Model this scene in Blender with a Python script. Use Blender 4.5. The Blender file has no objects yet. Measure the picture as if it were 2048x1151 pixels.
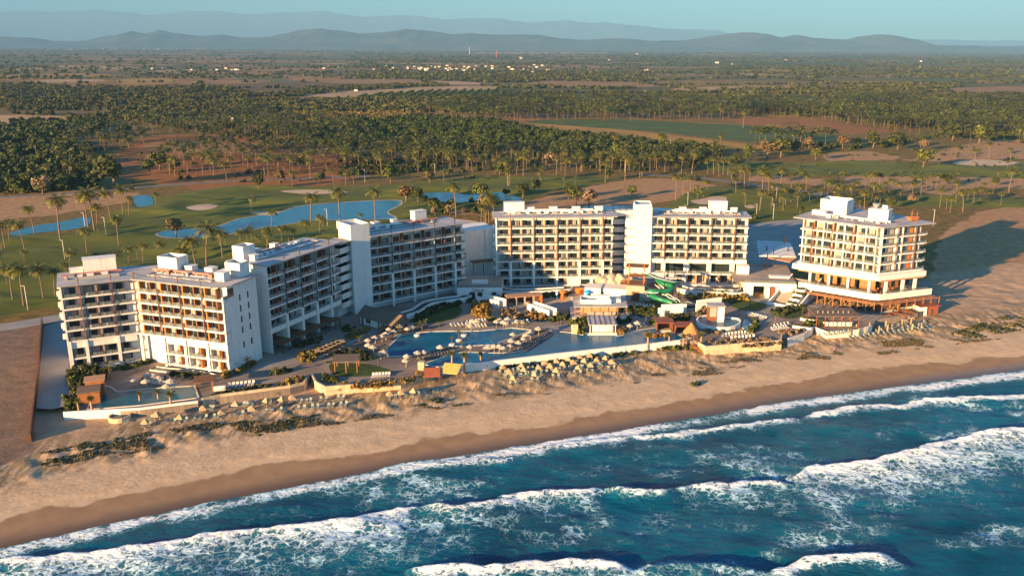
import bpy, math, random
import numpy as np
from mathutils import Vector, Matrix, noise as mn
random.seed(7); rng = np.random.default_rng(7)
C = bpy.context.scene.collection
R_ = math.radians
# ------------------------------------------------------------------ camera model (photo 2048 x 1151)
F = 1777.; CX = 1100.; CY = 575.5; H = 90.
PIT = math.atan((CY-91)/F); ROL = R_(.26)
fw = np.array([0, math.cos(PIT), -math.sin(PIT)]); r0 = np.array([1, 0, 0.]); u0 = np.cross(r0, fw)
rt = r0*math.cos(ROL)+u0*math.sin(ROL); up = -r0*math.sin(ROL)+u0*math.cos(ROL)
def ray(px, py): return fw+rt*((px-CX)/F)-up*((py-CY)/F)
def G(px, py, z=0.):                      # photo point -> world point on the level z
    d = ray(px, py); t = (z-H)/d[2]; q = np.array([0, 0, H])+d*t
    return (float(q[0]), float(q[1]), float(z))
def AY(px, py, Y):                        # photo point -> world point at distance Y
    d = ray(px, py); q = np.array([0, 0, H])+d*(Y/d[1]); return tuple(float(v) for v in q)
def GG(pts, z=0.): return [G(x, y, z)[:2] for x, y in pts]
# ------------------------------------------------------------------ terrain
SX = np.array([-2500, -400, -200, -105.5, -73.7, -29, 19.2, 69.1, 142.9, 260, 500, 3500.])
SY = np.array([-900, 10, 99, 151.4, 169, 189.3, 207.9, 228.3, 251.9, 294, 372, 1400.])
def tshore(x, y): return (y-np.interp(x, SX, SY))*.92
TT = [-400, -60, -10, 0, 18, 40, 62, 86, 120]; TZ = [-9, -8, -4.9, -4.05, -2.9, -2.0, -1.6, -.2, -.1]
def vnoise(x, y, s=0):
    x = np.asarray(x, float); y = np.asarray(y, float)
    xi = np.floor(x).astype(np.int64); yi = np.floor(y).astype(np.int64); fx = x-xi; fy = y-yi
    fx = fx*fx*(3-2*fx); fy = fy*fy*(3-2*fy)
    def h(a, b):
        n = (a*374761393+b*668265263+s*974634777) & 0x7fffffff
        n = ((n ^ (n >> 13))*1274126177) & 0x7fffffff
        return ((n ^ (n >> 16)) & 0xffff)/65535.
    return (h(xi, yi)*(1-fx)+h(xi+1, yi)*fx)*(1-fy)+(h(xi, yi+1)*(1-fx)+h(xi+1, yi+1)*fx)*fy
def fbm(x, y, o=4, s=0):
    r = 0; a = .5
    for i in range(o): r = r+a*vnoise(x*2**i, y*2**i, s+i); a *= .5
    return r
def smooth(e0, e1, x):
    t = np.clip((x-e0)/(e1-e0), 0, 1); return t*t*(3-2*t)
def tz(x, y):
    t = tshore(x, y); z = np.interp(t, TT, TZ)
    dune = smooth(24, 32, t)*(1-smooth(38, 45, t))
    side = smooth(150, 170, x)*smooth(30, 36, t)*(1-smooth(75, 95, t))
    xr_ = x*.78+y*.62; yr_ = -x*.62+y*.78; z = z+dune*(fbm(xr_/3., yr_/7., 4, 3)-.47)*1.25+side*(fbm(x/8., y/5., 3, 9)-.5)*1.2
    z = z+smooth(8, 30, t)*(1-smooth(60, 70, t))*(fbm(x/2.2, y/1.6, 2, 5)-.5)*.12
    return z
def GT(px, py, dz=0.):                    # photo point -> point standing on the terrain
    z = -1.5
    for _ in range(12):
        q = G(px, py, z+dz); z = float(tz(q[0], q[1]))
    return (q[0], q[1], z)
# ------------------------------------------------------------------ materials
MATS = {}
def nodes(m):
    nt = m.node_tree; return nt, nt.nodes, nt.links
def mat(name, col, rough=.8, var=.0, scale=1., bump=0., bscale=None, spec=.3, metal=0., col2=None, rand=0., coord='Object', detail=4):
    if name in MATS: return MATS[name]
    m = bpy.data.materials.new(name); m.use_nodes = True; nt, N, L = nodes(m)
    b = N['Principled BSDF']; b.inputs['Roughness'].default_value = rough; b.inputs['Metallic'].default_value = metal
    b.inputs['Specular IOR Level'].default_value = spec
    c = (*col, 1); out = None
    if var or col2 or rand:
        tc = N.new('ShaderNodeTexCoord'); nz = N.new('ShaderNodeTexNoise'); nz.inputs['Scale'].default_value = scale; nz.inputs['Detail'].default_value = detail
        L.new(tc.outputs[coord], nz.inputs['Vector'])
        mx = N.new('ShaderNodeMix'); mx.data_type = 'RGBA'
        d = col2 or tuple(v*(1-var) for v in col); e = col if col2 else tuple(min(1, v*(1+var*.6)) for v in col)
        mx.inputs[6].default_value = (*d, 1); mx.inputs[7].default_value = (*e, 1)
        mr = N.new('ShaderNodeMapRange'); mr.inputs[1].default_value = .35; mr.inputs[2].default_value = .65
        L.new(nz.outputs['Fac'], mr.inputs[0]); L.new(mr.outputs[0], mx.inputs[0]); out = mx.outputs[2]
        if rand:
            g = N.new('ShaderNodeNewGeometry'); hs = N.new('ShaderNodeHueSaturation'); oi = N.new('ShaderNodeObjectInfo')
            ad = N.new('ShaderNodeMath'); ad.operation = 'ADD'; L.new(g.outputs['Random Per Island'], ad.inputs[0]); L.new(oi.outputs['Random'], ad.inputs[1])
            fr = N.new('ShaderNodeMath'); fr.operation = 'FRACT'; L.new(ad.outputs[0], fr.inputs[0])
            m2 = N.new('ShaderNodeMapRange'); m2.inputs[3].default_value = 1-rand; m2.inputs[4].default_value = 1+rand
            L.new(fr.outputs[0], m2.inputs[0]); L.new(m2.outputs[0], hs.inputs['Value']); L.new(out, hs.inputs['Color'])
            m3 = N.new('ShaderNodeMapRange'); m3.inputs[3].default_value = .5-rand*.045; m3.inputs[4].default_value = .5+rand*.03
            L.new(oi.outputs['Random'], m3.inputs[0]); L.new(m3.outputs[0], hs.inputs['Hue']); out = hs.outputs[0]
        L.new(out, b.inputs['Base Color'])
    else: b.inputs['Base Color'].default_value = c
    if bump:
        tc = N.new('ShaderNodeTexCoord'); nz = N.new('ShaderNodeTexNoise'); nz.inputs['Scale'].default_value = bscale or scale*4; nz.inputs['Detail'].default_value = 5
        L.new(tc.outputs[coord], nz.inputs['Vector']); bp = N.new('ShaderNodeBump'); bp.inputs['Strength'].default_value = bump
        L.new(nz.outputs['Fac'], bp.inputs['Height']); L.new(bp.outputs[0], b.inputs['Normal'])
    MATS[name] = m; return m
M = lambda n: MATS[n]
mat('stucco', (.70, .675, .63), .85, .05, .35, .05, 3)
def stucco():
    m = MATS['stucco']; nt, N, L = nodes(m); b = N['Principled BSDF']; tc = N.new('ShaderNodeTexCoord'); src = b.inputs['Base Color'].links[0].from_socket
    mp = N.new('ShaderNodeMapping'); mp.inputs['Scale'].default_value = (1.6, 1.6, .12); L.new(tc.outputs['Object'], mp.inputs['Vector']); nz = N.new('ShaderNodeTexNoise'); nz.inputs['Scale'].default_value = 1.; nz.inputs['Detail'].default_value = 6; L.new(mp.outputs[0], nz.inputs['Vector'])
    mr = N.new('ShaderNodeMapRange'); mr.inputs[1].default_value = .48; mr.inputs[2].default_value = .75; mr.inputs[3].default_value = 1.; mr.inputs[4].default_value = .80; L.new(nz.outputs['Fac'], mr.inputs[0])
    mx = N.new('ShaderNodeMix'); mx.data_type = 'RGBA'; mx.blend_type = 'MULTIPLY'; mx.inputs[0].default_value = 1; L.new(src, mx.inputs[6]); L.new(mr.outputs[0], mx.inputs[7]); L.new(mx.outputs[2], b.inputs['Base Color'])
stucco(); mat('stucco_plain', (.74, .72, .68), .85, .08, .4)  # second stucco, slightly paler and without the streaks
mat('roof_grey', (.42, .40, .39), .8, .18, .25); mat('roof_edge', (.30, .29, .28), .7); mat('roof_membrane', (.50, .52, .54), .75, .12, .3)
mat('brown_panel', (.20, .075, .035), .6, .25, 2.); mat('orange_panel', (.52, .17, .035), .6, .2, 1.5); mat('tan_panel', (.45, .25, .14), .7, .15, 2.)
mat('dark_steel', (.035, .025, .022), .5, .2, 1., metal=.2); mat('rust_steel', (.16, .07, .045), .6, .2, 1.)
mat('window_glass', (.018, .028, .032), .08, spec=.6); mat('curtain', (.34, .31, .27), .9, .2, 3.); mat('frame_dark', (.05, .045, .04), .5)
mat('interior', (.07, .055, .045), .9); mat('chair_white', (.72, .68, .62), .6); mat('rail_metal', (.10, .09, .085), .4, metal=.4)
mat('duct_red', (.42, .17, .13), .5, .2, 1.); mat('duct_white', (.72, .70, .66), .5, .1, 1.); mat('louvre', (.3, .3, .3), .6)
mat('wood_orange', (.36, .14, .05), .6, .25, 1.5); mat('wood_dark', (.16, .07, .035), .65, .25, 1.5); mat('wood_red', (.27, .075, .035), .6, .2, 1.5)
mat('thatch', (.42, .22, .08), .95, .3, 4., .4, 12); mat('palapa_tan', (.44, .31, .18), .9, .15, 3., rand=.15); mat('canvas', (.44, .37, .30), .85, .06, 3., rand=.1)
mat('lounger_white', (.58, .54, .49), .7, rand=.1, var=.02); mat('lounger_green', (.25, .29, .25), .7, rand=.15, var=.05); mat('lounger_dark', (.09, .085, .08), .7)
mat('coping', (.72, .66, .56), .7, .1, 1.); mat('stone_wall', (.62, .48, .32), .9, .3, .6, .5, 2.5, col2=(.46, .34, .22)); mat('wall_white', (.78, .74, .68), .85, .06, .4)
mat('deck_paving', (.34, .275, .225), .85, .12, .15, .1, 6); mat('paving_dark', (.20, .15, .125), .85, .2, .6); mat('concrete', (.27, .25, .23), .85, .15, .12)
mat('road', (.17, .155, .15), .9, .15, .1); mat('lot_brown', (.20, .115, .07), .95, .3, .06, .3, 1.); mat('sand_light', (.50, .36, .24), .95, .15, .1, .3, 1.5)
mat('grass_bright', (.045, .075, .012), .95, .3, .5, .3, 8); mat('slide_green', (.015, .17, .085), .3, .1, 1.); mat('slide_white', (.75, .76, .74), .3)
mat('rock', (.34, .31, .26), .95, .35, .35, .8, .8, col2=(.38, .34, .28)); mat('paint_orange', (.8, .16, .02), .5); mat('paint_blue', (.03, .35, .7), .5); mat('sign_red', (.45, .02, .06), .6)
mat('tile_roof', (.17, .12, .09), .9, .25, 1.5, .3, 5); mat('roof_yellow', (.50, .38, .10), .7, .1, 1.); mat('roof_red', (.33, .09, .04), .7, .15, 1.)
mat('palm_leaf', (.10, .105, .012), .65, .45, .9, rand=.4, spec=.35); mat('palm_leaf_far', (.078, .078, .009), .7, .5, .012, rand=.6, spec=.3)
mat('palm_dead', (.30, .15, .05), .8, .3, 1., rand=.3); mat('trunk', (.18, .125, .085), .9, .25, 2.); mat('trunk_dark', (.10, .07, .05), .9, .25, 2.)
mat('leaf', (.048, .058, .010), .8, .5, .5, rand=.45); mat('leaf_far', (.062, .062, .014), .85, .5, .03, rand=.5); mat('leaf_mango', (.036, .058, .006), .8, .4, .03, rand=.4)
mat('leaf_olive', (.13, .085, .035), .9, .4, .3, rand=.4); mat('leaf_orange', (.24, .15, .03), .8, .5, .8, rand=.5); mat('leaf_dry', (.20, .14, .08), .9, .3, .3, rand=.3)
mat('dune_scrub', (.055, .062, .018), .9, .5, .5, rand=.5); mat('dune_dry', (.13, .105, .05), .9, .3, .5, rand=.25); mat('skin', (.45, .25, .16), .6); mat('cloth', (.2, .2, .25), .9)
def paving(name, col, sc=.9):
    m = mat(name, col, .85); nt, N, L = nodes(m); b = N['Principled BSDF']; tc = N.new('ShaderNodeTexCoord'); br = N.new('ShaderNodeTexBrick'); br.inputs['Scale'].default_value = 1.; br.inputs['Brick Width'].default_value = 1.2*sc; br.inputs['Row Height'].default_value = .6*sc; br.inputs['Mortar Size'].default_value = .03
    br.inputs['Color1'].default_value = (*col, 1); br.inputs['Color2'].default_value = (*[c*.86 for c in col], 1); br.inputs['Mortar'].default_value = (*[c*.6 for c in col], 1); L.new(tc.outputs['Object'], br.inputs['Vector'])
    nz = N.new('ShaderNodeTexNoise'); nz.inputs['Scale'].default_value = .09; nz.inputs['Detail'].default_value = 6; L.new(tc.outputs['Object'], nz.inputs['Vector']); mr = N.new('ShaderNodeMapRange'); mr.inputs[1].default_value = .35; mr.inputs[2].default_value = .65; mr.inputs[3].default_value = .72; mr.inputs[4].default_value = 1.12; L.new(nz.outputs['Fac'], mr.inputs[0])
    mx = N.new('ShaderNodeMix'); mx.data_type = 'RGBA'; mx.blend_type = 'MULTIPLY'; mx.inputs[0].default_value = 1; L.new(br.outputs['Color'], mx.inputs[6]); L.new(mr.outputs[0], mx.inputs[7]); L.new(mx.outputs[2], b.inputs['Base Color'])
paving('terrace_tiles', (.30, .235, .19))
def pool_mat(name, col, rough=.06):
    m = mat(name, col, rough+.2, .25, .12, .35, .9, spec=.22); return m
pool_mat('pool_water', (.006, .12, .22)); pool_mat('pond_water', (.004, .11, .165)); pool_mat('plunge_water', (.01, .03, .055)); pool_mat('kids_water', (.02, .25, .40))
# ------------------------------------------------------------------ mesh building
class MB:
    def __init__(s, fr=None): s.v = []; s.f = []; s.m = []; s.mats = []; s.fr = fr
    def mi(s, m):
        if m not in s.mats: s.mats.append(m)
        return s.mats.index(m)
    def add(s, vs, fs, m, raw=False):
        o = len(s.v); k = s.mi(m)
        s.v += [tuple(v) if (raw or s.fr is None) else s.fr(*v) for v in vs]
        s.f += [tuple(i+o for i in f) for f in fs]; s.m += [k]*len(fs)
    def box(s, x0, x1, y0, y1, z0, z1, m):
        s.add([(x0, y0, z0), (x1, y0, z0), (x1, y1, z0), (x0, y1, z0), (x0, y0, z1), (x1, y0, z1), (x1, y1, z1), (x0, y1, z1)],
              [(0, 3, 2, 1), (4, 5, 6, 7), (0, 1, 5, 4), (1, 2, 6, 5), (2, 3, 7, 6), (3, 0, 4, 7)], m)
    def prism(s, poly, z0, z1, m, mtop=None):
        a = sum(poly[i][0]*poly[(i+1) % len(poly)][1]-poly[(i+1) % len(poly)][0]*poly[i][1] for i in range(len(poly)))
        if a < 0: poly = poly[::-1]
        n = len(poly); vs = [(x, y, z0) for x, y in poly]+[(x, y, z1) for x, y in poly]
        s.add(vs, [(i, (i+1) % n, n+(i+1) % n, n+i) for i in range(n)], m)
        s.add(vs[n:], [tuple(range(n))], mtop or m); s.add(vs[:n], [tuple(range(n))[::-1]], m)
    def ring(s, poly, w, z0, z1, m, closed=True):
        n = len(poly); a = sum(poly[i][0]*poly[(i+1) % n][1]-poly[(i+1) % n][0]*poly[i][1] for i in range(n)) if closed else 1
        sg = 1 if a > 0 else -1
        pts = []
        for i in range(n):
            p = Vector(poly[i]).to_2d(); q = Vector(poly[i-1]).to_2d() if (closed or i) else None; r = Vector(poly[(i+1) % n]).to_2d() if (closed or i < n-1) else None
            d1 = (p-q).normalized() if q is not None else (r-p).normalized(); d2 = (r-p).normalized() if r is not None else d1
            n1 = Vector((d1.y, -d1.x)); n2 = Vector((d2.y, -d2.x)); nn = (n1+n2); nn = nn.normalized() if nn.length > .01 else n1
            k = 1/max(.45, nn.dot(n1)); pts.append((p, p+nn*w*k*sg))
        e = n if closed else n-1
        vs = []
        for a_, b_ in pts: vs += [(a_.x, a_.y, z0), (b_.x, b_.y, z0), (b_.x, b_.y, z1), (a_.x, a_.y, z1)]
        fs = []
        for i in range(e):
            j = (i+1) % n
            for c in range(4): d = (c+1) % 4; fs.append((i*4+c, j*4+c, j*4+d, i*4+d))
        if not closed: fs += [(0, 1, 2, 3), (4*n-1, 4*n-2, 4*n-3, 4*n-4)]
        s.add(vs, fs, m)
    def tube(s, path, r, m, n=6, cap=True):
        vs = []; fs = []; P = [Vector(p) for p in path]; k = len(P)
        for i, p in enumerate(P):
            t = (P[min(i+1, k-1)]-P[max(i-1, 0)]).normalized(); a = t.cross(Vector((0, 0, 1)))
            if a.length < .01: a = Vector((1, 0, 0))
            a.normalize(); b = a.cross(t); rr = r[i] if isinstance(r, (list, tuple)) else r
            for j in range(n): an = 2*math.pi*j/n; vs.append(tuple(p+a*rr*math.cos(an)+b*rr*math.sin(an)))
        for i in range(k-1):
            for j in range(n): fs.append((i*n+j, i*n+(j+1) % n, (i+1)*n+(j+1) % n, (i+1)*n+j))
        if cap: fs += [tuple(range(n))[::-1], tuple(range((k-1)*n, k*n))]
        s.add(vs, fs, m)
    def trough(s, path, w, m, m2, h=.7, n=6):       # half-round open slide
        P = [Vector(p) for p in path]; k = len(P); vs = []; fs = []
        for i, p in enumerate(P):
            t = (P[min(i+1, k-1)]-P[max(i-1, 0)]).normalized(); a = t.cross(Vector((0, 0, 1))).normalized()
            for q in range(2):
                for j in range(n+1):
                    an = math.pi*j/n; rr = w+(.12 if q else 0)
                    vs.append(tuple(p+a*rr*math.cos(an)-Vector((0, 0, h*(rr/w)))*math.sin(an)))
        st = 2*(n+1)
        for i in range(k-1):
            for q in range(2):
                for j in range(n):
                    a0 = i*st+q*(n+1)+j; f = (a0, a0+1, a0+st+1, a0+st); fs.append(f if q == 0 else f[::-1])
            for e_ in (0, n): a0 = i*st+e_; b0 = i*st+n+1+e_; fs.append((a0, b0, b0+st, a0+st))
        half = [f for f in fs]; s.add(vs, half, m)
        for sg in (1, -1): s.tube([tuple(Vector(p)+((Vector(P[min(i+1, k-1)])-Vector(P[max(i-1, 0)])).normalized().cross(Vector((0, 0, 1))).normalized()*sg*w)) for i, p in enumerate(P)], .14, m2, 5)
    def cone(s, x, y, z0, z1, r0, r1, m, n=8, ph=0, cap=True):
        vs = []
        for z, r in ((z0, r0), (z1, r1)):
            for j in range(n): a = ph+2*math.pi*j/n; vs.append((x+r*math.cos(a), y+r*math.sin(a), z))
        fs = [(j, (j+1) % n, n+(j+1) % n, n+j) for j in range(n)]
        if cap: fs += [tuple(range(n))[::-1], tuple(range(n, 2*n))]
        s.add(vs, fs, m)
    def mesh(s, name, smooth=False):
        me = bpy.data.meshes.new(name); me.from_pydata(s.v, [], s.f); me.update()
        for m in s.mats: me.materials.append(MATS[m])
        me.polygons.foreach_set('material_index', s.m)
        if smooth: me.polygons.foreach_set('use_smooth', [True]*len(s.f))
        return me
def link(name, me, parent=None, loc=None, rz=0, scl=None):
    o = bpy.data.objects.new(name, me); C.objects.link(o); o.parent = parent
    if loc is not None: o.location = loc
    if rz: o.rotation_euler = (0, 0, rz)
    if scl is not None: o.scale = scl if hasattr(scl, '__len__') else (scl, scl, scl)
    return o
def tag(o, label, cat, group=None, kind=None):
    if label: o['label'] = label
    if cat: o['category'] = cat
    if group: o['group'] = group
    if kind: o['kind'] = kind
    return o
def empty(name, label, cat, loc=(0, 0, 0), rz=0, group=None):
    return tag(link(name, None, None, loc, rz), label, cat, group)
def world(mb, name, parent=None, smooth=False, base=None, label=None, cat=None, group=None):
    """mesh given in world coordinates; origin moved to base (or its own middle)"""
    if parent is not None: b = Vector(parent.location)
    else:
        n = len(mb.v); b = Vector(base) if base else Vector((sum(v[0] for v in mb.v)/n, sum(v[1] for v in mb.v)/n, min(v[2] for v in mb.v)))
    mb.v = [(v[0]-b.x, v[1]-b.y, v[2]-b.z) for v in mb.v]
    o = link(name, mb.mesh(name, smooth), parent, None if parent is not None else b)
    if label: tag(o, label, cat, group)
    return o
def frame(P, Q):
    P = Vector((P[0], P[1])); Q = Vector((Q[0], Q[1])); u = (Q-P).normalized(); d = Vector((-u.y, u.x))
    def f(x, y, z): return (P.x+u.x*x+d.x*y, P.y+u.y*x+d.y*y, z)
    f.L = (Q-P).length; f.rz = math.atan2(u.y, u.x); f.u = u; f.d = d; f.P = P; return f
def sheet(name, pts, z, m, kind='structure', parent=None, label=None, cat=None, group=None, thick=None):
    mb = MB(); 
    if thick: mb.prism(pts, z-thick, z, m)
    else:
        a = sum(pts[i][0]*pts[(i+1) % len(pts)][1]-pts[(i+1) % len(pts)][0]*pts[i][1] for i in range(len(pts)))
        if a < 0: pts = pts[::-1]
        mb.add([(x, y, z) for x, y in pts], [tuple(range(len(pts)))], m)
    o = world(mb, name, parent)
    if parent is None: tag(o, label, cat, group, kind)
    return o
def spline(pts, k=6, closed=True):
    out = []; n = len(pts)
    for i in range(n if closed else n-1):
        p = [np.array(pts[(i+j) % n] if closed else pts[min(max(i+j, 0), n-1)], float) for j in (-1, 0, 1, 2)]
        for s in range(k):
            t = s/k; out.append(tuple(.5*((2*p[1])+(-p[0]+p[2])*t+(2*p[0]-5*p[1]+4*p[2]-p[3])*t*t+(-p[0]+3*p[1]-3*p[2]+p[3])*t**3)))
    if not closed: out.append(tuple(pts[-1]))
    return out
ORD = 'first second third fourth fifth sixth seventh eighth ninth tenth eleventh twelfth thirteenth fourteenth fifteenth sixteenth seventeenth eighteenth nineteenth twentieth'.split()
def ordn(i):
    if i < 20: return ORD[i]
    return {2: 'twenty', 3: 'thirty', 4: 'forty', 5: 'fifty', 6: 'sixty'}[(i+1)//10]+('-'+ORD[(i+1) % 10-1] if (i+1) % 10 else 'th').replace('tyth', 'tieth')
def np_mesh(name, V, Fq, mats, midx=None, smooth=False, attrs=None):
    """quads/tris from numpy arrays (faces all the same size)"""
    V = np.asarray(V); Fq = np.asarray(Fq); me = bpy.data.meshes.new(name); k = Fq.shape[1]; n = len(Fq)
    me.vertices.add(len(V)); me.vertices.foreach_set('co', V.astype(np.float32).ravel())
    me.loops.add(n*k); me.loops.foreach_set('vertex_index', Fq.astype(np.int32).ravel())
    me.polygons.add(n); me.polygons.foreach_set('loop_start', np.arange(0, n*k, k, dtype=np.int32))
    for m in mats: me.materials.append(MATS[m])
    if midx is not None: me.polygons.foreach_set('material_index', midx.astype(np.int32))
    if smooth: me.polygons.foreach_set('use_smooth', np.ones(n, bool))
    me.update(calc_edges=True)
    for a, d in (attrs or {}).items():
        at = me.attributes.new(a, 'FLOAT', 'POINT'); at.data.foreach_set('value', d.astype(np.float32).ravel())
    return me
def grid_faces(nr, nc):
    i = np.arange(nr-1)[:, None]*nc+np.arange(nc-1)[None, :]; i = i.ravel()
    return np.stack([i, i+1, i+nc+1, i+nc], 1)
def inpoly(x, y, poly):
    x = np.asarray(x); y = np.asarray(y); r = np.zeros(x.shape, bool); n = len(poly)
    for i in range(n):
        x1, y1 = poly[i]; x2, y2 = poly[(i+1) % n]
        if y1 == y2: continue
        c = ((y1 > y) != (y2 > y)) & (x < (x2-x1)*(y-y1)/(y2-y1)+x1); r ^= c
    return r
def distpoly(x, y, poly, closed=True):
    d = np.full(np.shape(x), 1e9); n = len(poly)
    for i in range(n if closed else n-1):
        x1, y1 = poly[i]; x2, y2 = poly[(i+1) % n]; dx, dy = x2-x1, y2-y1; l = dx*dx+dy*dy+1e-9
        t = np.clip(((x-x1)*dx+(y-y1)*dy)/l, 0, 1); d = np.minimum(d, np.hypot(x-x1-t*dx, y-y1-t*dy))
    return d
def sdist(x, y, poly): d = distpoly(x, y, poly); return np.where(inpoly(x, y, poly), d, -d)
# ------------------------------------------------------------------ light, sky, camera, air
SUN_EL, SUN_AZ = 10.2, 45.0
def setup():
    sc = bpy.context.scene
    w = bpy.data.worlds.new('World'); sc.world = w; w.use_nodes = True; N, L = w.node_tree.nodes, w.node_tree.links
    sk = N.new('ShaderNodeTexSky'); sk.sky_type = 'NISHITA'; sk.sun_disc = False; sk.sun_elevation = R_(SUN_EL); sk.sun_rotation = R_(225)
    sk.altitude = 0; sk.air_density = 1.0; sk.dust_density = .2; sk.ozone_density = 3.
    mx = N.new('ShaderNodeMix'); mx.data_type = 'RGBA'; mx.blend_type = 'MULTIPLY'; mx.inputs[0].default_value = 1; mx.inputs[7].default_value = (*SKY_TINT, 1)
    L.new(sk.outputs[0], mx.inputs[6]); L.new(mx.outputs[2], N['Background'].inputs[0]); N['Background'].inputs[1].default_value = SKY_STR
    ld = bpy.data.lights.new('sun', 'SUN'); ld.energy = 5.; ld.angle = R_(.5); ld.color = SUN_COL
    lo = bpy.data.objects.new('sun', ld); C.objects.link(lo)
    e, a = R_(SUN_EL), R_(SUN_AZ); d = Vector((math.cos(a)*math.cos(e), math.sin(a)*math.cos(e), -math.sin(e)))
    lo.rotation_euler = d.to_track_quat('-Z', 'Y').to_euler(); lo.location = (-300, -300, 200)
    cd = bpy.data.cameras.new('camera'); co = bpy.data.objects.new('camera', cd); C.objects.link(co)
    cd.sensor_fit = 'HORIZONTAL'; cd.sensor_width = 36; cd.lens = F*36/2048; cd.shift_x = (1024-CX)/2048; cd.clip_end = 120000; cd.clip_start = .5
    m = Matrix(((rt[0], up[0], -fw[0], 0), (rt[1], up[1], -fw[1], 0), (rt[2], up[2], -fw[2], H), (0, 0, 0, 1)))
    co.matrix_world = m; sc.camera = co
    sc.view_settings.view_transform = 'Standard'; sc.view_settings.look = 'None'; sc.view_settings.exposure = EXPO; sc.view_settings.gamma = 1
    sc.cycles.max_bounces = 6; sc.cycles.diffuse_bounces = 2; sc.cycles.glossy_bounces = 2; sc.cycles.transparent_max_bounces = 6; sc.cycles.volume_bounces = 0
    # air
    hz = bpy.data.materials.new('haze'); hz.use_nodes = True; n, l = hz.node_tree.nodes, hz.node_tree.links
    n.remove(n['Principled BSDF']); v = n.new('ShaderNodeVolumePrincipled'); v.inputs['Color'].default_value = (*HAZE_COL, 1); v.inputs['Density'].default_value = HAZE_D; v.inputs['Anisotropy'].default_value = -.12
    l.new(v.outputs[0], n['Material Output'].inputs['Volume']); MATS['haze'] = hz
    b = MB(); b.box(-56000, 56000, -3000, 51000, -11, 2350, 'haze'); o = link('haze', b.mesh('haze')); o['kind'] = 'stuff'; o['label'] = 'pale blue haze hanging over the plain'
SKY_TINT = (.43, .75, .93); SKY_STR = .09; SUN_COL = (1.0, .62, .265); EXPO = 1.9; HAZE_COL = (.23, .51, .82); HAZE_D = 4.4e-5
setup()
# ------------------------------------------------------------------ ground sheet
SANDY = [GG(p) for p in [
    [(1850, 620), (1860, 560), (1872, 470), (1950, 425), (2100, 395), (2200, 640), (2200, 700), (1900, 700)],
    [(890, 412), (960, 412), (1040, 405), (1120, 388), (1200, 368), (1290, 354), (1400, 362), (1440, 375), (1370, 400), (1180, 420), (1000, 432), (890, 425)],
    [(0, 395), (150, 380), (285, 384), (260, 402), (180, 418), (90, 432), (0, 440), (-60, 440), (-60, 400)],
    [(1640, 306), (1740, 302), (1830, 318), (1900, 295), (2048, 268), (2150, 262), (2150, 312), (2048, 318), (1900, 322), (1760, 320), (1650, 326)],
    [(1580, 362), (1700, 352), (1850, 352), (2080, 358), (2080, 380), (1950, 374), (1900, 392), (1780, 376), (1640, 372)],
    [(1480, 352), (1560, 350), (1640, 356), (1600, 368), (1500, 362)]]]
REDDISH = [GG(p) for p in [[(180, 330), (300, 270), (520, 268), (720, 300), (760, 345), (600, 380), (420, 385), (240, 352)],
    [(1440, 238), (1600, 236), (1700, 250), (1810, 264), (1700, 268), (1560, 262)], [(840, 230), (1000, 232), (1120, 236), (1110, 252), (900, 240)]]]
LOT = [GG([(-120, 672), (82, 650), (74, 760), (64, 884), (30, 905), (-120, 950)])]
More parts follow.
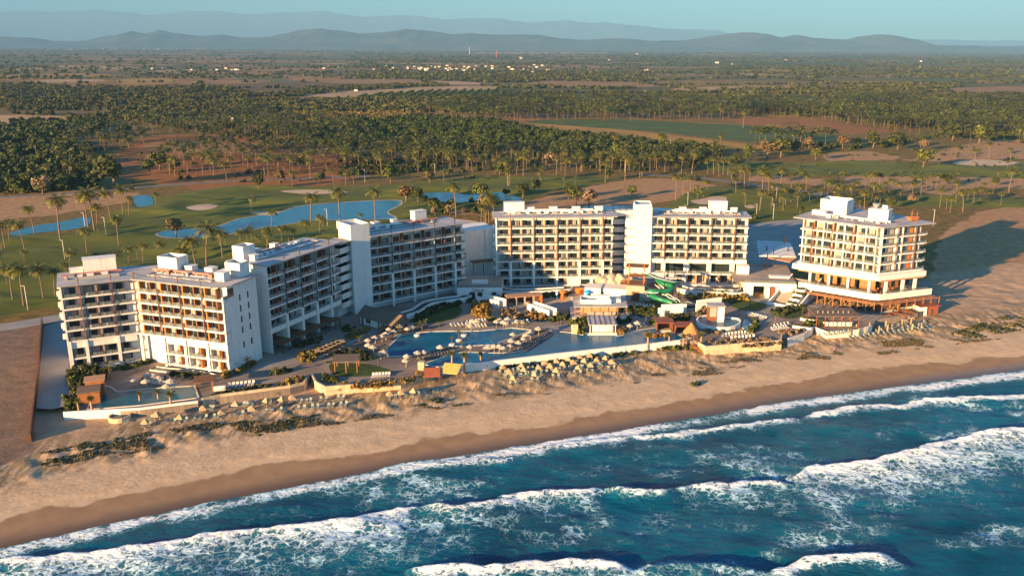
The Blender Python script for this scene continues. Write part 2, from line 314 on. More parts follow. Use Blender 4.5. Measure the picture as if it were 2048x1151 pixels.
def ground_mat():
    m = mat('ground', (.2, .12, .07), .95); nt, N, L = nodes(m); b = N['Principled BSDF']; b.inputs['Specular IOR Level'].default_value = .15
    tc = N.new('ShaderNodeTexCoord')
    def noise(s, d=5, ro=.55, vec=None):
        n = N.new('ShaderNodeTexNoise'); n.inputs['Scale'].default_value = s; n.inputs['Detail'].default_value = d; n.inputs['Roughness'].default_value = ro
        L.new(vec or tc.outputs['Object'], n.inputs['Vector']); return n.outputs['Fac']
    def ramp(x, a, b_, lo=0., hi=1.):
        r = N.new('ShaderNodeMapRange'); r.interpolation_type = 'SMOOTHSTEP'; r.inputs[1].default_value = a; r.inputs[2].default_value = b_; r.inputs[3].default_value = lo; r.inputs[4].default_value = hi; L.new(x, r.inputs[0]); return r.outputs[0]
    def mix(f, a, c):
        x = N.new('ShaderNodeMix'); x.data_type = 'RGBA'
        for k, v in ((6, a), (7, c)):
            if isinstance(v, tuple): x.inputs[k].default_value = (*v, 1)
            else: L.new(v, x.inputs[k])
        if isinstance(f, float): x.inputs[0].default_value = f
        else: L.new(f, x.inputs[0])
        return x.outputs[2]
    def math_(op, a, c):
        x = N.new('ShaderNodeMath'); x.operation = op
        for k, v in ((0, a), (1, c)):
            if isinstance(v, float): x.inputs[k].default_value = v
            else: L.new(v, x.inputs[k])
        return x.outputs[0]
    def attr(n):
        a = N.new('ShaderNodeAttribute'); a.attribute_name = n; return a.outputs['Fac']
    # fields far away: patchwork cells
    mp = N.new('ShaderNodeMapping'); mp.inputs['Scale'].default_value = (1/620, 1/430, 0); mp.inputs['Rotation'].default_value = (0, 0, .25); L.new(tc.outputs['Object'], mp.inputs['Vector'])
    vo = N.new('ShaderNodeTexVoronoi'); vo.distance = 'MINKOWSKI'; vo.inputs['Exponent'].default_value = 6; vo.inputs['Scale'].default_value = 1.; vo.inputs['Randomness'].default_value = .75; L.new(mp.outputs[0], vo.inputs['Vector'])
    sp = N.new('ShaderNodeSeparateColor'); L.new(vo.outputs['Color'], sp.inputs[0])
    cr = N.new('ShaderNodeValToRGB'); cr.color_ramp.interpolation = 'CONSTANT'; el = cr.color_ramp.elements
    cols = [(0, (.15, .085, .05)), (.16, (.075, .075, .03)), (.32, (.24, .13, .065)), (.46, (.10, .085, .04)), (.6, (.19, .12, .07)), (.72, (.055, .075, .022)), (.82, (.30, .18, .10)), (.92, (.13, .10, .05))]
    el[0].position = 0; el[0].color = (*cols[0][1], 1); el[1].position = cols[1][0]; el[1].color = (*cols[1][1], 1)
    for p, c in cols[2:]: e = el.new(p); e.color = (c[0]*1.5, c[1]*1.25, c[2]*.6, 1)
    L.new(sp.outputs[0], cr.inputs[0])
    n1 = noise(.02, 6, .65); n2 = noise(.25, 5); n3 = noise(1.3, 4)
    fields = mix(ramp(n1, .42, .62), cr.outputs[0], (.12, .09, .022))
    near = mix(ramp(n2, .35, .65), (.11, .09, .020), (.24, .135, .042))
    inland = mix(attr('far'), near, fields)
    inland = mix(math_('MULTIPLY', ramp(n3, .4, .75), .35), inland, (.05, .05, .02))
    red = mix(ramp(n2, .35, .65), (.22, .088, .028), (.31, .13, .042)); 
    sand = mix(ramp(n2, .3, .7), (.49, .345, .215), (.59, .42, .265)); sand = mix(ramp(n3, .48, .75, 0, .6), sand, (.38, .26, .165)); sand = mix(ramp(noise(.03, 4), .5, .7, 0, .35), sand, (.44, .30, .19))
    lot = mix(ramp(n2, .3, .7), (.29, .16, .075), (.42, .245, .12))
    t = attr('t'); tn = math_('ADD', t, ramp(noise(.09, 5, .6), .25, .75, -5., 5.)); tn2 = math_('ADD', t, ramp(noise(.05, 5, .6), .25, .75, -9., 9.))
    sand = mix(ramp(tn, 40., 50., 0., .8), sand, mix(ramp(n2, .3, .7), (.31, .20, .125), (.42, .285, .18)))
    tl = math_('ADD', t, ramp(noise(.02, 2), .3, .7, -1.5, 1.5)); tr = math_('MULTIPLY', ramp(math_('ABSOLUTE', math_('SUBTRACT', math_('FRACT', math_('MULTIPLY', tl, .21), 0.), .5), 0.), .06, .02), math_('MULTIPLY', ramp(tn, 13., 17.), ramp(tn, 30., 24.))); sand = mix(math_('MULTIPLY', tr, math_('MULTIPLY', ramp(noise(.6, 4), .4, .6), .45)), sand, (.33, .225, .145))
    inl = mix(ramp(attr('sandy'), -.06, .06), inland, lot)
    col = mix(ramp(tn2, 84., 94.), sand, inl)
    scr = math_('MULTIPLY', ramp(tn, 24., 32.), ramp(tn, 52., 44.)); dm = N.new('ShaderNodeMapping'); dm.inputs['Rotation'].default_value = (0, 0, R_(-38)); dm.inputs['Scale'].default_value = (1.5, .42, 1); L.new(tc.outputs['Object'], dm.inputs['Vector']); scr = math_('MULTIPLY', scr, ramp(noise(.42, 7, .72, dm.outputs[0]), .42, .54)); col = mix(math_('MULTIPLY', scr, .72), col, (.13, .095, .05))
    col = mix(ramp(attr('red'), -.1, .1), col, red)
    lotc = mix(ramp(n2, .3, .7), (.15, .10, .07), (.22, .145, .10)); lotc = mix(ramp(n3, .5, .75, 0., .6), lotc, (.29, .19, .13)); col = mix(ramp(attr('lotm'), -.1, .1), col, lotc)
    edge = math_('ADD', t, ramp(noise(.045, 5, .62), .25, .75, -4., 4.))
    wet = mix(ramp(t, 0., 7.), (.10, .064, .042), (.33, .205, .115)); wet = mix(ramp(n2, .3, .7, 0., .35), wet, (.15, .09, .055))
    col = mix(ramp(edge, 10.2, 11.8), wet, col)
    L.new(col, b.inputs['Base Color'])
    rr = ramp(t, 2., 9., .22, .95); L.new(rr, b.inputs['Roughness'])
    bp = N.new('ShaderNodeBump'); bp.inputs['Strength'].default_value = 1.; bp.inputs['Distance'].default_value = .085; 
    bs = math_('MULTIPLY', math_('ADD', noise(1.1, 4, .6), math_('MULTIPLY', noise(.28, 3, .5), 1.6)), ramp(edge, 13., 17., .06, 1.)); L.new(bs, bp.inputs['Height']); L.new(bp.outputs[0], b.inputs['Normal'])
ground_mat()
def nonuni(segs):
    out = []
    for a, b, st in segs: out += list(np.arange(a, b, st))
    return np.array(out+[segs[-1][1]])
def ground():
    ya = nonuni([(-1500, -100, 200), (-100, 120, 20), (120, 350, .75), (350, 620, 4)]); g = [620.]
    while g[-1] < 50000: g.append(g[-1]*1.035)
    y = np.concatenate([ya[:-1], g]); a = nonuni([(-3, -1., .1), (-1., -.72, .01), (-.72, .66, .0021), (.66, 1., .01), (1., 3., .1)])
    W = (np.maximum(y, -200)+520)*.72; X = a[None, :]*W[:, None]; far = y > 620
    X = a[None, :]*np.where(y < 350, 870*.72*.62, np.where(y < 620, (y-350)*.8+388, y*.9+46))[:, None]
    Y = np.repeat(y[:, None], len(a), 1); Z = tz(X, Y); T = tshore(X, Y)
    ramp_far = smooth(900, 1500, Y)
    sd = np.full(X.shape, -9.); rd = np.full(X.shape, -9.); msk = (Y < 1600) & (Y > 120)
    for p in SANDY: sd[msk] = np.maximum(sd[msk], np.clip(sdist(X[msk], Y[msk], p)/14., -1, 1)+(fbm(X[msk]/14, Y[msk]/14, 3, 4)-.5)*.8)
    lm_ = np.full(X.shape, -9.); lm_[msk] = np.clip(sdist(X[msk], Y[msk], LOT[0])/6., -1, 1)+(fbm(X[msk]/6, Y[msk]/6, 3, 2)-.5)*.5
    for p in REDDISH: rd[msk] = np.maximum(rd[msk], np.clip(sdist(X[msk], Y[msk], p)/14., -1, 1)+(fbm(X[msk]/14, Y[msk]/14, 3, 8)-.5)*1.2)
    V = np.stack([X, Y, Z], -1).reshape(-1, 3)
    me = np_mesh('ground', V, grid_faces(*X.shape), ['ground'], smooth=True, attrs=dict(t=T, far=ramp_far, sandy=np.clip(sd, -1, 1), red=np.clip(rd, -1, 1), lotm=lm_))
    tag(link('ground', me), 'sandy beach and dry farming plain behind it', None, None, 'structure')
ground()
# ------------------------------------------------------------------ sea with breaking waves
def sea_mat():
    m = mat('sea', (.003, .05, .09), .12); nt, N, L = nodes(m); b = N['Principled BSDF']; b.inputs['IOR'].default_value = 1.33; b.inputs['Specular IOR Level'].default_value = .12
    tc = N.new('ShaderNodeTexCoord')
    at = N.new('ShaderNodeAttribute'); at.attribute_name = 'foam'; sh = N.new('ShaderNodeAttribute'); sh.attribute_name = 'shal'
    def nz(s, d=4, ro=.6, vec=None):
        n = N.new('ShaderNodeTexNoise'); n.inputs['Scale'].default_value = s; n.inputs['Detail'].default_value = d; n.inputs['Roughness'].default_value = ro; L.new(vec or tc.outputs['Object'], n.inputs['Vector']); return n
    def mth(op, *a):
        x = N.new('ShaderNodeMath'); x.operation = op
        for k, v in enumerate(a):
            if isinstance(v, (int, float)): x.inputs[k].default_value = v
            else: L.new(v, x.inputs[k])
        return x.outputs[0]
    wp = nz(.5, 6, .65); vm = N.new('ShaderNodeVectorMath'); vm.operation = 'MULTIPLY_ADD'; L.new(wp.outputs['Color'], vm.inputs[0]); vm.inputs[1].default_value = (3.6, 3.2, 0); L.new(tc.outputs['Object'], vm.inputs[2])
    lace = []
    for s in (.5, 1.3):
        v = N.new('ShaderNodeTexVoronoi'); v.feature = 'DISTANCE_TO_EDGE'; v.inputs['Scale'].default_value = s; L.new(vm.outputs[0], v.inputs['Vector']); lace.append(v.outputs['Distance'])
    rg = []
    for s_, k_ in ((.30, 2.4), (.75, 2.6)):
        rg.append(mth('MULTIPLY', mth('ABSOLUTE', mth('SUBTRACT', nz(s_, 6, .6, vm.outputs[0]).outputs['Fac'], .5)), k_))
    d = mth('MINIMUM', mth('MINIMUM', mth('MULTIPLY', lace[0], .9), mth('ADD', lace[1], .06)), mth('MINIMUM', rg[0], mth('ADD', rg[1], .03)))
    pat = mth('SUBTRACT', .62, mth('MULTIPLY', d, 4.2)); pat = mth('ADD', pat, mth('MULTIPLY', mth('SUBTRACT', nz(2.2, 4, .6).outputs['Fac'], .5), .35))
    pat = mth('ADD', pat, mth('MULTIPLY', mth('SUBTRACT', nz(.16, 4, .6).outputs['Fac'], .5), 1.3))
    f = N.new('ShaderNodeMapRange'); f.interpolation_type = 'SMOOTHSTEP'; f.inputs[1].default_value = .81; f.inputs[2].default_value = 1.11; L.new(mth('ADD', pat, at.outputs['Fac']), f.inputs[0])
    mr = N.new('ShaderNodeMapRange'); mr.inputs[1].default_value = .3; mr.inputs[2].default_value = .7; L.new(nz(.035, 4).outputs['Fac'], mr.inputs[0])
    w1 = N.new('ShaderNodeMix'); w1.data_type = 'RGBA'; w1.inputs[6].default_value = (.0006, .036, .075, 1); w1.inputs[7].default_value = (.0015, .11, .185, 1); L.new(mr.outputs[0], w1.inputs[0])
    w2 = N.new('ShaderNodeMix'); w2.data_type = 'RGBA'; L.new(sh.outputs['Fac'], w2.inputs[0]); L.new(w1.outputs[2], w2.inputs[6]); w2.inputs[7].default_value = (.02, .085, .10, 1)
    w3 = N.new('ShaderNodeMix'); w3.data_type = 'RGBA'; L.new(f.outputs[0], w3.inputs[0]); L.new(w2.outputs[2], w3.inputs[6]); fc_ = N.new('ShaderNodeMix'); fc_.data_type = 'RGBA'; fr2 = N.new('ShaderNodeMapRange'); fr2.inputs[1].default_value = .45; fr2.inputs[2].default_value = .95; L.new(at.outputs['Fac'], fr2.inputs[0]); L.new(fr2.outputs[0], fc_.inputs[0]); fc_.inputs[6].default_value = (.42, .68, .80, 1); fc_.inputs[7].default_value = (.84, .86, .86, 1); L.new(fc_.outputs[2], w3.inputs[7])  # thin lace tinted cyan: blue sky shade put into the colour, crests stay white
    mk = N.new('ShaderNodeMix'); mk.data_type = 'RGBA'; mf = N.new('ShaderNodeMapRange'); mf.inputs[1].default_value = .1; mf.inputs[2].default_value = .9; mf.inputs[4].default_value = .5
    L.new(mth('MULTIPLY', at.outputs['Fac'], mth('ADD', .4, nz(.5, 5, .65).outputs['Fac'])), mf.inputs[0]); L.new(mf.outputs[0], mk.inputs[0]); L.new(w2.outputs[2], mk.inputs[6]); mk.inputs[7].default_value = (.03, .27, .40, 1); L.new(mk.outputs[2], w3.inputs[6])
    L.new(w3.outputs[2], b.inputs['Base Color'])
    ro = N.new('ShaderNodeMapRange'); ro.inputs[3].default_value = .16; ro.inputs[4].default_value = .9; L.new(f.outputs[0], ro.inputs[0]); L.new(ro.outputs[0], b.inputs['Roughness'])
    mp = N.new('ShaderNodeMapping'); mp.inputs['Rotation'].default_value = (0, 0, R_(24)); mp.inputs['Scale'].default_value = (.45, 1., 1); L.new(tc.outputs['Object'], mp.inputs['Vector'])
    hb = mth('ADD', mth('MULTIPLY', nz(.9, 5, .6, mp.outputs[0]).outputs['Fac'], 1.), mth('MULTIPLY', f.outputs[0], .25))
    bp = N.new('ShaderNodeBump'); bp.inputs['Strength'].default_value = 1.; bp.inputs['Distance'].default_value = .75; L.new(hb, bp.inputs['Height']); L.new(bp.outputs[0], b.inputs['Normal'])
sea_mat()
# crests: photo polyline, height, foam on the crest, length of the foam trail, strength of trail
CRESTS = [
 ([(-120, 1150), (0, 1122), (120, 1112), (250, 1098), (420, 1072), (560, 1056), (640, 1052), (740, 1034), (800, 1020), (850, 1012)], 1.0, 1.05, 22, .78),
 ([(850, 1012), (900, 1016), (960, 1010), (1040, 998)], 1.0, .92, 11, .45),
 ([(985, 998), (1030, 992), (1080, 985), (1130, 983), (1200, 976)], 1.1, .95, 20, .62),
 ([(1200, 976), (1250, 981), (1300, 982), (1355, 978)], 1.2, .78, 9, .35),
 ([(1355, 978), (1380, 972), (1430, 970), (1500, 962), (1545, 966), (1590, 972)], 1.1, .9, 16, .6),
 ([(1570, 958), (1600, 945), (1640, 934), (1700, 930), (1760, 922), (1830, 902), (1900, 882), (1970, 868), (2048, 858), (2160, 850)], 1.3, 1.1, 28, .8),
 ([(820, 1146), (900, 1142), (1000, 1136), (1120, 1128), (1220, 1130), (1256, 1142)], 1.4, 1.1, 10, .6),
 ([(1256, 1142), (1330, 1136), (1400, 1134), (1480, 1142), (1530, 1150)], 1.4, .5, 4, .3),
 ([(1530, 1146), (1590, 1136), (1630, 1122), (1700, 1114), (1780, 1116), (1800, 1126)], 1.5, 1.0, 8, .55),
 ([(1040, 912), (1080, 900), (1150, 884), (1250, 872), (1300, 872), (1360, 864), (1410, 852)], .5, .9, 7, .5),
 ([(1330, 872), (1400, 858), (1470, 848), (1530, 842), (1610, 836)], .5, .85, 6, .45),
 ([(1600, 834), (1650, 822), (1700, 815), (1740, 810), (1800, 808), (1850, 798), (1900, 796), (1960, 793), (2048, 789), (2140, 782)], .6, 1.0, 5, .45),
 ([(780, 930), (860, 922), (940, 918), (1040, 912)], .35, .8, 6, .45)]
PATCHES = [([(400, 1030), (700, 985), (1000, 950), (1040, 985), (820, 1010), (600, 1045)], .40), ([(1000, 1040), (1500, 1000), (1560, 1060), (1300, 1110), (1020, 1110)], .30), ([(1560, 1000), (2060, 960), (2060, 1040), (1700, 1070)], .26), ([(1050, 925), (1500, 870), (1900, 835), (1900, 860), (1500, 920), (1080, 970)], .30), ([(-20, 1120), (900, 1045), (1000, 1080), (900, 1160), (-20, 1190)], .30), ([(900, 1000), (1060, 985), (1200, 1000), (1260, 1060), (1180, 1110), (1020, 1130), (880, 1080)], .42), ([(1640, 940), (2100, 870), (2100, 1000), (1960, 980), (1760, 1020), (1640, 990)], .38),
 ([(0, 1130), (300, 1100), (700, 1060), (900, 1040), (960, 1090), (800, 1150), (400, 1170), (0, 1170)], .5), ([(1500, 975), (1580, 990), (1480, 1010), (1440, 1000)], .4), ([(1220, 930), (1400, 900), (1480, 930), (1440, 965), (1280, 960)], .36),
 ([(940, 935), (1060, 925), (1040, 965), (960, 980)], .34), ([(300, 1060), (520, 1000), (800, 960), (900, 940), (860, 990), (600, 1040)], .24), ([(1380, 1040), (1440, 1040), (1450, 1070), (1400, 1070)], .4), ([(1500, 860), (1900, 820), (2048, 810), (2048, 850), (1800, 880)], .26)]
def sea():
    xs = nonuni([(-2500, -300, 110), (-300, -140, 4), (-140, 200, .5), (200, 420, 5), (420, 3000, 120)])
    ts = nonuni([(-2600, -260, 60), (-260, -135, 3), (-135, 14, .42)])
    X = np.repeat(xs[None, :], len(ts), 0); T = np.repeat(ts[:, None], len(xs), 1); Y = np.interp(X, SX, SY)+T/.92
    amp = smooth(4, -14, T) if False else (1-smooth(-14, 2, T))
    Z = -4+amp*((fbm(X/16+Y/60, Y/7, 4, 21)-.47)*1.5+(fbm(X/4, Y/2.4, 3, 31)-.44)*.35)
    Z += .10*(1-amp)*(fbm(X/3, Y/3, 2, 41)-.5)
    foam = .5*smooth(.40, .66, fbm(X/26, Y/12, 4, 55))
    m = (X > -170) & (X < 230) & (Y > 100)
    x, y = X[m], Y[m]; z = np.zeros(x.shape); fo = np.zeros(x.shape)
    wx = x+(fbm(x/5, y/5, 3, 61)-.5)*5; wy = y+(fbm(x/4, y/4, 3, 62)-.5)*3.2
    for pts, h, fc, ln, st in CRESTS:
        P = [G(a, b, -3.6)[:2] for a, b in pts]; d = distpoly(wx, wy, P, False); px_, py_ = zip(*P)
        side = wy-np.interp(wx, px_, py_)              # + towards the shore
        endt = smooth(px_[0]-4, px_[0]+5, wx)*(1-smooth(px_[-1]-5, px_[-1]+4, wx))
        dd = np.where(side > 0, d, -d)
        z = np.maximum(z, endt*h*np.where(dd > 0, np.exp(-(dd/1.1)**2), np.exp(dd/3.5)))
        fo = np.maximum(fo, endt*np.where(dd > 0, fc*np.exp(-(dd/.9)**2), np.maximum(fc*np.exp(-(dd/3.)**2), st*np.clip(1+dd/ln, 0, 1)**.7)))
    for pts, a in PATCHES:
        P = [G(p, q, -4)[:2] for p, q in pts]; s = sdist(wx, wy, P); fo = np.maximum(fo, a*smooth(-3, 4, s)*(.6+.6*fbm(wx/6, wy/6, 2, 77)))
    Z[m] += z; foam[m] = np.maximum(foam[m], fo)
    sw = np.exp(-((T+2.2+4*(fbm(X/9, Y/9, 2, 91)-.5))/3.2)**2)*.95*(.4+1.1*fbm(X/22, X*0, 2, 93)); foam = np.maximum(foam, sw)
    shal = smooth(-9, 3, T)
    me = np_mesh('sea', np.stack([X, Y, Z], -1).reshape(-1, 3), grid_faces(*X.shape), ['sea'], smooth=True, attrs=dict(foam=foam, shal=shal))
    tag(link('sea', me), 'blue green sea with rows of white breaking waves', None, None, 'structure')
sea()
# ------------------------------------------------------------------ mountains
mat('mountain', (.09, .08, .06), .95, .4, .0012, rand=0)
mat('mountain_far_hazed', (.13, .15, .15), .95, .1, .0012)  # haze put into the colour: paler and bluer than the near hills
def mountains(name, prof, Y0, dep, lab, nz):
    px = [p[0] for p in prof]; xs = []; hs = []
    for a, b in prof: q = AY(a, b, Y0); xs.append(q[0]); hs.append(q[2])
    x = np.linspace(xs[0]-2500, xs[-1]+2500, 620); y = np.linspace(-dep, dep, 34)
    X = np.repeat(x[None, :], 34, 0); D = np.repeat(y[:, None], 620, 1)
    hgt = np.interp(X+D*.25, xs, hs); n = fbm(X/700, D/500, 6, nz); n2 = np.abs(fbm(X/380, D/380, 4, nz+5)-.47)*2
    prof_ = np.clip(1-np.abs(D)/dep, 0, 1)**.9
    Z = hgt*prof_*(1-(.35 if Y0 < 25000 else .08)*n2*smooth(0, .25, np.abs(D)/dep))+(n-.5)*(110 if Y0 < 25000 else 150)*prof_
    Z = np.where(prof_ <= 0, -8, Z)
    me = np_mesh(name, np.stack([X, D+Y0, Z], -1).reshape(-1, 3), grid_faces(34, 620), ['mountain' if Y0 < 25000 else 'mountain_far_hazed'], smooth=True)
    tag(link(name, me), lab, None, None, 'structure')
mountains('mountains', [(-150, 72), (0, 75), (60, 74), (110, 80), (180, 82), (230, 70), (262, 60), (290, 64), (320, 58), (350, 65), (400, 70), (440, 67), (480, 74), (540, 72), (580, 66), (600, 60), (640, 55), (680, 62), (720, 68), (760, 63), (810, 56), (850, 62), (900, 68), (950, 66), (1010, 67), (1080, 66), (1120, 75), (1200, 79), (1270, 77), (1330, 80), (1370, 80), (1420, 71), (1480, 64), (1530, 65), (1565, 72), (1590, 68), (1640, 75), (1690, 82), (1720, 74), (1755, 67), (1790, 72), (1820, 80), (1840, 87), (1900, 90), (2048, 92), (2200, 92)], 20000, 2300, 'row of low blue hills along the horizon', 300)
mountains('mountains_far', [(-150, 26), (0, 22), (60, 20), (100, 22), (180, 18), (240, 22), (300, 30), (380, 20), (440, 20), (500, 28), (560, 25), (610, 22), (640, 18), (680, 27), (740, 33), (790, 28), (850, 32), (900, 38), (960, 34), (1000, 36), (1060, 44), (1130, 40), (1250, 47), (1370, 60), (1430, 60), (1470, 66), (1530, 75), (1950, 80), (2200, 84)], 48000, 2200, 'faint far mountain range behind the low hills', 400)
# ------------------------------------------------------------------ hotel buildings
def window_mesh(w, h, var, tall=False):
    mb = MB(); f = .07
    mb.box(-w/2, w/2, -.02, .05, 0, h, 'window_glass')
    for x0, x1 in ((-w/2, -w/2+f), (w/2-f, w/2)): mb.box(x0, x1, -.09, -.021, 0, h, 'frame_dark')
    mb.box(-w/2+f, w/2-f, -.09, -.021, h-f, h, 'frame_dark'); mb.box(-w/2+f, w/2-f, -.09, -.021, 0, f, 'frame_dark')
    n = 2 if w < 2.6 else 3
    for i in range(1, n): x = -w/2+w*i/n; mb.box(x-.035, x+.035, -.088, -.022, f, h-f, 'frame_dark')
    r = random.Random(var)
    if var % 4 != 3:                        # curtains drawn to one side or both
        a = .12+.28*r.random()+(.42 if var == 2 else 0); mb.box(-w/2+f, -w/2+f+w*a, -.05, -.03, f, h-f, 'curtain')
        if var % 2: mb.box(w/2-f-w*.16, w/2-f, -.051, -.031, f, h-f, 'curtain')
    return mb.mesh('window')
WM = {}
def window(parent, fr, x, y, z, w, h, var, name='window'):
    k = (round(w, 2), round(h, 2), var)
    if k not in WM: WM[k] = window_mesh(*k)
    p = Vector(fr(x, y, z))-Vector(parent.location); return link(name, WM[k], parent, p, fr.rz)
RM = {}
def railing(parent, fr, x0, x1, y, z, h=1.05, glass=True):
    k = (round(x1-x0, 2), glass, h)
    if k not in RM:
        w = x1-x0; mb = MB(); mb.box(0, w, -.03, .03, h-.07, h, 'rail_metal'); n = max(2, round(w/1.4))
        for i in range(n+1): x = (w-.06)*i/n; mb.box(x, x+.06, -.02, .02, 0, h-.071, 'rail_metal')
        mb.box(.061, w-.061, -.008, .008, .08, h-.12, 'rail_glass'); RM[k] = mb.mesh('balcony_railing')
    p = Vector(fr(x0, y, z))-Vector(parent.location); return link('balcony_railing', RM[k], parent, p, fr.rz)
def rail_glass():
    m = mat('rail_glass', (.20, .24, .24), .15, spec=.5); nt, N, L = nodes(m); N['Principled BSDF'].inputs['Alpha'].default_value = .42
rail_glass()
def fpart(parent, fr, name, boxes, smooth=False):
    mb = MB(fr)
    for b in boxes: mb.box(*b)
    o = world(mb, name, parent); return o
BALC = []            # (frame, x, y, z, building word, floor, width) places where balcony furniture stands
def wing(B, fr, slabs, eave, bays, fins, word, x0=0., x1=None, dep=1.9, posts=(), post_lo=9.5, cols=(), col_hi=9.5, winh=2.35, rail_skip=(), side_l=False, fin_mat=None, top_fin=True, slab_t=.45, first=0, post_mat='dark_steel', furn=True):
    """fr: x along the facade, y into the building; slabs = list of balcony floor heights, top one first"""
    x1 = fr.L if x1 is None else x1
    for i, z in enumerate(slabs):
        if z > .5: fpart(B, fr, 'balcony_slab', [(x0, x1, 0, dep+.05, z-slab_t, z, 'stucco')])
    lo = slabs[-1]
    for x, m, hi_ in fins:
        t = .17 if m != 'stucco' else .2
        for i, z in enumerate(slabs):
            top = (slabs[i-1]-slab_t if i else eave-.3) if hi_ else z+2.9
            if m == 'stucco' or i < len(slabs)-first: fpart(B, fr, 'partition_wall', [(x-t, x+t, .25, dep-.02, z+.004, top-.004, m)])
    k = 0
    for i, z in enumerate(slabs):
        for a, b in bays:
            c = (a+b)/2; w = min(3.0, (b-a)*.78)
            if (i, a) in rail_skip: continue
            window(B, fr, c, dep-.06, z+.06, round(w, 1), winh, (k*7+i*3) % 5); k += 1
            if z > .5: railing(B, fr, a+.05, b-.05, .12, z)
            if z > .5 and furn: BALC.append((fr, c, .95, z, word, len(slabs)-i, b-a))
    for x in posts: fpart(B, fr, 'steel_post', [(x-.11, x+.11, -.42, -.20, post_lo, eave+2.3, post_mat)]+[(x-.05, x+.05, -.21, .0, z-.3, z-.12, post_mat) for z in slabs if z > post_lo])
    for x in posts:
        mb = MB(fr); mb.tube([(x, -.3, eave+2.1), (x+.2, 2.6, eave+.55)], .07, post_mat, 5); world(mb, 'post_strut', B)
    for x in cols: fpart(B, fr, 'column', [(x-.42, x+.42, -.12, .5, 0, col_hi, 'stucco')])
def roof(B, poly, z, over=.9, t=.32):
    mb = MB(); mb.prism(poly, z, z+t, 'roof_edge', 'roof_grey'); return world(mb, 'roof', B)
def body(B, poly, z0, z1, m='stucco'):
    mb = MB(); mb.prism(poly, z0, z1, m); return world(mb, 'wall', B)
def rbox(B, fr, x0, x1, y0, y1, z0, h, m='stucco', name='roof_box', opn=False, dark=True):
    mb = MB(fr)
    if opn:
        t = .3; mb.box(x0, x1, y0, y0+t, z0, z0+h, m); mb.box(x0, x1, y1-t, y1, z0, z0+h, m); mb.box(x0, x0+t, y0+t, y1-t, z0, z0+h, m); mb.box(x1-t, x1, y0+t, y1-t, z0, z0+h, m); mb.box(x0+t, x1-t, y0+t, y1-t, z0, z0+h*.55, 'roof_membrane')
    else: mb.box(x0, x1, y0, y1, z0, z0+h, m); mb.box(x0-.15, x1+.15, y0-.15, y1+.15, z0+h, z0+h+.15, m)
    return world(mb, name, B)
def ducts(B, fr, x0, x1, y, z, m, seed):
    r = random.Random(seed)
    mb = MB(fr); mb.tube([(x0, y, z+.8), (x1, y, z+.8)], .38, m, 7); mb.tube([(x0+2, y+1.6, z+.5), (x1-3, y+1.6, z+.5)], .25, m, 6)
    x = x0+1
    while x < x1-1: mb.box(x-.12, x+.12, y-.4, y+1.9, z, z+.5, 'duct_white'); x += 2.4
    world(mb, 'duct', B)
    x = x0+1.5
    while x < x1-2:
        if r.random() < .8:
            w = r.uniform(.8, 1.8); o = rbox(B, fr, x, x+w, y-1.5, y-.5, z, r.uniform(.5, 1.1), r.choice(['duct_white', 'louvre', m]), 'air_handler')
        x += r.uniform(2.2, 4.5)
def membrane(B, fr, x0, x1, y0, y1, z):
    mb = MB(fr); mb.add([(x0, y0, z), (x1, y0, z), (x1, y1, z), (x0, y1, z)], [(0, 1, 2, 3)], 'roof_membrane'); o = world(mb, 'roof_membrane', B)
    mb = MB(fr); mb.box(x0-.15, x1+.15, y0-.15, y0, z-.004, z+.35, 'roof_edge'); mb.box(x0-.15, x1+.15, y1, y1+.15, z-.004, z+.35, 'roof_edge'); mb.box(x0-.15, x0, y0, y1, z-.004, z+.35, 'roof_edge'); mb.box(x1, x1+.15, y0, y1, z-.004, z+.35, 'roof_edge'); world(mb, 'parapet', B)
def even(n, x0, x1, gap=.2): w = (x1-x0)/n; return [(x0+w*i+gap, x0+w*(i+1)-gap) for i in range(n)]
# ---- A: angled block at the left
A0, A1, A2, A3 = (-135.3, 236.6), (-119.4, 245.), (-90.2, 235.4), (-86., 250.5)
fa = frame(A0, A1); fb = frame(A1, A2); fe = frame(A2, fb(fb.L, 15.5, 0))
bA = empty('hotel_building', 'white angled hotel block with red roof pipes, farthest left beside the small pool', 'hotel', (-119.4, 245., 0))
def q(fr, x, y): return fr(x, y, 0)[:2]
body(bA, [q(fa, 0.3, 1.95), q(fa, fa.L-.75, 1.95), q(fb, .75, 1.95), q(fb, fb.L-.02, 1.95), q(fb, fb.L-.02, 15), q(fb, -2, 15), q(fa, fa.L, 15), q(fa, .3, 15)], -1, 25.)
SA = [21.8, 18.6, 15.5, 12.4, 9.2, 4.1, .9]
bl = [(.6, 3.9), (5.2, 8.5), (9.0, 12.3), (13.0, 16.3)]
wing(bA, fa, SA, 25.2, bl, [(4.5, 'tan_panel', 1), (8.75, 'tan_panel', 0), (12.65, 'brown_panel', 1)], 'angled left', posts=(4.5, 12.7), cols=(.3, 4.5, 12.7), col_hi=9.2, post_mat='rust_steel')
fpart(bA, fa, 'spandrel', [(.05, fa.L-.3, .3, 1.98, 6.9, 8.74, 'stucco')]); fpart(bA, fa, 'side_wall', [(-.28, .18, 0.02, 15, -.5, 25, 'stucco')])
for x in (0.6, 3.4):
    for z in SA[:5]: fpart(bA, fa, 'balcony_end', [(-1.2, -.29, x*3.2+1, x*3.2+3, z, z+1.1, 'stucco')])
br = [(2.3+i*3.75, 2.3+i*3.75+3.3) for i in range(7)]
wing(bA, fb, SA[:5], 25.2, br, [(2.1+i*3.75, 'orange_panel' if i % 2 == 0 else 'brown_panel', 1 if i % 2 == 0 else 0) for i in range(8)], 'angled left', posts=(1.0, 8.7, 16.3, 23.9), cols=(), post_mat='rust_steel')
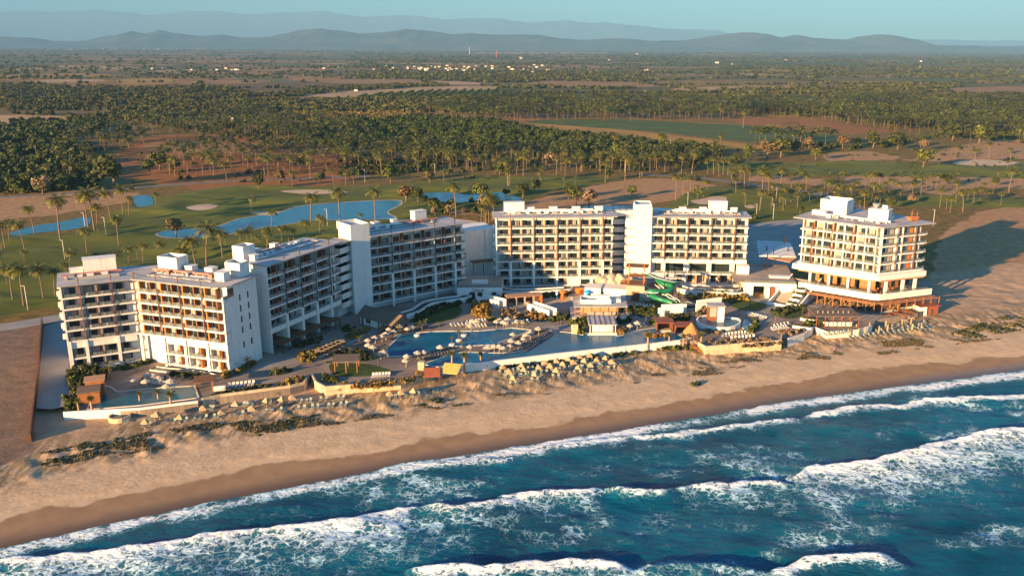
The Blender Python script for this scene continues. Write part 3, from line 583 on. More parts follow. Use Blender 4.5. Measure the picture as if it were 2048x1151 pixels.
for z in SA[5:]:
    fpart(bA, fb, 'balcony_slab', [(9.3, fb.L, .01, 1.98, z-.45, z, 'stucco')])
    for j, (a, b) in enumerate([(11.5, 14.8), (18.6, 21.9), (25, 28.3)]):
        window(bA, fb, (a+b)/2, 1.85, z+.06, 2.6, 2.35, j); fpart(bA, fb, 'partition_wall', [(b-.9, b-.65, .3, 1.9, z+.004, z+2.6, 'orange_panel')])
        if z > 2: railing(bA, fb, a-1, b+.3, .12, z)
        BALC.append((fb, (a+b)/2, .95, z, 'angled left', 2 if z > 2 else 1, 3.3))
fpart(bA, fb, 'spandrel', [(9.32, fb.L-.02, .3, 1.96, 6.9, 8.74, 'stucco')])
for x in (1.0, 9., 16.3, 23.9): fpart(bA, fb, 'column', [(x-.42, x+.42, -.12, .5, -.5, 8.74, 'stucco')])
for x in (9.6, 16.9, 24.5): fpart(bA, fb, 'partition_wall', [(x-.25, x+.25, .3, 1.97, -.5, 6.89, 'stucco')])
fpart(bA, fb, 'corner_wall', [(fb.L-.4, fb.L, .02, 2.2, -.5, 22.6, 'stucco')])
for k, x in enumerate([7.2, 10.8]):
    for z in (19.8, 16.6, 13.4, 10.2, 5.8)[k if False else 0:]:
        mb = MB(fe); mb.box(x-.28, x+.28, -.05, .06, z, z+1.9, 'window_glass'); world(mb, 'window', bA)
mb = MB(fe); mb.box(2.2, 4.6, -.05, .06, 22.1, 24.4, 'window_glass'); world(mb, 'window', bA); railing(bA, fe, .0, 4.6, -.04, 21.8)
roof(bA, [q(fa, -.8, -.7), q(fa, fa.L+.05, -.9), q(fb, 0, -.9), q(fb, fb.L-3, -.9), q(fb, fb.L+.8, 3.2), q(fb, fb.L+.8, 16), q(fb, -2.2, 16), q(fa, fa.L+.3, 16), q(fa, -.8, 16)], 25.2)
membrane(bA, fb, 2, 24, 4, 7.2, 25.56); membrane(bA, fa, 2, 15, 4, 6.5, 25.56)
rbox(bA, fa, 6.2, 14.8, 10.5, 14.5, 25.52, 4.2); rbox(bA, fa, 2.6, 6., 11.5, 14., 25.52, 1.6); rbox(bA, fb, 1.2, 8, 9.5, 14.5, 25.52, 4.4, opn=True)
rbox(bA, fb, 8.9, 11.5, 11.5, 14, 25.52, 1.6); rbox(bA, fb, 16, 18.6, 11.5, 14, 25.52, 1.6); rbox(bA, fb, 24.5, 27.5, 5.2, 8, 25.52, 2.4); rbox(bA, fb, 22, 24.4, 10, 12.5, 25.52, 1.6); rbox(bA, fb, 24., 29, 10.5, 14.8, 25.52, 4.2, opn=True)
ducts(bA, fa, .5, 16, 8.3, 25.52, 'duct_red', 1); ducts(bA, fb, .5, 27, 8.2, 25.52, 'duct_red', 2); 
# ---- B
B0, B1 = (-83.4, 253.8), (-69.8, 286.); fB = frame(B0, B1); zB = 27.2
bB = empty('hotel_building', 'white hotel block in shade just right of the angled block, tall open ground floor', 'hotel', (B0[0], B0[1], 0))
body(bB, [q(fB, .01, 2.), q(fB, fB.L, 2.), q(fB, fB.L, 13.6), q(fB, .01, 13.6)], 7.7, zB); body(bB, [q(fB, .01, 4.2), q(fB, fB.L, 4.2), q(fB, fB.L, 13.6), q(fB, .01, 13.6)], -1, 7.68, 'stucco')
fpart(bB, fB, 'side_wall', [(-.3, 0, 0, 13.6, -1, zB, 'stucco')]); 
SB = [23.4, 20.3, 17.1, 14., 10.8]; xs = [.4+i*(fB.L-.8)/9 for i in range(10)]
wing(bB, fB, SB, zB, [(xs[i]+.2, xs[i+1]-.2) for i in range(9)], [(xs[i], 'brown_panel' if i % 2 else 'stucco', 1) for i in range(1, 9)], 'shaded left', posts=(7.4, 14.8, 22.2, 29.6), post_lo=10.5, cols=(), dep=2.)
fpart(bB, fB, 'balcony_slab', [(0, fB.L, 0, 2.05, 7.25, 7.7, 'stucco')])
for i, (a, b) in enumerate([(.6, 6.6), (8.4, 14), (15.8, 21.4), (23.2, 28.8), (30.4, 34.2)]):
    window(bB, fB, a+1.8, 1.94, 7.76, 3., 2.35, i); window(bB, fB, b-1.3, 1.94, 7.76, 2.2, 2.35, i+1); railing(bB, fB, a, b, .12, 7.7); BALC.append((fB, a+3, .95, 7.7, 'shaded left', 1, 5))
    fpart(bB, fB, 'brown_wall', [(a+.3, b, 4.12, 4.18, .2, 6.6, 'wood_dark')])
for x in (7.4, 14.8, 22.2, 29.6): fpart(bB, fB, 'column', [(x-.5, x+.5, -.12, 4.1, -.5, 10.34, 'stucco')])
fpart(bB, fB, 'spandrel', [(.01, fB.L, .1, 4.3, 6.1, 7.24, 'stucco')])
for a in (2, 10, 17.5, 25): fpart(bB, fB, 'awning', [(a-1.5, a+4.5, -3.2, 3.9, 2.9, 3.05, 'wood_dark')]+[(xx, xx+.14, -3.1, -2.96, -.1, 2.9, 'dark_steel') for xx in (a-1.3, a+1.5, a+4.2)])
roof(bB, [q(fB, -1., -1.4), q(fB, fB.L+1., -1.4), q(fB, fB.L+1., 14.4), q(fB, -1, 14.4)], zB); membrane(bB, fB, 4, 32, 5.5, 9, zB+.36)
rbox(bB, fB, 1.2, 6.4, 9.5, 13.6, zB+.32, 4.2, opn=True); ducts(bB, fB, 6, 20, 9.8, zB+.32, 'duct_red', 4); ducts(bB, fB, 20, 31, 10.5, zB+.32, 'duct_white', 5)
rbox(bB, fB, 2, 4, 6, 8, zB+.32, 1.7); rbox(bB, fB, 9, 11, 11, 13.2, zB+.32, 1.5); rbox(bB, fB, 17, 19, 11, 13, zB+.32, 1.6)
# ---- C1 with its lift tower and the curved stair landings towards B
D0, D1 = (-62.3, 299.5), (-31.6, 325.); fC = frame(D0, D1); zC = 26.2
bC = empty('hotel_building', 'white hotel block in shade with a square lift tower on its left end, second from left behind', 'hotel', (D0[0], D0[1], 0))
bC['label'] = 'long shaded white hotel block whose left end is a windowless square lift tower'
body(bC, [q(fC, .01, 2), q(fC, fC.L, 2), q(fC, fC.L, 13.5), q(fC, .01, 13.5)], -1, zC)
SC = [22.2, 18.9, 15.6, 12.3, 9.0, 5.7, 2.4]; n = 9; xs = [.2+i*(fC.L-.4)/n for i in range(n+1)]
wing(bC, fC, SC, zC, [(xs[i]+.2, xs[i+1]-.2) for i in range(n)], [(xs[i], 'brown_panel' if i % 2 else 'stucco', 1) for i in range(1, n)], 'lift tower', posts=(xs[2]-.4, xs[4]-.4, xs[6]-.2, xs[8]-.2), post_lo=12., cols=(xs[2]-.4, xs[4]-.4, xs[6]-.2, xs[8]-.2), col_hi=11.85, dep=2.)
body(bC, [q(fC, -7.2, -.6), q(fC, -.02, -.6), q(fC, -.02, 8.5), q(fC, -7.2, 8.5)], -1, 28.6)
rbox(bC, fC, -7.2, -.02, -.6, 9.5, 28.6, 2.6, opn=True, name='tower_parapet'); roof(bC, [q(fC, .03, -1.2), q(fC, fC.L+1, -1.2), q(fC, fC.L+1, 14.4), q(fC, .03, 14.4)], zC); membrane(bC, fC, 2, 30, 6, 9.5, zC+.36)
rbox(bC, fC, 25, 30, 11, 14.2, zC+.32, 4., name='roof_box'); rbox(bC, fC, 8, 10.5, 11, 13.5, zC+.32, 1.9); rbox(bC, fC, 16, 18, 11.5, 13.5, zC+.32, 1.9); rbox(bC, fC, 3, 5.5, 10.5, 13, zC+.32, 1.8)
ducts(bC, fC, 19, 34, 9.6, zC+.32, 'duct_red', 6); ducts(bC, fC, 6, 18, 10., zC+.32, 'duct_white', 7)
def arc(cx, cy, r, a0, a1, n=10): return [(cx+r*math.cos(R_(a0+(a1-a0)*i/n)), cy+r*math.sin(R_(a0+(a1-a0)*i/n))) for i in range(n+1)]
def landings(name, label, P, Q, dep, zs, bh=1.9, base=(0, 0), grow=0):
    fr = frame(P, Q); o = empty(name, label, 'stair tower', (P[0], P[1], 0)); L_ = fr.L
    mb = MB(fr); mb.box(.3, L_-.3, 2.2, dep, -1, zs[-1]+1.9, 'stucco'); world(mb, 'wall', o)
    for i, z in enumerate(zs):
        mb = MB(fr); mb.box(0, L_, 0, .25, z-.35, z-.35+bh, 'stucco'); mb.box(0, .25, .26, dep, z-.35, z-.35+bh, 'stucco'); mb.box(.251, L_, .251, dep, z-.35, z-.1, 'stucco_plain'); world(mb, 'landing_band', o)
        mb = MB(fr); mb.box(.5, L_-.4, 2.12, 2.19, z+.1, z+2.5, 'window_glass'); world(mb, 'window', o)
    mb = MB(fr); mb.box(-1.2, L_+.3, -1.2, dep, zs[-1]+3.2, zs[-1]+3.5, 'roof_edge'); world(mb, 'roof', o); return o
landings('stair_tower', 'stack of white stair landings between the shaded block and the square lift tower', (-70.4, 290), (-67.8, 296.6), 7, [3.6+i*3.15 for i in range(7)], 1.9)
# ---- C
E0, E1 = (-20.2, 330.4), (24.3, 334.6); fM = frame(E0, E1); zM = 27.
bM = empty('hotel_building', 'sunlit white hotel block in the middle, eight floors of balconies in ten columns', 'hotel', (E0[0], E0[1], 0))
body(bM, [q(fM, .01, 2), q(fM, fM.L-.02, 2), q(fM, fM.L-.02, 12), q(fM, .01, 12)], -1, zM)
SM = [23.2, 20., 16.8, 13.6, 10.3, 7.0, 3.8, .55]
zx = lambda v: (v-520)/1245*fM.L+.0
bm = [(zx(a), zx(b)) for a, b in ((540, 652), (672, 775), (788, 898), (920, 1020), (1035, 1145), (1170, 1265), (1280, 1390), (1415, 1510), (1525, 1630), (1660, 1752))]
fm = [(zx(660), 'tan_panel', 1), (zx(782), 'tan_panel', 0), (zx(908), 'tan_panel', 1), (zx(1028), 'tan_panel', 0), (zx(1155), 'tan_panel', 1), (zx(1272), 'tan_panel', 0), (zx(1400), 'tan_panel', 1), (zx(1518), 'tan_panel', 0), (zx(1643), 'tan_panel', 1)]
skip = [(7, bm[k][0]) for k in (6, 7, 8, 9)]
wing(bM, fM, SM, zM, bm, fm, 'middle', posts=[zx(v) for v in (665, 912, 1160, 1405, 1655)], post_lo=10.3, cols=[zx(v) for v in (665, 912, 1160, 1405, 1655)], col_hi=10.2, rail_skip=skip, post_mat='rust_steel')
fpart(bM, fM, 'side_wall', [(-.3, 0, .02, 12, -1, zM, 'stucco')]); fpart(bM, fM, 'top_band', [(0, fM.L, .5, 1.99, 26.1, zM-.01, 'stucco')])
fpart(bM, fM, 'spandrel', [(zx(1275), fM.L, .2, 1.98, -.5, 3.34, 'stucco')]); 
for x, w, h in ((zx(1470), 3.2, 2.4), (zx(1575), 1.6, 2.4)): mb = MB(fM); mb.box(x-w/2, x+w/2, .1, .19, .2, .2+h, 'window_glass'); world(mb, 'window', bM)
for x in (zx(755), zx(992), zx(1240), zx(1482), zx(1727)): fpart(bM, fM, 'downpipe', [(x-.1, x+.1, .3, .49, 26.1, zM-.02, 'stucco_plain')])
roof(bM, [q(fM, -1.4, -.9), q(fM, fM.L+1.3, -.9), q(fM, fM.L+1.3, 13), q(fM, -1.4, 13)], zM); membrane(bM, fM, 3, 41, 5, 9, zM+.36)
rbox(bM, fM, 3.2, 11, 9.6, 12.6, zM+.32, 3.9); ducts(bM, fM, 4, 41, 7.4, zM+.32, 'duct_white', 8); ducts(bM, fM, 8, 38, 10.3, zM+.32, 'duct_white', 9)
for x in (12, 21, 30, 39): rbox(bM, fM, x, x+3, 10.8, 12.6, zM+.32, 1.7)
for i in range(6): fpart(bM, fM, 'side_balcony', [(-1.3, -.31, 7.5, 9.7, 5.5+3.2*i, 6.6+3.2*i, 'stucco')])
# ---- link between C and D
fl = frame((24.9, 345.2), (33.6, 346)); lk = empty('walkway_stack', 'stack of pale open walkways linking the middle block and the block with the slide', 'walkway', (24.9, 345.2, 0))
for i in range(8): z = 2.6+3.15*i; fpart(lk, fl, 'walkway_band', [(0, fl.L, 0, .25, z+.5, z+2.5, 'stucco'), (.01, fl.L-.01, .26, 3, z+.5, z+.8, 'stucco_plain')]); fpart(lk, fl, 'gap_shade_panel', [(.02, fl.L-.02, 2.6, 2.7, z-.6, z+.45, 'interior')])  # dark panels behind the gaps carry their shade in the colour
fpart(lk, fl, 'wall', [(0.02, fl.L-.02, 3.02, 6, -1, 27, 'stucco')]); 
mb = MB(fl); mb.box(-.8, 9.5, .2, 3.5, 29.3, 29.5, 'dark_steel')
for x in (0, 2.6, 5.2, 8.8):
    for y in (.4, 3.2): mb.box(x, x+.15, y, y+.15, 27, 29.29, 'dark_steel')
world(mb, 'pergola', lk)
# ---- D
F0, F1 = (39.6, 336.8), (76.2, 335.2); fD = frame(F0, F1); zD = 26.6
bD = empty('hotel_building', 'sunlit white hotel block behind the green slide, wide tower wall on its left', 'hotel', (F0[0], F0[1], 0))
body(bD, [q(fD, .01, 2), q(fD, fD.L-.02, 2), q(fD, fD.L-.02, 12), q(fD, .01, 12)], -1, zD)
SD = [22.9, 19.7, 16.5, 13.3, 10.1]; zd = lambda v: (v-440)/940*fD.L
bd = [(zd(a), zd(b)) for a, b in ((455, 552), (572, 662), (677, 780), (798, 890), (905, 1008), (1030, 1122), (1138, 1240), (1262, 1355))]
fd = [(zd(562), 'brown_panel', 1), (zd(669), 'tan_panel', 0), (zd(789), 'brown_panel', 1), (zd(898), 'tan_panel', 0), (zd(1019), 'brown_panel', 1), (zd(1130), 'tan_panel', 0), (zd(1251), 'brown_panel', 1)]
wing(bD, fD, SD, zD, bd, fd, 'slide', posts=[zd(v) for v in (562, 789, 1019, 1251)], post_lo=9.8, cols=[zd(v) for v in (562, 789, 1019, 1251)], col_hi=9.6, post_mat='rust_steel')
fpart(bD, fD, 'spandrel', [(0, fD.L, .2, 1.98, 8.6, 9.64, 'stucco'), (0, fD.L, .2, 1.98, 3.9, 4.6, 'stucco')]); fpart(bD, fD, 'balcony_slab', [(0, fD.L, -1.2, 1.99, 4.25, 4.7, 'stucco')])
for a, b in ((475, 535), (580, 760), (830, 990), (1040, 1220), (1260, 1320)):
    mb = MB(fD); x0, x1 = zd(a), zd(b); mb.box(x0, x1, 1.9, 1.97, 4.9, 8.0, 'window_glass'); nn = max(2, int((x1-x0)/1.5))
    for i in range(nn+1): xx = x0+(x1-x0-.08)*i/nn; mb.box(xx, xx+.08, 1.84, 1.895, 4.9, 8., 'frame_dark')
    mb.box(x0, x1, 1.85, 1.894, 6.7, 6.8, 'frame_dark'); world(mb, 'window', bD); railing(bD, fD, x0-.4, x1+.4, -1.1, 4.7)
for i, (a, b) in enumerate(((660, 760), (790, 880), (890, 990), (1005, 1100), (1120, 1210), (1235, 1325))): window(bD, fD, (zd(a)+zd(b))/2, 1.94, .8, 3., 2.7, i % 5); BALC.append((fD, (zd(a)+zd(b))/2, .6, .6, 'slide', 1, 3))
fpart(bD, fD, 'terrace', [(zd(640), fD.L, -2.5, 1.9, -.5, .6, 'stucco')]); [fpart(bD, fD, 'partition_wall', [(zd(x)-.2, zd(x)+.2, -1, 1.9, .61, 4.2, 'tan_panel' if x != 775 else 'stucco')]) for x in (775, 885, 998, 1110, 1222)]
fpart(bD, fD, 'canopy', [(zd(300), zd(775), -4, -1.21, 3.2, 3.35, 'stucco')])
for x in (zd(605), zd(835), zd(1063), zd(1295)): fpart(bD, fD, 'downpipe', [(x-.1, x+.1, 1.7, 1.98, 25.3, zD-.02, 'stucco_plain')])
fpart(bD, fD, 'tower', [(-7.4, -.5, -.5, 9, -1, 30.4, 'stucco')]); rbox(bD, fD, -7.2, -.7, -.3, 8.8, 30.42, 1., opn=True, name='tower_parapet')
fpart(bD, fD, 'link_wall', [(-.5, .1, .3, 9, -1, zD, 'stucco')])
for i in range(7): fpart(bD, fD, 'landing_band', [(-10.6, -7.42, .8, 3, 3.6+3.15*i, 5.6+3.15*i, 'stucco')]); 
fpart(bD, fD, 'stair_wall', [(-10.4, -7.42, 3.1, 8, -1, 26, 'stucco_plain')])
roof(bD, [q(fD, -1., -.9), q(fD, fD.L+.9, -.9), q(fD, fD.L+.9, 13), q(fD, -.45, 13), q(fD, -.45, -.6), q(fD, -1, -.6)], zD); membrane(bD, fD, 3, 34, 5, 9, zD+.36)
rbox(bD, fD, 22.5, 29.5, 9.6, 12.6, zD+.32, 4.3); ducts(bD, fD, 4, 33, 7.6, zD+.32, 'duct_white', 11); ducts(bD, fD, 6, 28, 10.5, zD+.32, 'duct_white', 12)
for x in (11, 19, 31): rbox(bD, fD, x, x+2.6, 10.6, 12.4, zD+.32, 1.6)
# ---- E: corner block at the right
H0, H1, H2 = (92.2, 321.6), (115.6, 304.6), (134.2, 311.8); fE = frame(H0, H1); fF = frame(H1, H2); zE = 29.3
bE = empty('hotel_building', 'sunlit corner hotel block at the far right over an open restaurant floor', 'hotel', (H1[0], H1[1], 0))
ex = [q(fE, .3, 2), q(fE, fE.L-1.3, 2), q(fF, 1.3, 2), q(fF, fF.L-.3, 2), q(fF, fF.L-.3, 24), q(fE, 8., 27), q(fE, .3, 20)]
body(bE, ex, 12.2, zE); exi = [q(fE, 3.3, 7), q(fE, fE.L-3.3, 7), q(fF, 3.3, 7), q(fF, fF.L-2.3, 7), q(fF, fF.L-.3, 24), q(fE, 8., 27), q(fE, .3, 20)]; body(bE, exi, -1, 12.19, 'stucco_plain')
SE = [25.6, 22.4, 19.2, 16., 12.7]
be = [(1.3, 4.6), (5.4, 8.4), (8.7, 11.4), (12.8, 16), (16.3, 18.9), (20.2, 23.6), (23.9, 27.1)]
wing(bE, fE, SE, zE, be, [(.9, 'stucco', 1), (5., 'brown_panel', 1), (8.55, 'stucco', 0), (12.2, 'brown_panel', 1), (16.15, 'stucco', 0), (19.6, 'brown_panel', 1), (23.7, 'stucco', 0), (27.6, 'stucco', 1)], 'right corner', posts=(4.6, 11.9, 19.3, 27.9), post_lo=12.9, post_mat='rust_steel')
bf = [(1.6, 4.4), (4.9, 7.9), (8.7, 9.6), (10.6, 13.4), (13.9, 16.4), (17., 18.8)]
wing(bE, fF, SE, zE, bf, [(x, 'stucco', 1) for x in (1.2, 8.2, 10.1)], 'right corner', posts=(7.2, 15.6), post_lo=12.9, post_mat='rust_steel', furn=False)
for z in SE:
    for x in (10.9, 14.4): mb = MB(fF); mb.box(x, x+1.5, 1.7, 1.88, z+.05, z+2.7, 'orange_panel'); world(mb, 'orange_shutter', bE)
sl = [q(fE, -1.6, -1.3), q(fE, fE.L+.2, -1.3), q(fF, -.2, -1.3), q(fF, fF.L+1.2, -1.3), q(fF, fF.L+1.2, 25), q(fE, 8, 28), q(fE, -1.6, 20)]
mb = MB(); mb.prism(sl, 10.4, 12.25, 'stucco'); world(mb, 'deep_slab', bE)
sl2 = [q(fE, 2.2, -3.4), q(fE, fE.L+.6, -3.4), q(fF, -.6, -3.4), q(fF, fF.L+2.4, -3.4), q(fF, fF.L+2.4, 22), q(fE, 8, 26), q(fE, 2.2, 18)]
mb = MB(); mb.prism(sl2, 3.9, 4.5, 'stucco', 'deck_paving'); world(mb, 'terrace_floor', bE); mb = MB(); mb.ring(sl2[:4], .35, 3.95, 6.2, 'stucco', closed=False); world(mb, 'terrace_parapet', bE)
for fr, X in ((fE, (5.5, 12.5, 19.5, 27)), (fF, (3.5, 11, 16.5))):
    for x in X: fpart(bE, fr, 'column', [(x-.45, x+.45, -1.6, -.7, 4.51, 10.39, 'stucco')])
for fr in (fE, fF):
    mb = MB(fr); mb.box(2.5, fr.L-2, 6.7, 6.98, 4.6, 9.9, 'wood_orange'); 
    for k in range(6): mb.box(3+k*3.3, 4.8+k*3.3, 6.6, 6.69, 5.0, 8.2, 'window_glass')
    world(mb, 'restaurant_front', bE)
    mb = MB(fr); mb.box(1 if fr is fE else .2, fr.L-.2, -2., 6.5, 10.1, 10.39, 'tan_panel'); world(mb, 'soffit', bE)
    railing(bE, fr, 2.6 if fr is fE else .3, fr.L-(.3 if fr is fE else -1), -3.0, 6.2, .6)
    mb = MB(fr); mb.box(3, fr.L-2, 5, 5.3, -.1, 3.8, 'tan_panel')
    for k in range(7): mb.box(3.6+k*3., 5.2+k*3., 4.9, 4.99, 0, 2.8, 'window_glass' if k % 2 else 'curtain')
    world(mb, 'shop_front', bE)
fpart(bE, fF, 'glass_balcony', [(fF.L, fF.L+1.3, 0.3, 9, z-.3, z, 'stucco') for z in SE]); 
for z in SE: o = railing(bE, fF, fF.L, fF.L+1.3, .35, z)
roof(bE, [q(fE, -2.6, -1.4), q(fE, fE.L+.2, -1.4), q(fF, -.2, -1.4), q(fF, fF.L+3, -1.4), q(fF, fF.L+1.6, 25), q(fE, 8, 28), q(fE, -1.6, 16)], zE)
rbox(bE, fE, 1.8, 11.8, 14, 22, zE+.32, 5.2, opn=True); rbox(bE, fE, 21, 28, 10, 15, zE+.32, 4., opn=False); ducts(bE, fE, 6, 30, 6.5, zE+.32, 'duct_white', 14); ducts(bE, fF, -1, 14, 10, zE+.32, 'duct_white', 15)
mb = MB(fE); mb.cone(23, 12, zE+4.6, zE+6.2, .5, 1.5, 'louvre', 10); mb.cone(26, 12.5, zE+4.6, zE+5.8, 1.2, 1., 'duct_white', 10); world(mb, 'roof_fan', bE)
rbox(bE, fE, 1, 6, 8, 11, zE+.32, 1.5)
fpart(bE, fF, 'roof_crane', [(16.5, 20, 4, 6, zE+.6, zE+1.6, 'wood_orange'), (16.2, 20.2, 3.8, 6.2, zE+1.61, zE+1.75, 'paint_orange'), (17, 17.2, 4.4, 4.6, zE+.3, zE+4.2, 'wood_orange'), (16.2, 20.4, 4.45, 4.55, zE+2.9, zE+3., 'wood_orange'), (19.5, 19.7, 4.4, 4.6, zE+.3, zE+3.4, 'wood_orange')])
# pergola skirting E
for fr, n in ((fE, 10), (fF, 7)):
    pg = empty('pergola', 'orange timber pergola along the '+('left' if fr is fE else 'right')+' front of the corner block restaurant', 'pergola', fr(0, -6, 0))
    pg['label'] = 'orange timber pergola under the %s white terrace of the corner hotel' % ('long left-hand' if fr is fE else 'short right-hand')
    a0 = 1.8 if fr is fE else -2.6; a1 = fr.L+(2.3 if fr is fE else 3.4)
    mb = MB(fr); mb.box(a0, a1, -7.1, -3.45, 3.3, 3.5, 'wood_orange'); world(mb, 'roof_slats', pg)
    for i in range(n+1): x = a0+.2+(a1-a0-.4)*i/n; mb = MB(fr); mb.box(x-.1, x+.1, -6.9, -6.7, -.1, 4.1, 'wood_orange'); world(mb, 'post', pg)
# ---- low buildings between the blocks
fs = frame(AY(932, 525, 340)[:2], AY(992, 525, 345)[:2])
b = empty('theatre_building', 'plain windowless white box building between the lift tower block and the middle block', 'building', (fs.P.x, fs.P.y, 0))
rbox(b, fs, 0, 12.5, 0, 14, -1, 21, 'stucco', 'wall'); fpart(b, fs, 'step_wall', [(7.9, 12.6, -1.2, -.01, -1, 20.5, 'stucco')]); fpart(b, fs, 'canopy', [(1, 15, -5, -1.3, 8.2, 8.5, 'wood_dark')]+[(x, x+.2, -4.8, -4.6, 0, 8.19, 'wood_dark') for x in (1.3, 5.5, 10, 14)])
mb = MB(fs); mb.box(-5.5, -.5, -2, 1, 11.5, 11.8, 'roof_red'); mb.box(-5.3, -5.1, -1.8, -1.6, 0, 11.5, 'wood_dark'); mb.box(-.9, -.7, -1.8, -1.6, 0, 11.5, 'wood_dark'); world(mb, 'red_awning', b)
ft = frame(G(925, 598)[:2], G(1000, 598)[:2])
b = empty('terrace_building', 'low white terrace building with a red script sign over two dark doors', 'building', (ft.P.x, ft.P.y, 0))
fpart(b, ft, 'wall', [(-2, 14.5, 0, 18, -1, 4.3, 'stucco')]); fpart(b, ft, 'floor', [(-2, 14.5, .3, 18, 4.31, 4.4, 'deck_paving')]); railing(b, ft, -2, 14.4, .15, 4.4)
for x, w in ((3.6, 2.2), (6.4, 1.7), (11.6, 1.8)): fpart(b, ft, 'door', [(x-w/2, x+w/2, -.06, .05, 0 if x < 10 else 1.6, 2.7, 'window_glass')])
fpart(b, ft, 'planter', [(3, 9, 5, 9.5, 4.41, 5., 'stucco')]); 
cu = bpy.data.curves.new('sign_lettering', 'FONT'); cu.body = 'Cayena'; cu.size = 1.5; cu.extrude = .04; cu.shear = .35; cu.materials.append(MATS['sign_red'])
t0_ = bpy.data.objects.new('sign_lettering', cu); me_ = bpy.data.meshes.new_from_object(t0_); bpy.data.objects.remove(t0_); t_ = link('sign_lettering', me_); t_.parent = b; t_.rotation_euler = (R_(90), 0, ft.rz); t_.location = Vector(ft(3.2, -.08, 3.0))-Vector(b.location)
# right hand lobby: tilted roofs, terrace, ramp stairs
fr_ = frame(G(1487, 592)[:2], G(1590, 596)[:2])
b = empty('lobby_terrace', 'white raised terrace with dark gateway openings between slide block and corner block', 'building', (fr_.P.x, fr_.P.y, 0))
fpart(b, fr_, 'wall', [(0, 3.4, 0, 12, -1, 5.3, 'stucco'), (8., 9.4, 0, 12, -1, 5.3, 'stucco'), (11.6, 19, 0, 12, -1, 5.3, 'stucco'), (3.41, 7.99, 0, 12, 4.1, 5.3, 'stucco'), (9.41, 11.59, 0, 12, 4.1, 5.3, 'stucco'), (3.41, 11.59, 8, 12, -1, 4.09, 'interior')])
fpart(b, fr_, 'floor', [(-4, 19, .3, 30, 5.31, 5.4, 'deck_paving')]); railing(b, fr_, 0, 18.8, .2, 5.4)
fpart(b, fr_, 'planter', [(10, 17.5, 8, 11, 5.41, 6., 'stucco')]); fpart(b, fr_, 'service_box', [(-2, 2.6, 12, 16, 5.41, 8.6, 'stucco')])
fpart(b, fr_, 'wood_door', [(9.6, 11.5, .5, .6, 0, 3.6, 'brown_panel')])
# folded lobby roof
lb = empty('lobby_pavilion', 'pavilion with a tilted folded white roof left of the corner block', 'pavilion', AY(1560, 545, 350)[:2]+(0,))
mb = MB(); p = [AY(1512, 512, 344), AY(1590, 517, 344), AY(1577, 486, 362), AY(1516, 509, 356)]
def slab(mb, pts, t, m):
    n = len(pts); vs = [tuple(p) for p in pts]+[(p[0], p[1], p[2]-t) for p in pts]
    mb.add(vs, [tuple(range(n)), tuple(range(n, 2*n))[::-1]]+[(i, n+i, n+(i+1) % n, (i+1) % n) for i in range(n)], m)
slab(mb, [AY(1518, 511, 344), AY(1592, 513, 344), AY(1581, 485, 366), AY(1573, 484, 366)], .35, 'stucco'); slab(mb, [AY(1513, 480, 366), AY(1572, 483.5, 366), AY(1517.5, 510.5, 344)], .35, 'roof_membrane'); slab(mb, [AY(1535, 515, 342), AY(1596, 513, 346), AY(1580, 524, 340)], .25, 'tan_panel')
world(mb, 'folded_roof', lb)
for x, y in ((1533, 541), (1592, 540), (1545, 530)): q_ = G(x, y, 5.4); mb = MB(); mb.box(q_[0]-.15, q_[0]+.15, q_[1]-.15, q_[1]+.15, 5.4, 12.5, 'dark_steel'); world(mb, 'post', lb)
mb = MB(); 
for x, y in ((1533.5, 500), (1576, 502), (1569, 481)): a = AY(x, y, 352); mb.box(a[0]-.18, a[0]+.18, a[1]-.18, a[1]+.18, a[2]-1.5, a[2]+1.6, 'dark_steel')
world(mb, 'vent_pipe', lb)
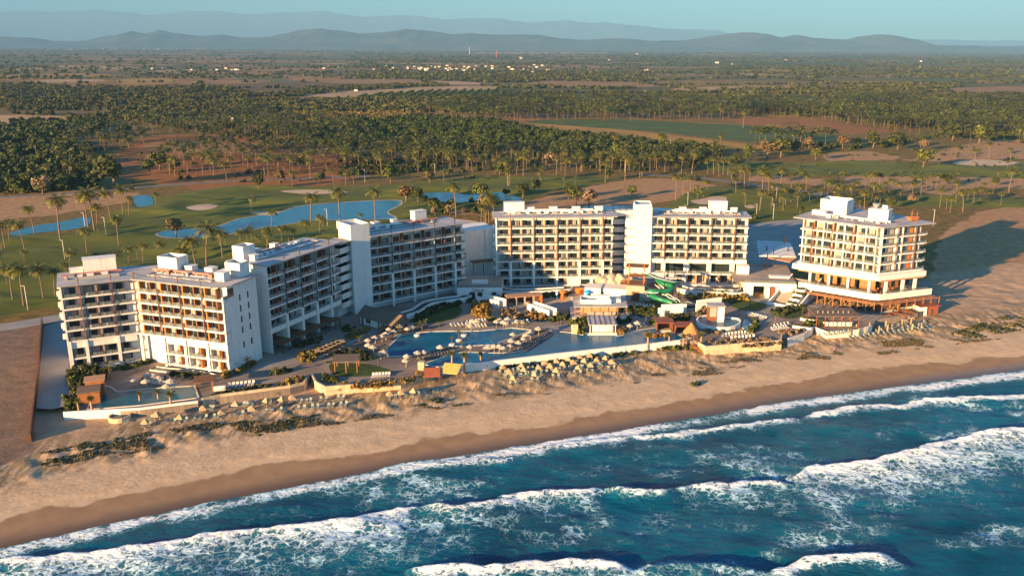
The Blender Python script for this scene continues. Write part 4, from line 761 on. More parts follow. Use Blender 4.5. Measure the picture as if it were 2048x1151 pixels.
# ------------------------------------------------------------------ fields, roads, lawns, ponds
mat('lawn', (.115, .125, .009), .95, .3, .03, .4, 2., col2=(.066, .080, .007)); mat('field_green', (.05, .085, .012), .95, .25, .03, .2, 2.); mat('field_orange', (.33, .17, .03), .95, .25, .03, .2, 2.)
mat('field_brown', (.27, .13, .045), .95, .25, .02); mat('field_tan', (.38, .23, .11), .95, .2, .02); mat('field_olive', (.11, .095, .035), .95, .25, .02); mat('leaf_yellow', (.17, .13, .025), .8, .4, .05, rand=.3)
def field(px, m, z=-.06, lab=''): o = sheet('field', GG(spline(px, 4)), z, m, label=lab or None)
for i, (p, m) in enumerate([
    ([(1050, 242), (1230, 238), (1400, 247), (1520, 252), (1690, 274), (1640, 287), (1500, 283), (1300, 262), (1130, 252)], 'field_green'),
    ([(990, 244), (1120, 250), (1290, 264), (1480, 286), (1570, 294), (1400, 296), (1240, 277), (1080, 264), (990, 258)], 'field_orange'),
    ([(-50, 234), (60, 229), (140, 235), (130, 244), (-50, 250)], 'field_tan'), ([(600, 192), (700, 182), (820, 174), (960, 172), (1010, 176), (860, 186), (740, 194)], 'field_tan'),
    ([(1880, 180), (1990, 173), (2120, 176), (2120, 196), (1990, 194)], 'field_brown'), ([(1320, 181), (1480, 176), (1590, 184), (1430, 190)], 'field_brown'),
    ([(1500, 198), (1560, 197), (1600, 203), (1530, 206)], 'field_tan'), ([(1560, 196), (1640, 196), (1690, 202), (1600, 205)], 'field_green'),
    ([(150, 136), (250, 133), (255, 138), (170, 140)], 'field_tan'), ([(-50, 152), (140, 147), (220, 150), (60, 158), (-50, 159)], 'field_orange'), ([(240, 160), (330, 156), (350, 165), (250, 168)], 'field_orange'),
    ([(470, 138), (640, 134), (660, 139), (500, 143)], 'field_brown'), ([(560, 150), (660, 158), (900, 161), (760, 168), (600, 162)], 'field_brown'), ([(700, 150), (860, 148), (880, 152), (740, 156)], 'field_olive'),
    ([(1080, 162), (1260, 164), (1320, 172), (1200, 176), (1070, 170)], 'field_brown'), ([(1340, 178), (1520, 172), (1640, 178), (1500, 182)], 'field_tan'), ([(1680, 164), (1790, 163), (1860, 168), (1740, 171)], 'field_orange'),
    ([(1290, 196), (1400, 193), (1440, 198), (1330, 201)], 'field_tan'), ([(1000, 196), (1100, 192), (1120, 196), (1020, 199)], 'field_green'), ([(1700, 150), (1800, 148), (1820, 152), (1720, 154)], 'field_brown'),
    ([(290, 288), (400, 282), (500, 296), (470, 308), (320, 304)], 'field_brown'), ([(820, 230), (980, 231), (1090, 238), (1010, 243), (860, 237)], 'field_brown'), ([(180, 116), (420, 118), (430, 122), (200, 121)], 'field_brown'),
    ([(0, 120), (120, 119), (180, 124), (0, 127)], 'field_olive'), ([(960, 105), (1180, 104), (1200, 107), (980, 108)], 'field_tan'), ([(1250, 112), (1340, 111), (1350, 114), (1270, 115)], 'field_olive')]):
    field(p, m, -.07+i*.003, None)
rs = random.Random(12)
for i in range(62):
    lft = i < 34; cx = rs.uniform(-20, 760) if lft else rs.uniform(760, 2060); cy = rs.uniform(104, 166) if lft else rs.uniform(108, 176); w = rs.uniform(40, 170); h = rs.uniform(.8, 2.6)*(cy-90)/40; sl = rs.uniform(-.02, .035)
    field([(cx-w/2, cy-w/2*sl), (cx, cy-h), (cx+w/2, cy+w/2*sl-h*.4), (cx+w*.4, cy+w*.4*sl+h*.6), (cx-w*.2, cy+h)], rs.choice(['field_brown', 'field_orange', 'field_tan', 'field_brown', 'field_olive', 'field_green' if not lft else 'field_brown']), -.068+.0006*i)
def strip(name, px, w, m, z, lab, world_pts=None):
    P = world_pts or [G(*p)[:2] for p in spline(px, 5, False)]; mb = MB(); mb.ring(P, w, z-.03, z, m, closed=False); o = world(mb, name); tag(o, lab, None, None, 'structure'); return o
strip('road', [(-60, 396), (60, 389), (200, 380), (330, 369), (480, 359), (600, 355), (740, 350)], 7, 'road', -.04, 'grey road running behind the left golf lawn')
strip('road', [(1285, 347), (1340, 350), (1400, 354), (1470, 362), (1560, 374), (1640, 385), (1700, 398), (1735, 415), (1748, 432), (1720, 452)], 8, 'road', -.035, 'grey road curving past the right palms to the corner hotel')
strip('road', [(-80, 658), (0, 647), (60, 638), (140, 624)], 9, 'concrete', -.03, 'street in shade left of the angled hotel')
sheet('paved_yard', GG([(1385, 455), (1500, 448), (1620, 432), (1735, 428), (1760, 450), (1700, 490), (1560, 548), (1385, 540)]), -.02, 'concrete')
sheet('paved_yard', GG([(88, 652), (128, 640), (150, 700), (150, 770), (135, 810), (100, 818), (72, 815)], -.0), -.015, 'concrete')
for i, p in enumerate([[(300, 352), (420, 346), (500, 350), (420, 358), (330, 360)], [(430, 300), (560, 296), (640, 318), (500, 326)]]): pass
LAWNS = [GG(spline(p, 4)) for p in [
    [(-120, 645), (-120, 480), (20, 470), (150, 463), (195, 446), (215, 426), (250, 412), (262, 400), (330, 392), (420, 376), (520, 369), (640, 373), (760, 369), (860, 361), (960, 354), (1080, 351), (1180, 353), (1262, 356), (1200, 366), (1110, 380), (1060, 402), (1010, 412), (900, 422), (885, 440), (990, 452), (990, 485), (900, 520), (760, 560), (500, 630), (130, 616), (0, 634)],
    [(1385, 380), (1440, 372), (1560, 384), (1690, 396), (1700, 416), (1600, 438), (1500, 446), (1380, 450), (1330, 425), (1350, 400)],
    [(1395, 330), (1480, 322), (1560, 326), (1700, 321), (1760, 322), (1900, 328), (2100, 322), (2100, 354), (1850, 352), (1700, 351), (1560, 350), (1470, 346), (1420, 340)],
    [(1700, 394), (1860, 389), (2100, 398), (2100, 414), (1900, 413), (1750, 410)]]]
PONDS = [GG(spline(p, 5)) for p in [
    [(314, 467), (340, 460), (400, 456), (440, 451), (480, 437), (560, 424), (600, 412), (690, 404), (790, 400), (800, 408), (774, 424), (790, 436), (720, 439), (620, 441), (560, 451), (500, 459), (440, 471), (380, 476), (330, 474)],
    [(838, 390), (860, 385), (900, 385), (940, 389), (990, 383), (1010, 387), (1045, 398), (1030, 404), (988, 398), (925, 404), (870, 402)],
    [(20, 466), (68, 451), (104, 446), (136, 440), (167, 434), (182, 438), (174, 452), (130, 460), (68, 466), (40, 471)],
    [(266, 394), (283, 390), (302, 392), (306, 408), (290, 412), (274, 412)],
    [(1165, 414), (1230, 411), (1300, 414), (1400, 424), (1400, 442), (1180, 440)]]]
BUNK = [(GG(spline(p, 4))) for p in [[(1380, 402), (1400, 398), (1430, 392), (1452, 394), (1450, 402), (1430, 408), (1400, 408)], [(1488, 412), (1502, 409), (1512, 413), (1500, 417)], [(372, 414), (410, 408), (436, 410), (420, 418), (390, 420)], [(1905, 325), (1960, 319), (2040, 325), (1990, 332), (1930, 330)], [(560, 382), (640, 379), (700, 384), (620, 388)], [(500, 425), (540, 421), (560, 425), (530, 430)], [(790, 442), (880, 436), (960, 444), (860, 450)]]]
def lawns():
    for i, poly in enumerate(LAWNS):
        P = np.array(poly); st = 2.2 if i != 0 else 2.
        x = np.arange(P[:, 0].min()-6, P[:, 0].max()+6, st*1.3); y = np.arange(P[:, 1].min()-6, P[:, 1].max()+6, st)
        X, Y = np.meshgrid(x, y); sd = sdist(X, Y, poly)+(fbm(X/12, Y/12, 2, 12)-.5)*5
        hole = np.full(X.shape, -99.)
        for h in PONDS+BUNK: hole = np.maximum(hole, sdist(X, Y, h))
        e = np.minimum(sd, -hole); bump = (fbm(X/38, Y/17, 3, 15)-.3)*4.2*smooth(0, 14, e)
        Z = np.clip(-.08+e*.12, -3., .05)+np.maximum(bump, 0)
        tag(link('lawn', np_mesh('lawn', np.stack([X, Y, Z], -1).reshape(-1, 3), grid_faces(*X.shape), ['lawn'], smooth=True)), ['rolling golf course lawn around the ponds left of centre', 'small lawn with sand bunker behind the slide block', 'long golf fairway at the upper right', 'strip of grass behind the corner hotel'][i], None, None, 'structure')
    for i, p in enumerate(PONDS): sheet('pond', p, -.03+.001*i, 'pond_water', label='teal golf course pond')
    for i, p in enumerate(BUNK): sheet('sand_bunker', p, -.02+.001*i, 'sand_light', label='pale sand bunker in the golf course')
    for i, p in enumerate(PONDS[:1]):
        mb = MB(); mb.ring(p, 1.1, -.06, .0, 'sand_light'); tag(world(mb, 'pond_bank'), 'thin sand bank round the pond', None, None, 'structure')
lawns()
# ------------------------------------------------------------------ plants: templates as arrays
def frond_pts(az, e0, ln, ns, wid, droop, gap=True, base=(0, 0, 0), rr=random):
    V = []; Fc = []; p = np.array(base, float); e = e0; st = ln/ns; d2 = np.array([math.cos(az), math.sin(az), 0]); sd = np.array([-math.sin(az), math.cos(az), 0])
    for i in range(ns):
        d = d2*math.cos(e)+np.array([0, 0, math.sin(e)]); q = p+d*st; w0 = wid*(math.sin(math.pi*min(.97, (i+.35)/(ns+.2)))**.6); 
        for s in (1, -1):
            tip = sd*s*w0+d*st*.7-np.array([0, 0, .42])*w0
            o = len(V); V += [p, p+d*st*(.62 if gap else 1.), p+d*st*(.55 if gap else 1)+tip, p+tip*(.96)]; Fc.append((o, o+1, o+2, o+3) if s > 0 else (o, o+3, o+2, o+1))
        p = q; e -= droop*(.6+.8*i/ns)
    return V, Fc
def trunk_arr(h, r0_, r1_, lean, n=5, k=3, az=0):
    V = []; Fc = []
    for i in range(k+1):
        t = i/k; x = lean*t*t*math.cos(az); y = lean*t*t*math.sin(az); r = r0_+(r1_-r0_)*t
        for j in range(n): a = 2*math.pi*j/n; V.append((x+r*math.cos(a), y+r*math.sin(a), h*t-(.3 if i == 0 else 0)))
    for i in range(k):
        for j in range(n): Fc.append((i*n+j, i*n+(j+1) % n, (i+1)*n+(j+1) % n, (i+1)*n+j))
    return V, Fc, (lean*math.cos(az), lean*math.sin(az), h)
def palm_arr(seed, near=True, h=14.):
    r = random.Random(seed); lean = r.uniform(.2, 1.5); az = r.uniform(0, 6.28)
    tv, tf, top = trunk_arr(h, .24 if near else .17, .14, lean, 6 if near else 3, 5 if near else 1, az)
    V = []; Fc = []; nf = 24 if near else 12
    for i in range(nf):
        e0 = 1.25-1.75*(i/nf)**.8+r.uniform(-.12, .12); v, f = frond_pts(i*2.4+r.uniform(-.2, .2), e0, r.uniform(3.3, 4.5), 7 if near else 3, .82 if near else 1.0, .24 if near else .5, near, top, r)
        o = len(V); V += v; Fc += [tuple(a+o for a in q_) for q_ in f]
    m = [0]*len(Fc)
    if near:                               # coconut cluster and hanging dead fronds
        for k in range(3):
            v, f = frond_pts(k*2.1+r.random(), -.9, 2.4, 4, .5, .15, True, (top[0], top[1], top[2]-.2), r); o = len(V); V += v; Fc += [tuple(a+o for a in q_) for q_ in f]; m += [1]*len(f)
    return (np.array(tv), np.array(tf)), (np.array(V), np.array(Fc), np.array(m))
def blob_arr(seed, n, R=4., hz=3., z0=3., lobes=5, q_=1.0, trunk=True, spread=.8):
    r = np.random.default_rng(seed); L_ = np.stack([r.uniform(-1, 1, lobes)*R*.55*spread, r.uniform(-1, 1, lobes)*R*.55*spread, z0+hz*(.5+r.uniform(-.25, .3, lobes))], 1); L_[0, :2] = 0; lr = R*r.uniform(.38, .62, lobes)
    k = r.integers(0, lobes, n); d = r.normal(size=(n, 3)); d /= np.linalg.norm(d, axis=1)[:, None]; d[:, 2] = np.where(d[:, 2] < -.5, -d[:, 2], d[:, 2])
    c = L_[k]+d*lr[k][:, None]*np.array([1, 1, hz/R*1.15])*r.uniform(.72, 1.05, n)[:, None]
    nn = d+r.normal(size=(n, 3))*.45; nn /= np.linalg.norm(nn, axis=1)[:, None]
    a = np.cross(nn, r.normal(size=(n, 3))); a /= np.linalg.norm(a, axis=1)[:, None]; b = np.cross(nn, a); s = (q_*r.uniform(.5, 1.1, n))[:, None]
    V = np.stack([c-a*s-b*s*.6, c+a*s*.8-b*s, c+a*s+b*s*.7, c-a*s*.7+b*s], 1).reshape(-1, 3); Fc = np.arange(4*n).reshape(n, 4)
    return V, Fc
def tree_arr(seed, n=420, R=4.5, H_=8., q_=.55):
    V, Fc = blob_arr(seed, n, R, H_*.55, H_*.4, 8, q_); r = random.Random(seed); mb = MB()
    mb.tube([(0, 0, -.3), (.1, 0, H_*.3), (.25, .1, H_*.5)], [.35, .26, .16], 'trunk', 6)
    for i in range(5): a = i*1.26+r.random(); mb.tube([(.1, 0, H_*(.22+.04*i)), (math.cos(a)*R*.3, math.sin(a)*R*.3, H_*.5), (math.cos(a)*R*.55, math.sin(a)*R*.55, H_*.68)], [.16, .1, .05], 'trunk', 5)
    return mb, (V, Fc)
def merged(name, tmpl, pos, scl, rot, mats, label, idx=None, kind='stuff', zs=None):
    """tmpl: list of (V, F, matidx or None); one mesh out of all the copies"""
    n = len(pos); idx = rng.integers(0, len(tmpl), n) if idx is None else idx; Vs = []; Fs = []; Ms = []; o = 0
    for t, tp in enumerate(tmpl):
        s = np.where(idx == t)[0]
        if not len(s): continue
        V, Fc = tp[0], tp[1]; mi = tp[2] if len(tp) > 2 and tp[2] is not None else np.zeros(len(Fc), int)
        c, sn = np.cos(rot[s])[:, None], np.sin(rot[s])[:, None]; sc = scl[s][:, None]; sz = sc if zs is None else zs[s][:, None]
        x = (V[None, :, 0]*c-V[None, :, 1]*sn)*sc+pos[s, 0][:, None]; y = (V[None, :, 0]*sn+V[None, :, 1]*c)*sc+pos[s, 1][:, None]; z = V[None, :, 2]*sz+pos[s, 2][:, None]
        Vs.append(np.stack([x, y, z], -1).reshape(-1, 3)); k = len(s); Fs.append((Fc[None]+np.arange(k)[:, None, None]*len(V)+o).reshape(-1, Fc.shape[1])); Ms.append(np.tile(mi, k)); o += k*len(V)
    me = np_mesh(name, np.concatenate(Vs), np.concatenate(Fs), mats, np.concatenate(Ms)); ob = link(name, me); tag(ob, label, None, None, kind); return ob
def scatter(px, n, dmin=0., world_=None, seed=1):
    P = world_ or GG(px); r = np.random.default_rng(seed); A = np.array(P); lo, hi = A.min(0), A.max(0); out = []
    cell = {}
    tries = 0
    while len(out) < n and tries < n*60:
        m = 400; q_ = r.uniform(lo, hi, (m, 2)); q_ = q_[inpoly(q_[:, 0], q_[:, 1], P)]; tries += m
        for x, y in q_:
            if dmin:
                k = (int(x//dmin), int(y//dmin))
                if any((x-a)**2+(y-b)**2 < dmin*dmin for i in (-1, 0, 1) for j in (-1, 0, 1) for a, b in cell.get((k[0]+i, k[1]+j), ())): continue
                cell.setdefault(k, []).append((x, y))
            out.append((x, y))
            if len(out) >= n: break
    return np.array(out).reshape(-1, 2)
def in_water(x, y): 
    b = np.zeros(np.shape(x), bool)
    for p in PONDS: b |= inpoly(x, y, p)
    return b
# ---- palms seen one by one: (base x, base y, top y) in the photo
Z5 = lambda L_: [(x/3.836, 340+b/3.836, 340+t/3.836) for x, b, t in L_]
Z6 = lambda L_: [(440+x/3.103, 340+b/3.103, 340+t/3.103) for x, b, t in L_]
Z7 = lambda L_: [(1400+x/3.16, 280+b/3.16, 280+t/3.16) for x, b, t in L_]
Z8 = lambda L_: [(900+x/3.413, 180+b/3.413, 180+t/3.413) for x, b, t in L_]
PALMS = Z5([(265, 485, 300), (463, 530, 235), (550, 440, 250), (590, 435, 225), (680, 455, 200), (725, 460, 180), (755, 470, 290), (850, 385, 180), (945, 340, 150), (990, 345, 220), (1200, 290, 190), (912, 575, 380), (668, 640, 465), (1290, 510, 340), (1635, 440, 300), (1700, 490, 270), (40, 600, 420), (15, 620, 450), (190, 620, 410), (190, 730, 630), (20, 770, 640), (540, 800, 640), (100, 1010, 760), (185, 1050, 765), (335, 990, 750), (425, 970, 780), (890, 800, 660), (990, 770, 610), (1100, 720, 585), (1240, 740, 575), (1430, 770, 590), (1510, 800, 540), (1590, 800, 450), (1710, 690, 480), (1850, 600, 480), (75, 560, 410), (1055, 690, 600), (1405, 800, 610), (1380, 770, 640), (1900, 590, 470), (60, 900, 780), (740, 760, 650), (520, 850, 730)]) + \
    Z6([(195, 275, 180), (320, 390, 265), (530, 305, 160), (565, 330, 165), (745, 330, 140), (965, 320, 130), (1465, 290, 105), (1650, 335, 160), (1690, 315, 170), (1620, 335, 230), (1790, 100, 10), (1940, 80, 10), (1980, 90, 20), (120, 470, 390), (200, 450, 365), (300, 490, 370), (430, 470, 360), (385, 450, 360), (550, 450, 330), (620, 400, 295), (290, 500, 400), (250, 490, 420), (460, 470, 380), (640, 410, 310), (5, 500, 390), (35, 480, 400), (450, 110, 20), (705, 95, 5), (780, 95, 20), (830, 90, 10), (1180, 70, 0), (1390, 80, 10), (1700, 300, 200), (1640, 320, 240), (1670, 330, 200), (880, 345, 320)]) + \
    Z7([(85, 215, 120), (145, 220, 130), (390, 355, 190), (430, 365, 230), (225, 335, 250), (280, 315, 190), (310, 295, 190), (505, 315, 190), (575, 335, 220), (625, 325, 195), (670, 325, 225), (540, 410, 325), (575, 405, 320), (740, 385, 300), (800, 385, 270), (840, 370, 255), (870, 370, 260), (780, 350, 260), (900, 265, 200), (1045, 300, 230), (1075, 325, 220), (1100, 335, 215), (1130, 320, 220), (1165, 355, 275), (1190, 355, 255), (1265, 370, 280), (1340, 375, 275), (1330, 300, 235), (1395, 355, 240), (1430, 310, 240), (1460, 305, 225), (1490, 305, 225), (1635, 275, 205), (1615, 400, 270), (1515, 425, 320), (1725, 405, 325), (1765, 405, 310), (1820, 395, 330), (1900, 415, 345), (1950, 330, 195), (1880, 265, 200), (1735, 170, 65), (1825, 115, 25), (1610, 115, 45), (1660, 455, 330), (1690, 400, 320), (1850, 340, 265), (1800, 340, 280), (1555, 440, 370), (1580, 460, 370), (1230, 390, 350), (1180, 400, 360), (600, 400, 330), (650, 400, 340), (690, 400, 330), (20, 360, 265), (45, 350, 270), (1940, 190, 140), (2015, 290, 245), (1960, 140, 60), (500, 395, 340), (760, 400, 320), (1650, 110, 60), (1510, 170, 130)]) + \
    Z8([(395, 655, 490), (410, 650, 530), (565, 630, 540), (620, 630, 540), (1060, 630, 500), (1195, 620, 460), (780, 660, 600), (855, 650, 600), (500, 585, 450), (1590, 720, 590), (1540, 750, 590), (1640, 700, 600), (1680, 700, 610), (1950, 710, 620), (1800, 570, 470), (1865, 575, 480), (1650, 575, 430), (1580, 570, 450), (1520, 570, 470), (1410, 545, 440), (1465, 560, 450), (1310, 590, 450), (1295, 600, 480), (1280, 580, 470), (1225, 590, 480), (1210, 590, 500), (1160, 560, 470), (1105, 570, 450), (1025, 570, 450), (955, 570, 470), (900, 560, 450), (865, 560, 450), (815, 590, 480), (785, 580, 490), (725, 580, 470), (1420, 440, 310), (1450, 440, 320), (1115, 430, 310), (1225, 420, 320), (885, 450, 330), (1845, 400, 310), (2000, 260, 150), (1910, 580, 500)])
def palm_spot(bx, by, ty):
    g = G(bx, by); lo, hi = 4., 24.
    for _ in range(20):
        m = (lo+hi)/2; q_ = np.array([g[0], g[1], m])-[0, 0, H]; y = CY-F*(q_@up)/(q_@fw)
        if y > ty: lo = m
        else: hi = m
    return g[0], g[1], min(max(lo+.6, 6), 19.5)
spots = [palm_spot(*p) for p in PALMS]
GROVES = [  # polygon, number, spacing, heights
    ([(120, 300), (150, 268), (260, 262), (300, 284), (250, 312), (210, 308)], 60, 7, (9, 13), 'left grove'), ([(250, 244), (520, 224), (720, 250), (760, 290), (700, 300), (520, 280), (330, 278)], 300, 8.5, (9, 13), 'left grove'),
    ([(320, 350), (330, 318), (420, 305), (520, 300), (640, 305), (700, 330), (720, 350), (600, 362), (420, 362)], 130, 9, (10, 14), 'left grove'),
    ([(640, 305), (900, 300), (1080, 312), (1290, 318), (1440, 316), (1440, 335), (1280, 345), (1100, 348), (860, 350), (700, 352)], 190, 9, (10, 14), 'middle grove'),
    ([(850, 222), (860, 208), (1060, 200), (1300, 204), (1490, 212), (1500, 222), (1460, 240), (1300, 243), (1100, 240), (1000, 244), (880, 240)], 950, 8, (10, 14), 'far grove'),
    ([(1470, 232), (1460, 208), (1660, 206), (1680, 199), (2100, 200), (2100, 290), (1960, 285), (1800, 265), (1640, 240), (1560, 232)], 1800, 8, (10, 14), 'right grove'),
    ([(1500, 288), (1560, 284), (1620, 290), (1700, 292), (1680, 300), (1540, 300)], 26, 8, (13, 17), 'middle grove'), ([(30, 318), (150, 300), (200, 330), (160, 372), (40, 378)], 26, 12, (10, 14), 'left grove'),
    ([(1400, 345), (1460, 350), (1500, 372), (1420, 372)], 10, 9, (9, 13), 'middle grove'), ([(1660, 402), (1700, 396), (1760, 404), (1760, 420), (1680, 424)], 16, 6, (7, 11), 'right grove'), ([(1480, 412), (1560, 396), (1600, 402), (1600, 426), (1520, 430)], 16, 7, (8, 12), 'right grove')]
extra = []
for i, (p, n, dm, hh, nm) in enumerate(GROVES):
    for x, y in scatter(p, n, dm, seed=50+i): extra.append((x, y, rng.uniform(*hh)))
extra = [e for e in extra if not in_water(e[0], e[1])]; extra = [e for e in extra if fbm(e[0]/28., e[1]/28., 3, 71) > .35]; extra.sort(key=lambda e: math.hypot(e[0], e[1]))
spots = [s for s in spots if not in_water(s[0], s[1])]
n_ind = 300-len(spots); indiv = spots+extra[:n_ind]; rest = extra[n_ind:]
PT = [palm_arr(100+i) for i in range(7)]; PTM = []
for (tv, tf), (cv, cf, cm) in PT: PTM.append((np_mesh('palm_trunk', tv, tf, ['trunk'], smooth=True), np_mesh('palm_crown', cv, cf, ['palm_leaf', 'palm_dead'], cm)))
def pix(x, y, z=0.):
    q_ = np.array([x, y, z])-[0, 0, H]; zc = q_@fw; return CX+F*(q_@rt)/zc, CY-F*(q_@up)/zc
def palm_region(px, py):
    if py > 520: return 'on the dark lawn behind the angled hotel'
    if px < 330: return 'round the small ponds at far left' if py > 385 else 'in the woods at far left'
    if px < 700: return 'on the left golf lawn' if py > 372 else 'along the road behind the left golf lawn'
    if px < 1000: return 'beside the long teal pond' if py > 372 else 'behind the long teal pond'
    if px < 1300: return 'by the sandy lot behind the middle block' if py > 362 else 'in the row behind the sandy lot'
    if px < 1480: return 'on the lawn behind the slide block' if py > 362 else 'along the upper road right of centre'
    if px < 1760: return 'in the cluster left of the corner hotel roof' if py > 362 else 'by the fairway above the corner hotel'
    return 'in the bare ground beyond the corner hotel' if py > 352 else 'on the far right fairway'
regs = {}
for i, (x, y, h) in enumerate(indiv): px, py = pix(x, y); regs.setdefault(palm_region(px, py), []).append((px, x, y, h))
for rg, L_ in regs.items():
    L_.sort()
    for k, (px, x, y, h) in enumerate(L_):
        e = empty('palm_tree', '%s coconut palm from the left %s' % (ordn(k), rg), 'palm tree', (x, y, -.05), random.uniform(0, 6.28), 'coconut palms '+rg); s = h/14.; e.scale = (s*random.uniform(1.15, 1.4),)*2+(s,)
        t_, c_ = random.choice(PTM); link('trunk', t_, e); link('crown', c_, e)
FP = []
for i in range(6):
    (tv, tf), (cv, cf, cm) = palm_arr(200+i, False); FP.append((np.concatenate([tv, cv]), np.concatenate([tf, cf+len(tv)]), np.concatenate([np.ones(len(tf), int), np.zeros(len(cf), int)])))
R3 = np.array([(x, y, -.05-(1.35-h/14.*0-1)*0) for x, y, h in rest]); sc_ = np.array([h/14.*1.6 for x, y, h in rest])
merged('palm_grove', FP, R3, sc_, rng.uniform(0, 6.28, len(R3)), ['palm_leaf_far', 'trunk'], 'dense coconut palm plantations across the plain', zs=sc_/1.6)
# ---- broadleaf trees one by one (base x, base y, width in photo px, kind)
TREES = [(86, 390, 36, 2), (229, 374, 76, 0), (352, 470, 42, 3), (782, 367, 40, 1), (812, 404, 44, 3), (836, 406, 34, 0), (868, 425, 34, 1), (962, 402, 40, 1), (970, 420, 30, 2), (1012, 394, 18, 0), (1046, 398, 36, 0), (1068, 386, 30, 0), (517, 379, 30, 0), (859, 367, 26, 3), (1263, 395, 28, 1), (1152, 410, 40, 0), (1178, 412, 44, 2), (1137, 398, 30, 0), (1395, 397, 26, 1), (1216, 360, 26, 0), (1495, 316, 28, 1), (1535, 316, 46, 3), (1562, 315, 56, 0), (1587, 310, 30, 0), (1631, 320, 26, 1), (1618, 297, 26, 2), (1685, 297, 26, 3), (1795, 300, 44, 0), (1746, 297, 36, 0), (1846, 336, 38, 1), (1894, 374, 28, 0), (1847, 301, 22, 2), (1905, 281, 44, 0), (1958, 288, 46, 1), (1824, 408, 20, 2), (1495, 322, 20, 1), (1240, 322, 40, 1), (1100, 338, 34, 2), (1340, 340, 40, 0), (1390, 338, 44, 0), (1470, 340, 34, 0), (1000, 350, 30, 0), (700, 362, 26, 0), (640, 366, 24, 0), (560, 366, 24, 3), (320, 340, 36, 0), (300, 348, 30, 1), (350, 345, 26, 0), (30, 385, 30, 0), (130, 376, 30, 1), (60, 378, 30, 0), (870, 432, 20, 2), (900, 430, 24, 2), (930, 432, 18, 3), (1990, 372, 18, 0), (1600, 430, 20, 0), (1640, 425, 22, 0), (1720, 416, 22, 0), (1780, 418, 24, 0), (1660, 428, 20, 0), (450, 260, 26, 0), (600, 340, 30, 1)]
TT_ = []
for i in range(8):
    mb, (V, Fc) = tree_arr(300+i); TT_.append((mb.mesh('tree_trunk', True), V, Fc))
kinds = [('leaf', 'dark green'), ('leaf_olive', 'olive green'), ('leaf_dry', 'dry brown'), ('leaf_olive', 'brown green')]
MATS['leaf_bright'] = mat('leaf_bright', (.085, .10, .016), .8, .5, .5, rand=.4); kinds[1] = ('leaf_bright', 'bright green')
tm = {}
TREES.sort()
for k, (bx, by, w, kd) in enumerate(TREES):
    v = k % 8; x, y, _ = G(bx, by); s = w/F*math.hypot(math.hypot(x, y), H)/9.2
    if (v, kd) not in tm: tm[(v, kd)] = np_mesh('tree_crown', TT_[v][1], TT_[v][2], [kinds[kd][0]])
    px = bx; rg = 'far left' if px < 340 else 'left of centre' if px < 760 else 'beside the long teal pond' if px < 1000 else 'round the bare sandy lot' if px < 1300 else 'beyond the slide block' if px < 1600 else 'in the far right farmland'
    e = empty('broadleaf_tree', '%s spreading tree %s, number %s from left' % (kinds[kd][1], rg, ordn(sum(1 for q_ in TREES[:k] if ('far left' if q_[0] < 340 else 'left of centre' if q_[0] < 760 else 'beside the long teal pond' if q_[0] < 1000 else 'round the bare sandy lot' if q_[0] < 1300 else 'beyond the slide block' if q_[0] < 1600 else 'in the far right farmland') == rg))), 'tree', (x, y, -.05), random.uniform(0, 6.28), 'broadleaf trees behind the resort')
    e['label'] = e['label'].replace(', number ', ', ').replace(' from left', ' counted from the left')
    e.scale = (s, s, s*(.75 if w > 40 else .95)); link('trunk', TT_[v][0], e); link('crown', tm[(v, kd)], e)
# ---- woods and scrub that read as masses
LB = [blob_arr(400+i, 70, 4.2, 4.2, .2, 6, 1.15) for i in range(8)]; SB_ = [blob_arr(430+i, 26, 2.2, 2., -.2, 4, .8) for i in range(6)]; FB = [blob_arr(460+i, 16, 6., 3.6, .0, 4, 2.6) for i in range(6)]
def mass(name, polys, dens, tm_, m, lab, smin=.7, smax=1.3, seed=0, thr=None, zoff=-.1):
    P = []
    for i, p in enumerate(polys):
        W = GG(p); A = abs(sum(W[k][0]*W[(k+1) % len(W)][1]-W[(k+1) % len(W)][0]*W[k][1] for k in range(len(W))))/2
        P.append(scatter(None, int(A*dens), 0, W, seed+i))
    P = np.concatenate(P); P = P[~in_water(P[:, 0], P[:, 1])]
    if thr: P = P[fbm(P[:, 0]/thr[0], P[:, 1]/thr[0], 3, seed) > thr[1]]
    merged(name, [(v, f, None) for v, f in tm_], np.column_stack([P, np.full(len(P), zoff)]), rng.uniform(smin, smax, len(P)), rng.uniform(0, 6.28, len(P)), [m], lab)
mass('woodland', [[(-60, 262), (100, 262), (150, 285), (195, 315), (208, 345), (190, 375), (100, 384), (-60, 388)], [(-60, 250), (200, 244), (260, 262), (130, 272), (-60, 268)]], .020, LB, 'leaf', 'dark broadleaf woodland at the far left', .8, 1.5, 3, (40, .36))
mass('mango_orchard', [[(560, 262), (640, 246), (860, 234), (1000, 244), (1080, 262), (1200, 272), (1340, 288), (1450, 300), (1440, 314), (1250, 316), (1050, 304), (820, 304), (700, 296), (640, 285)]], .016, LB, 'leaf_mango', 'dense green orchard across the middle distance', .7, 1.15, 13)
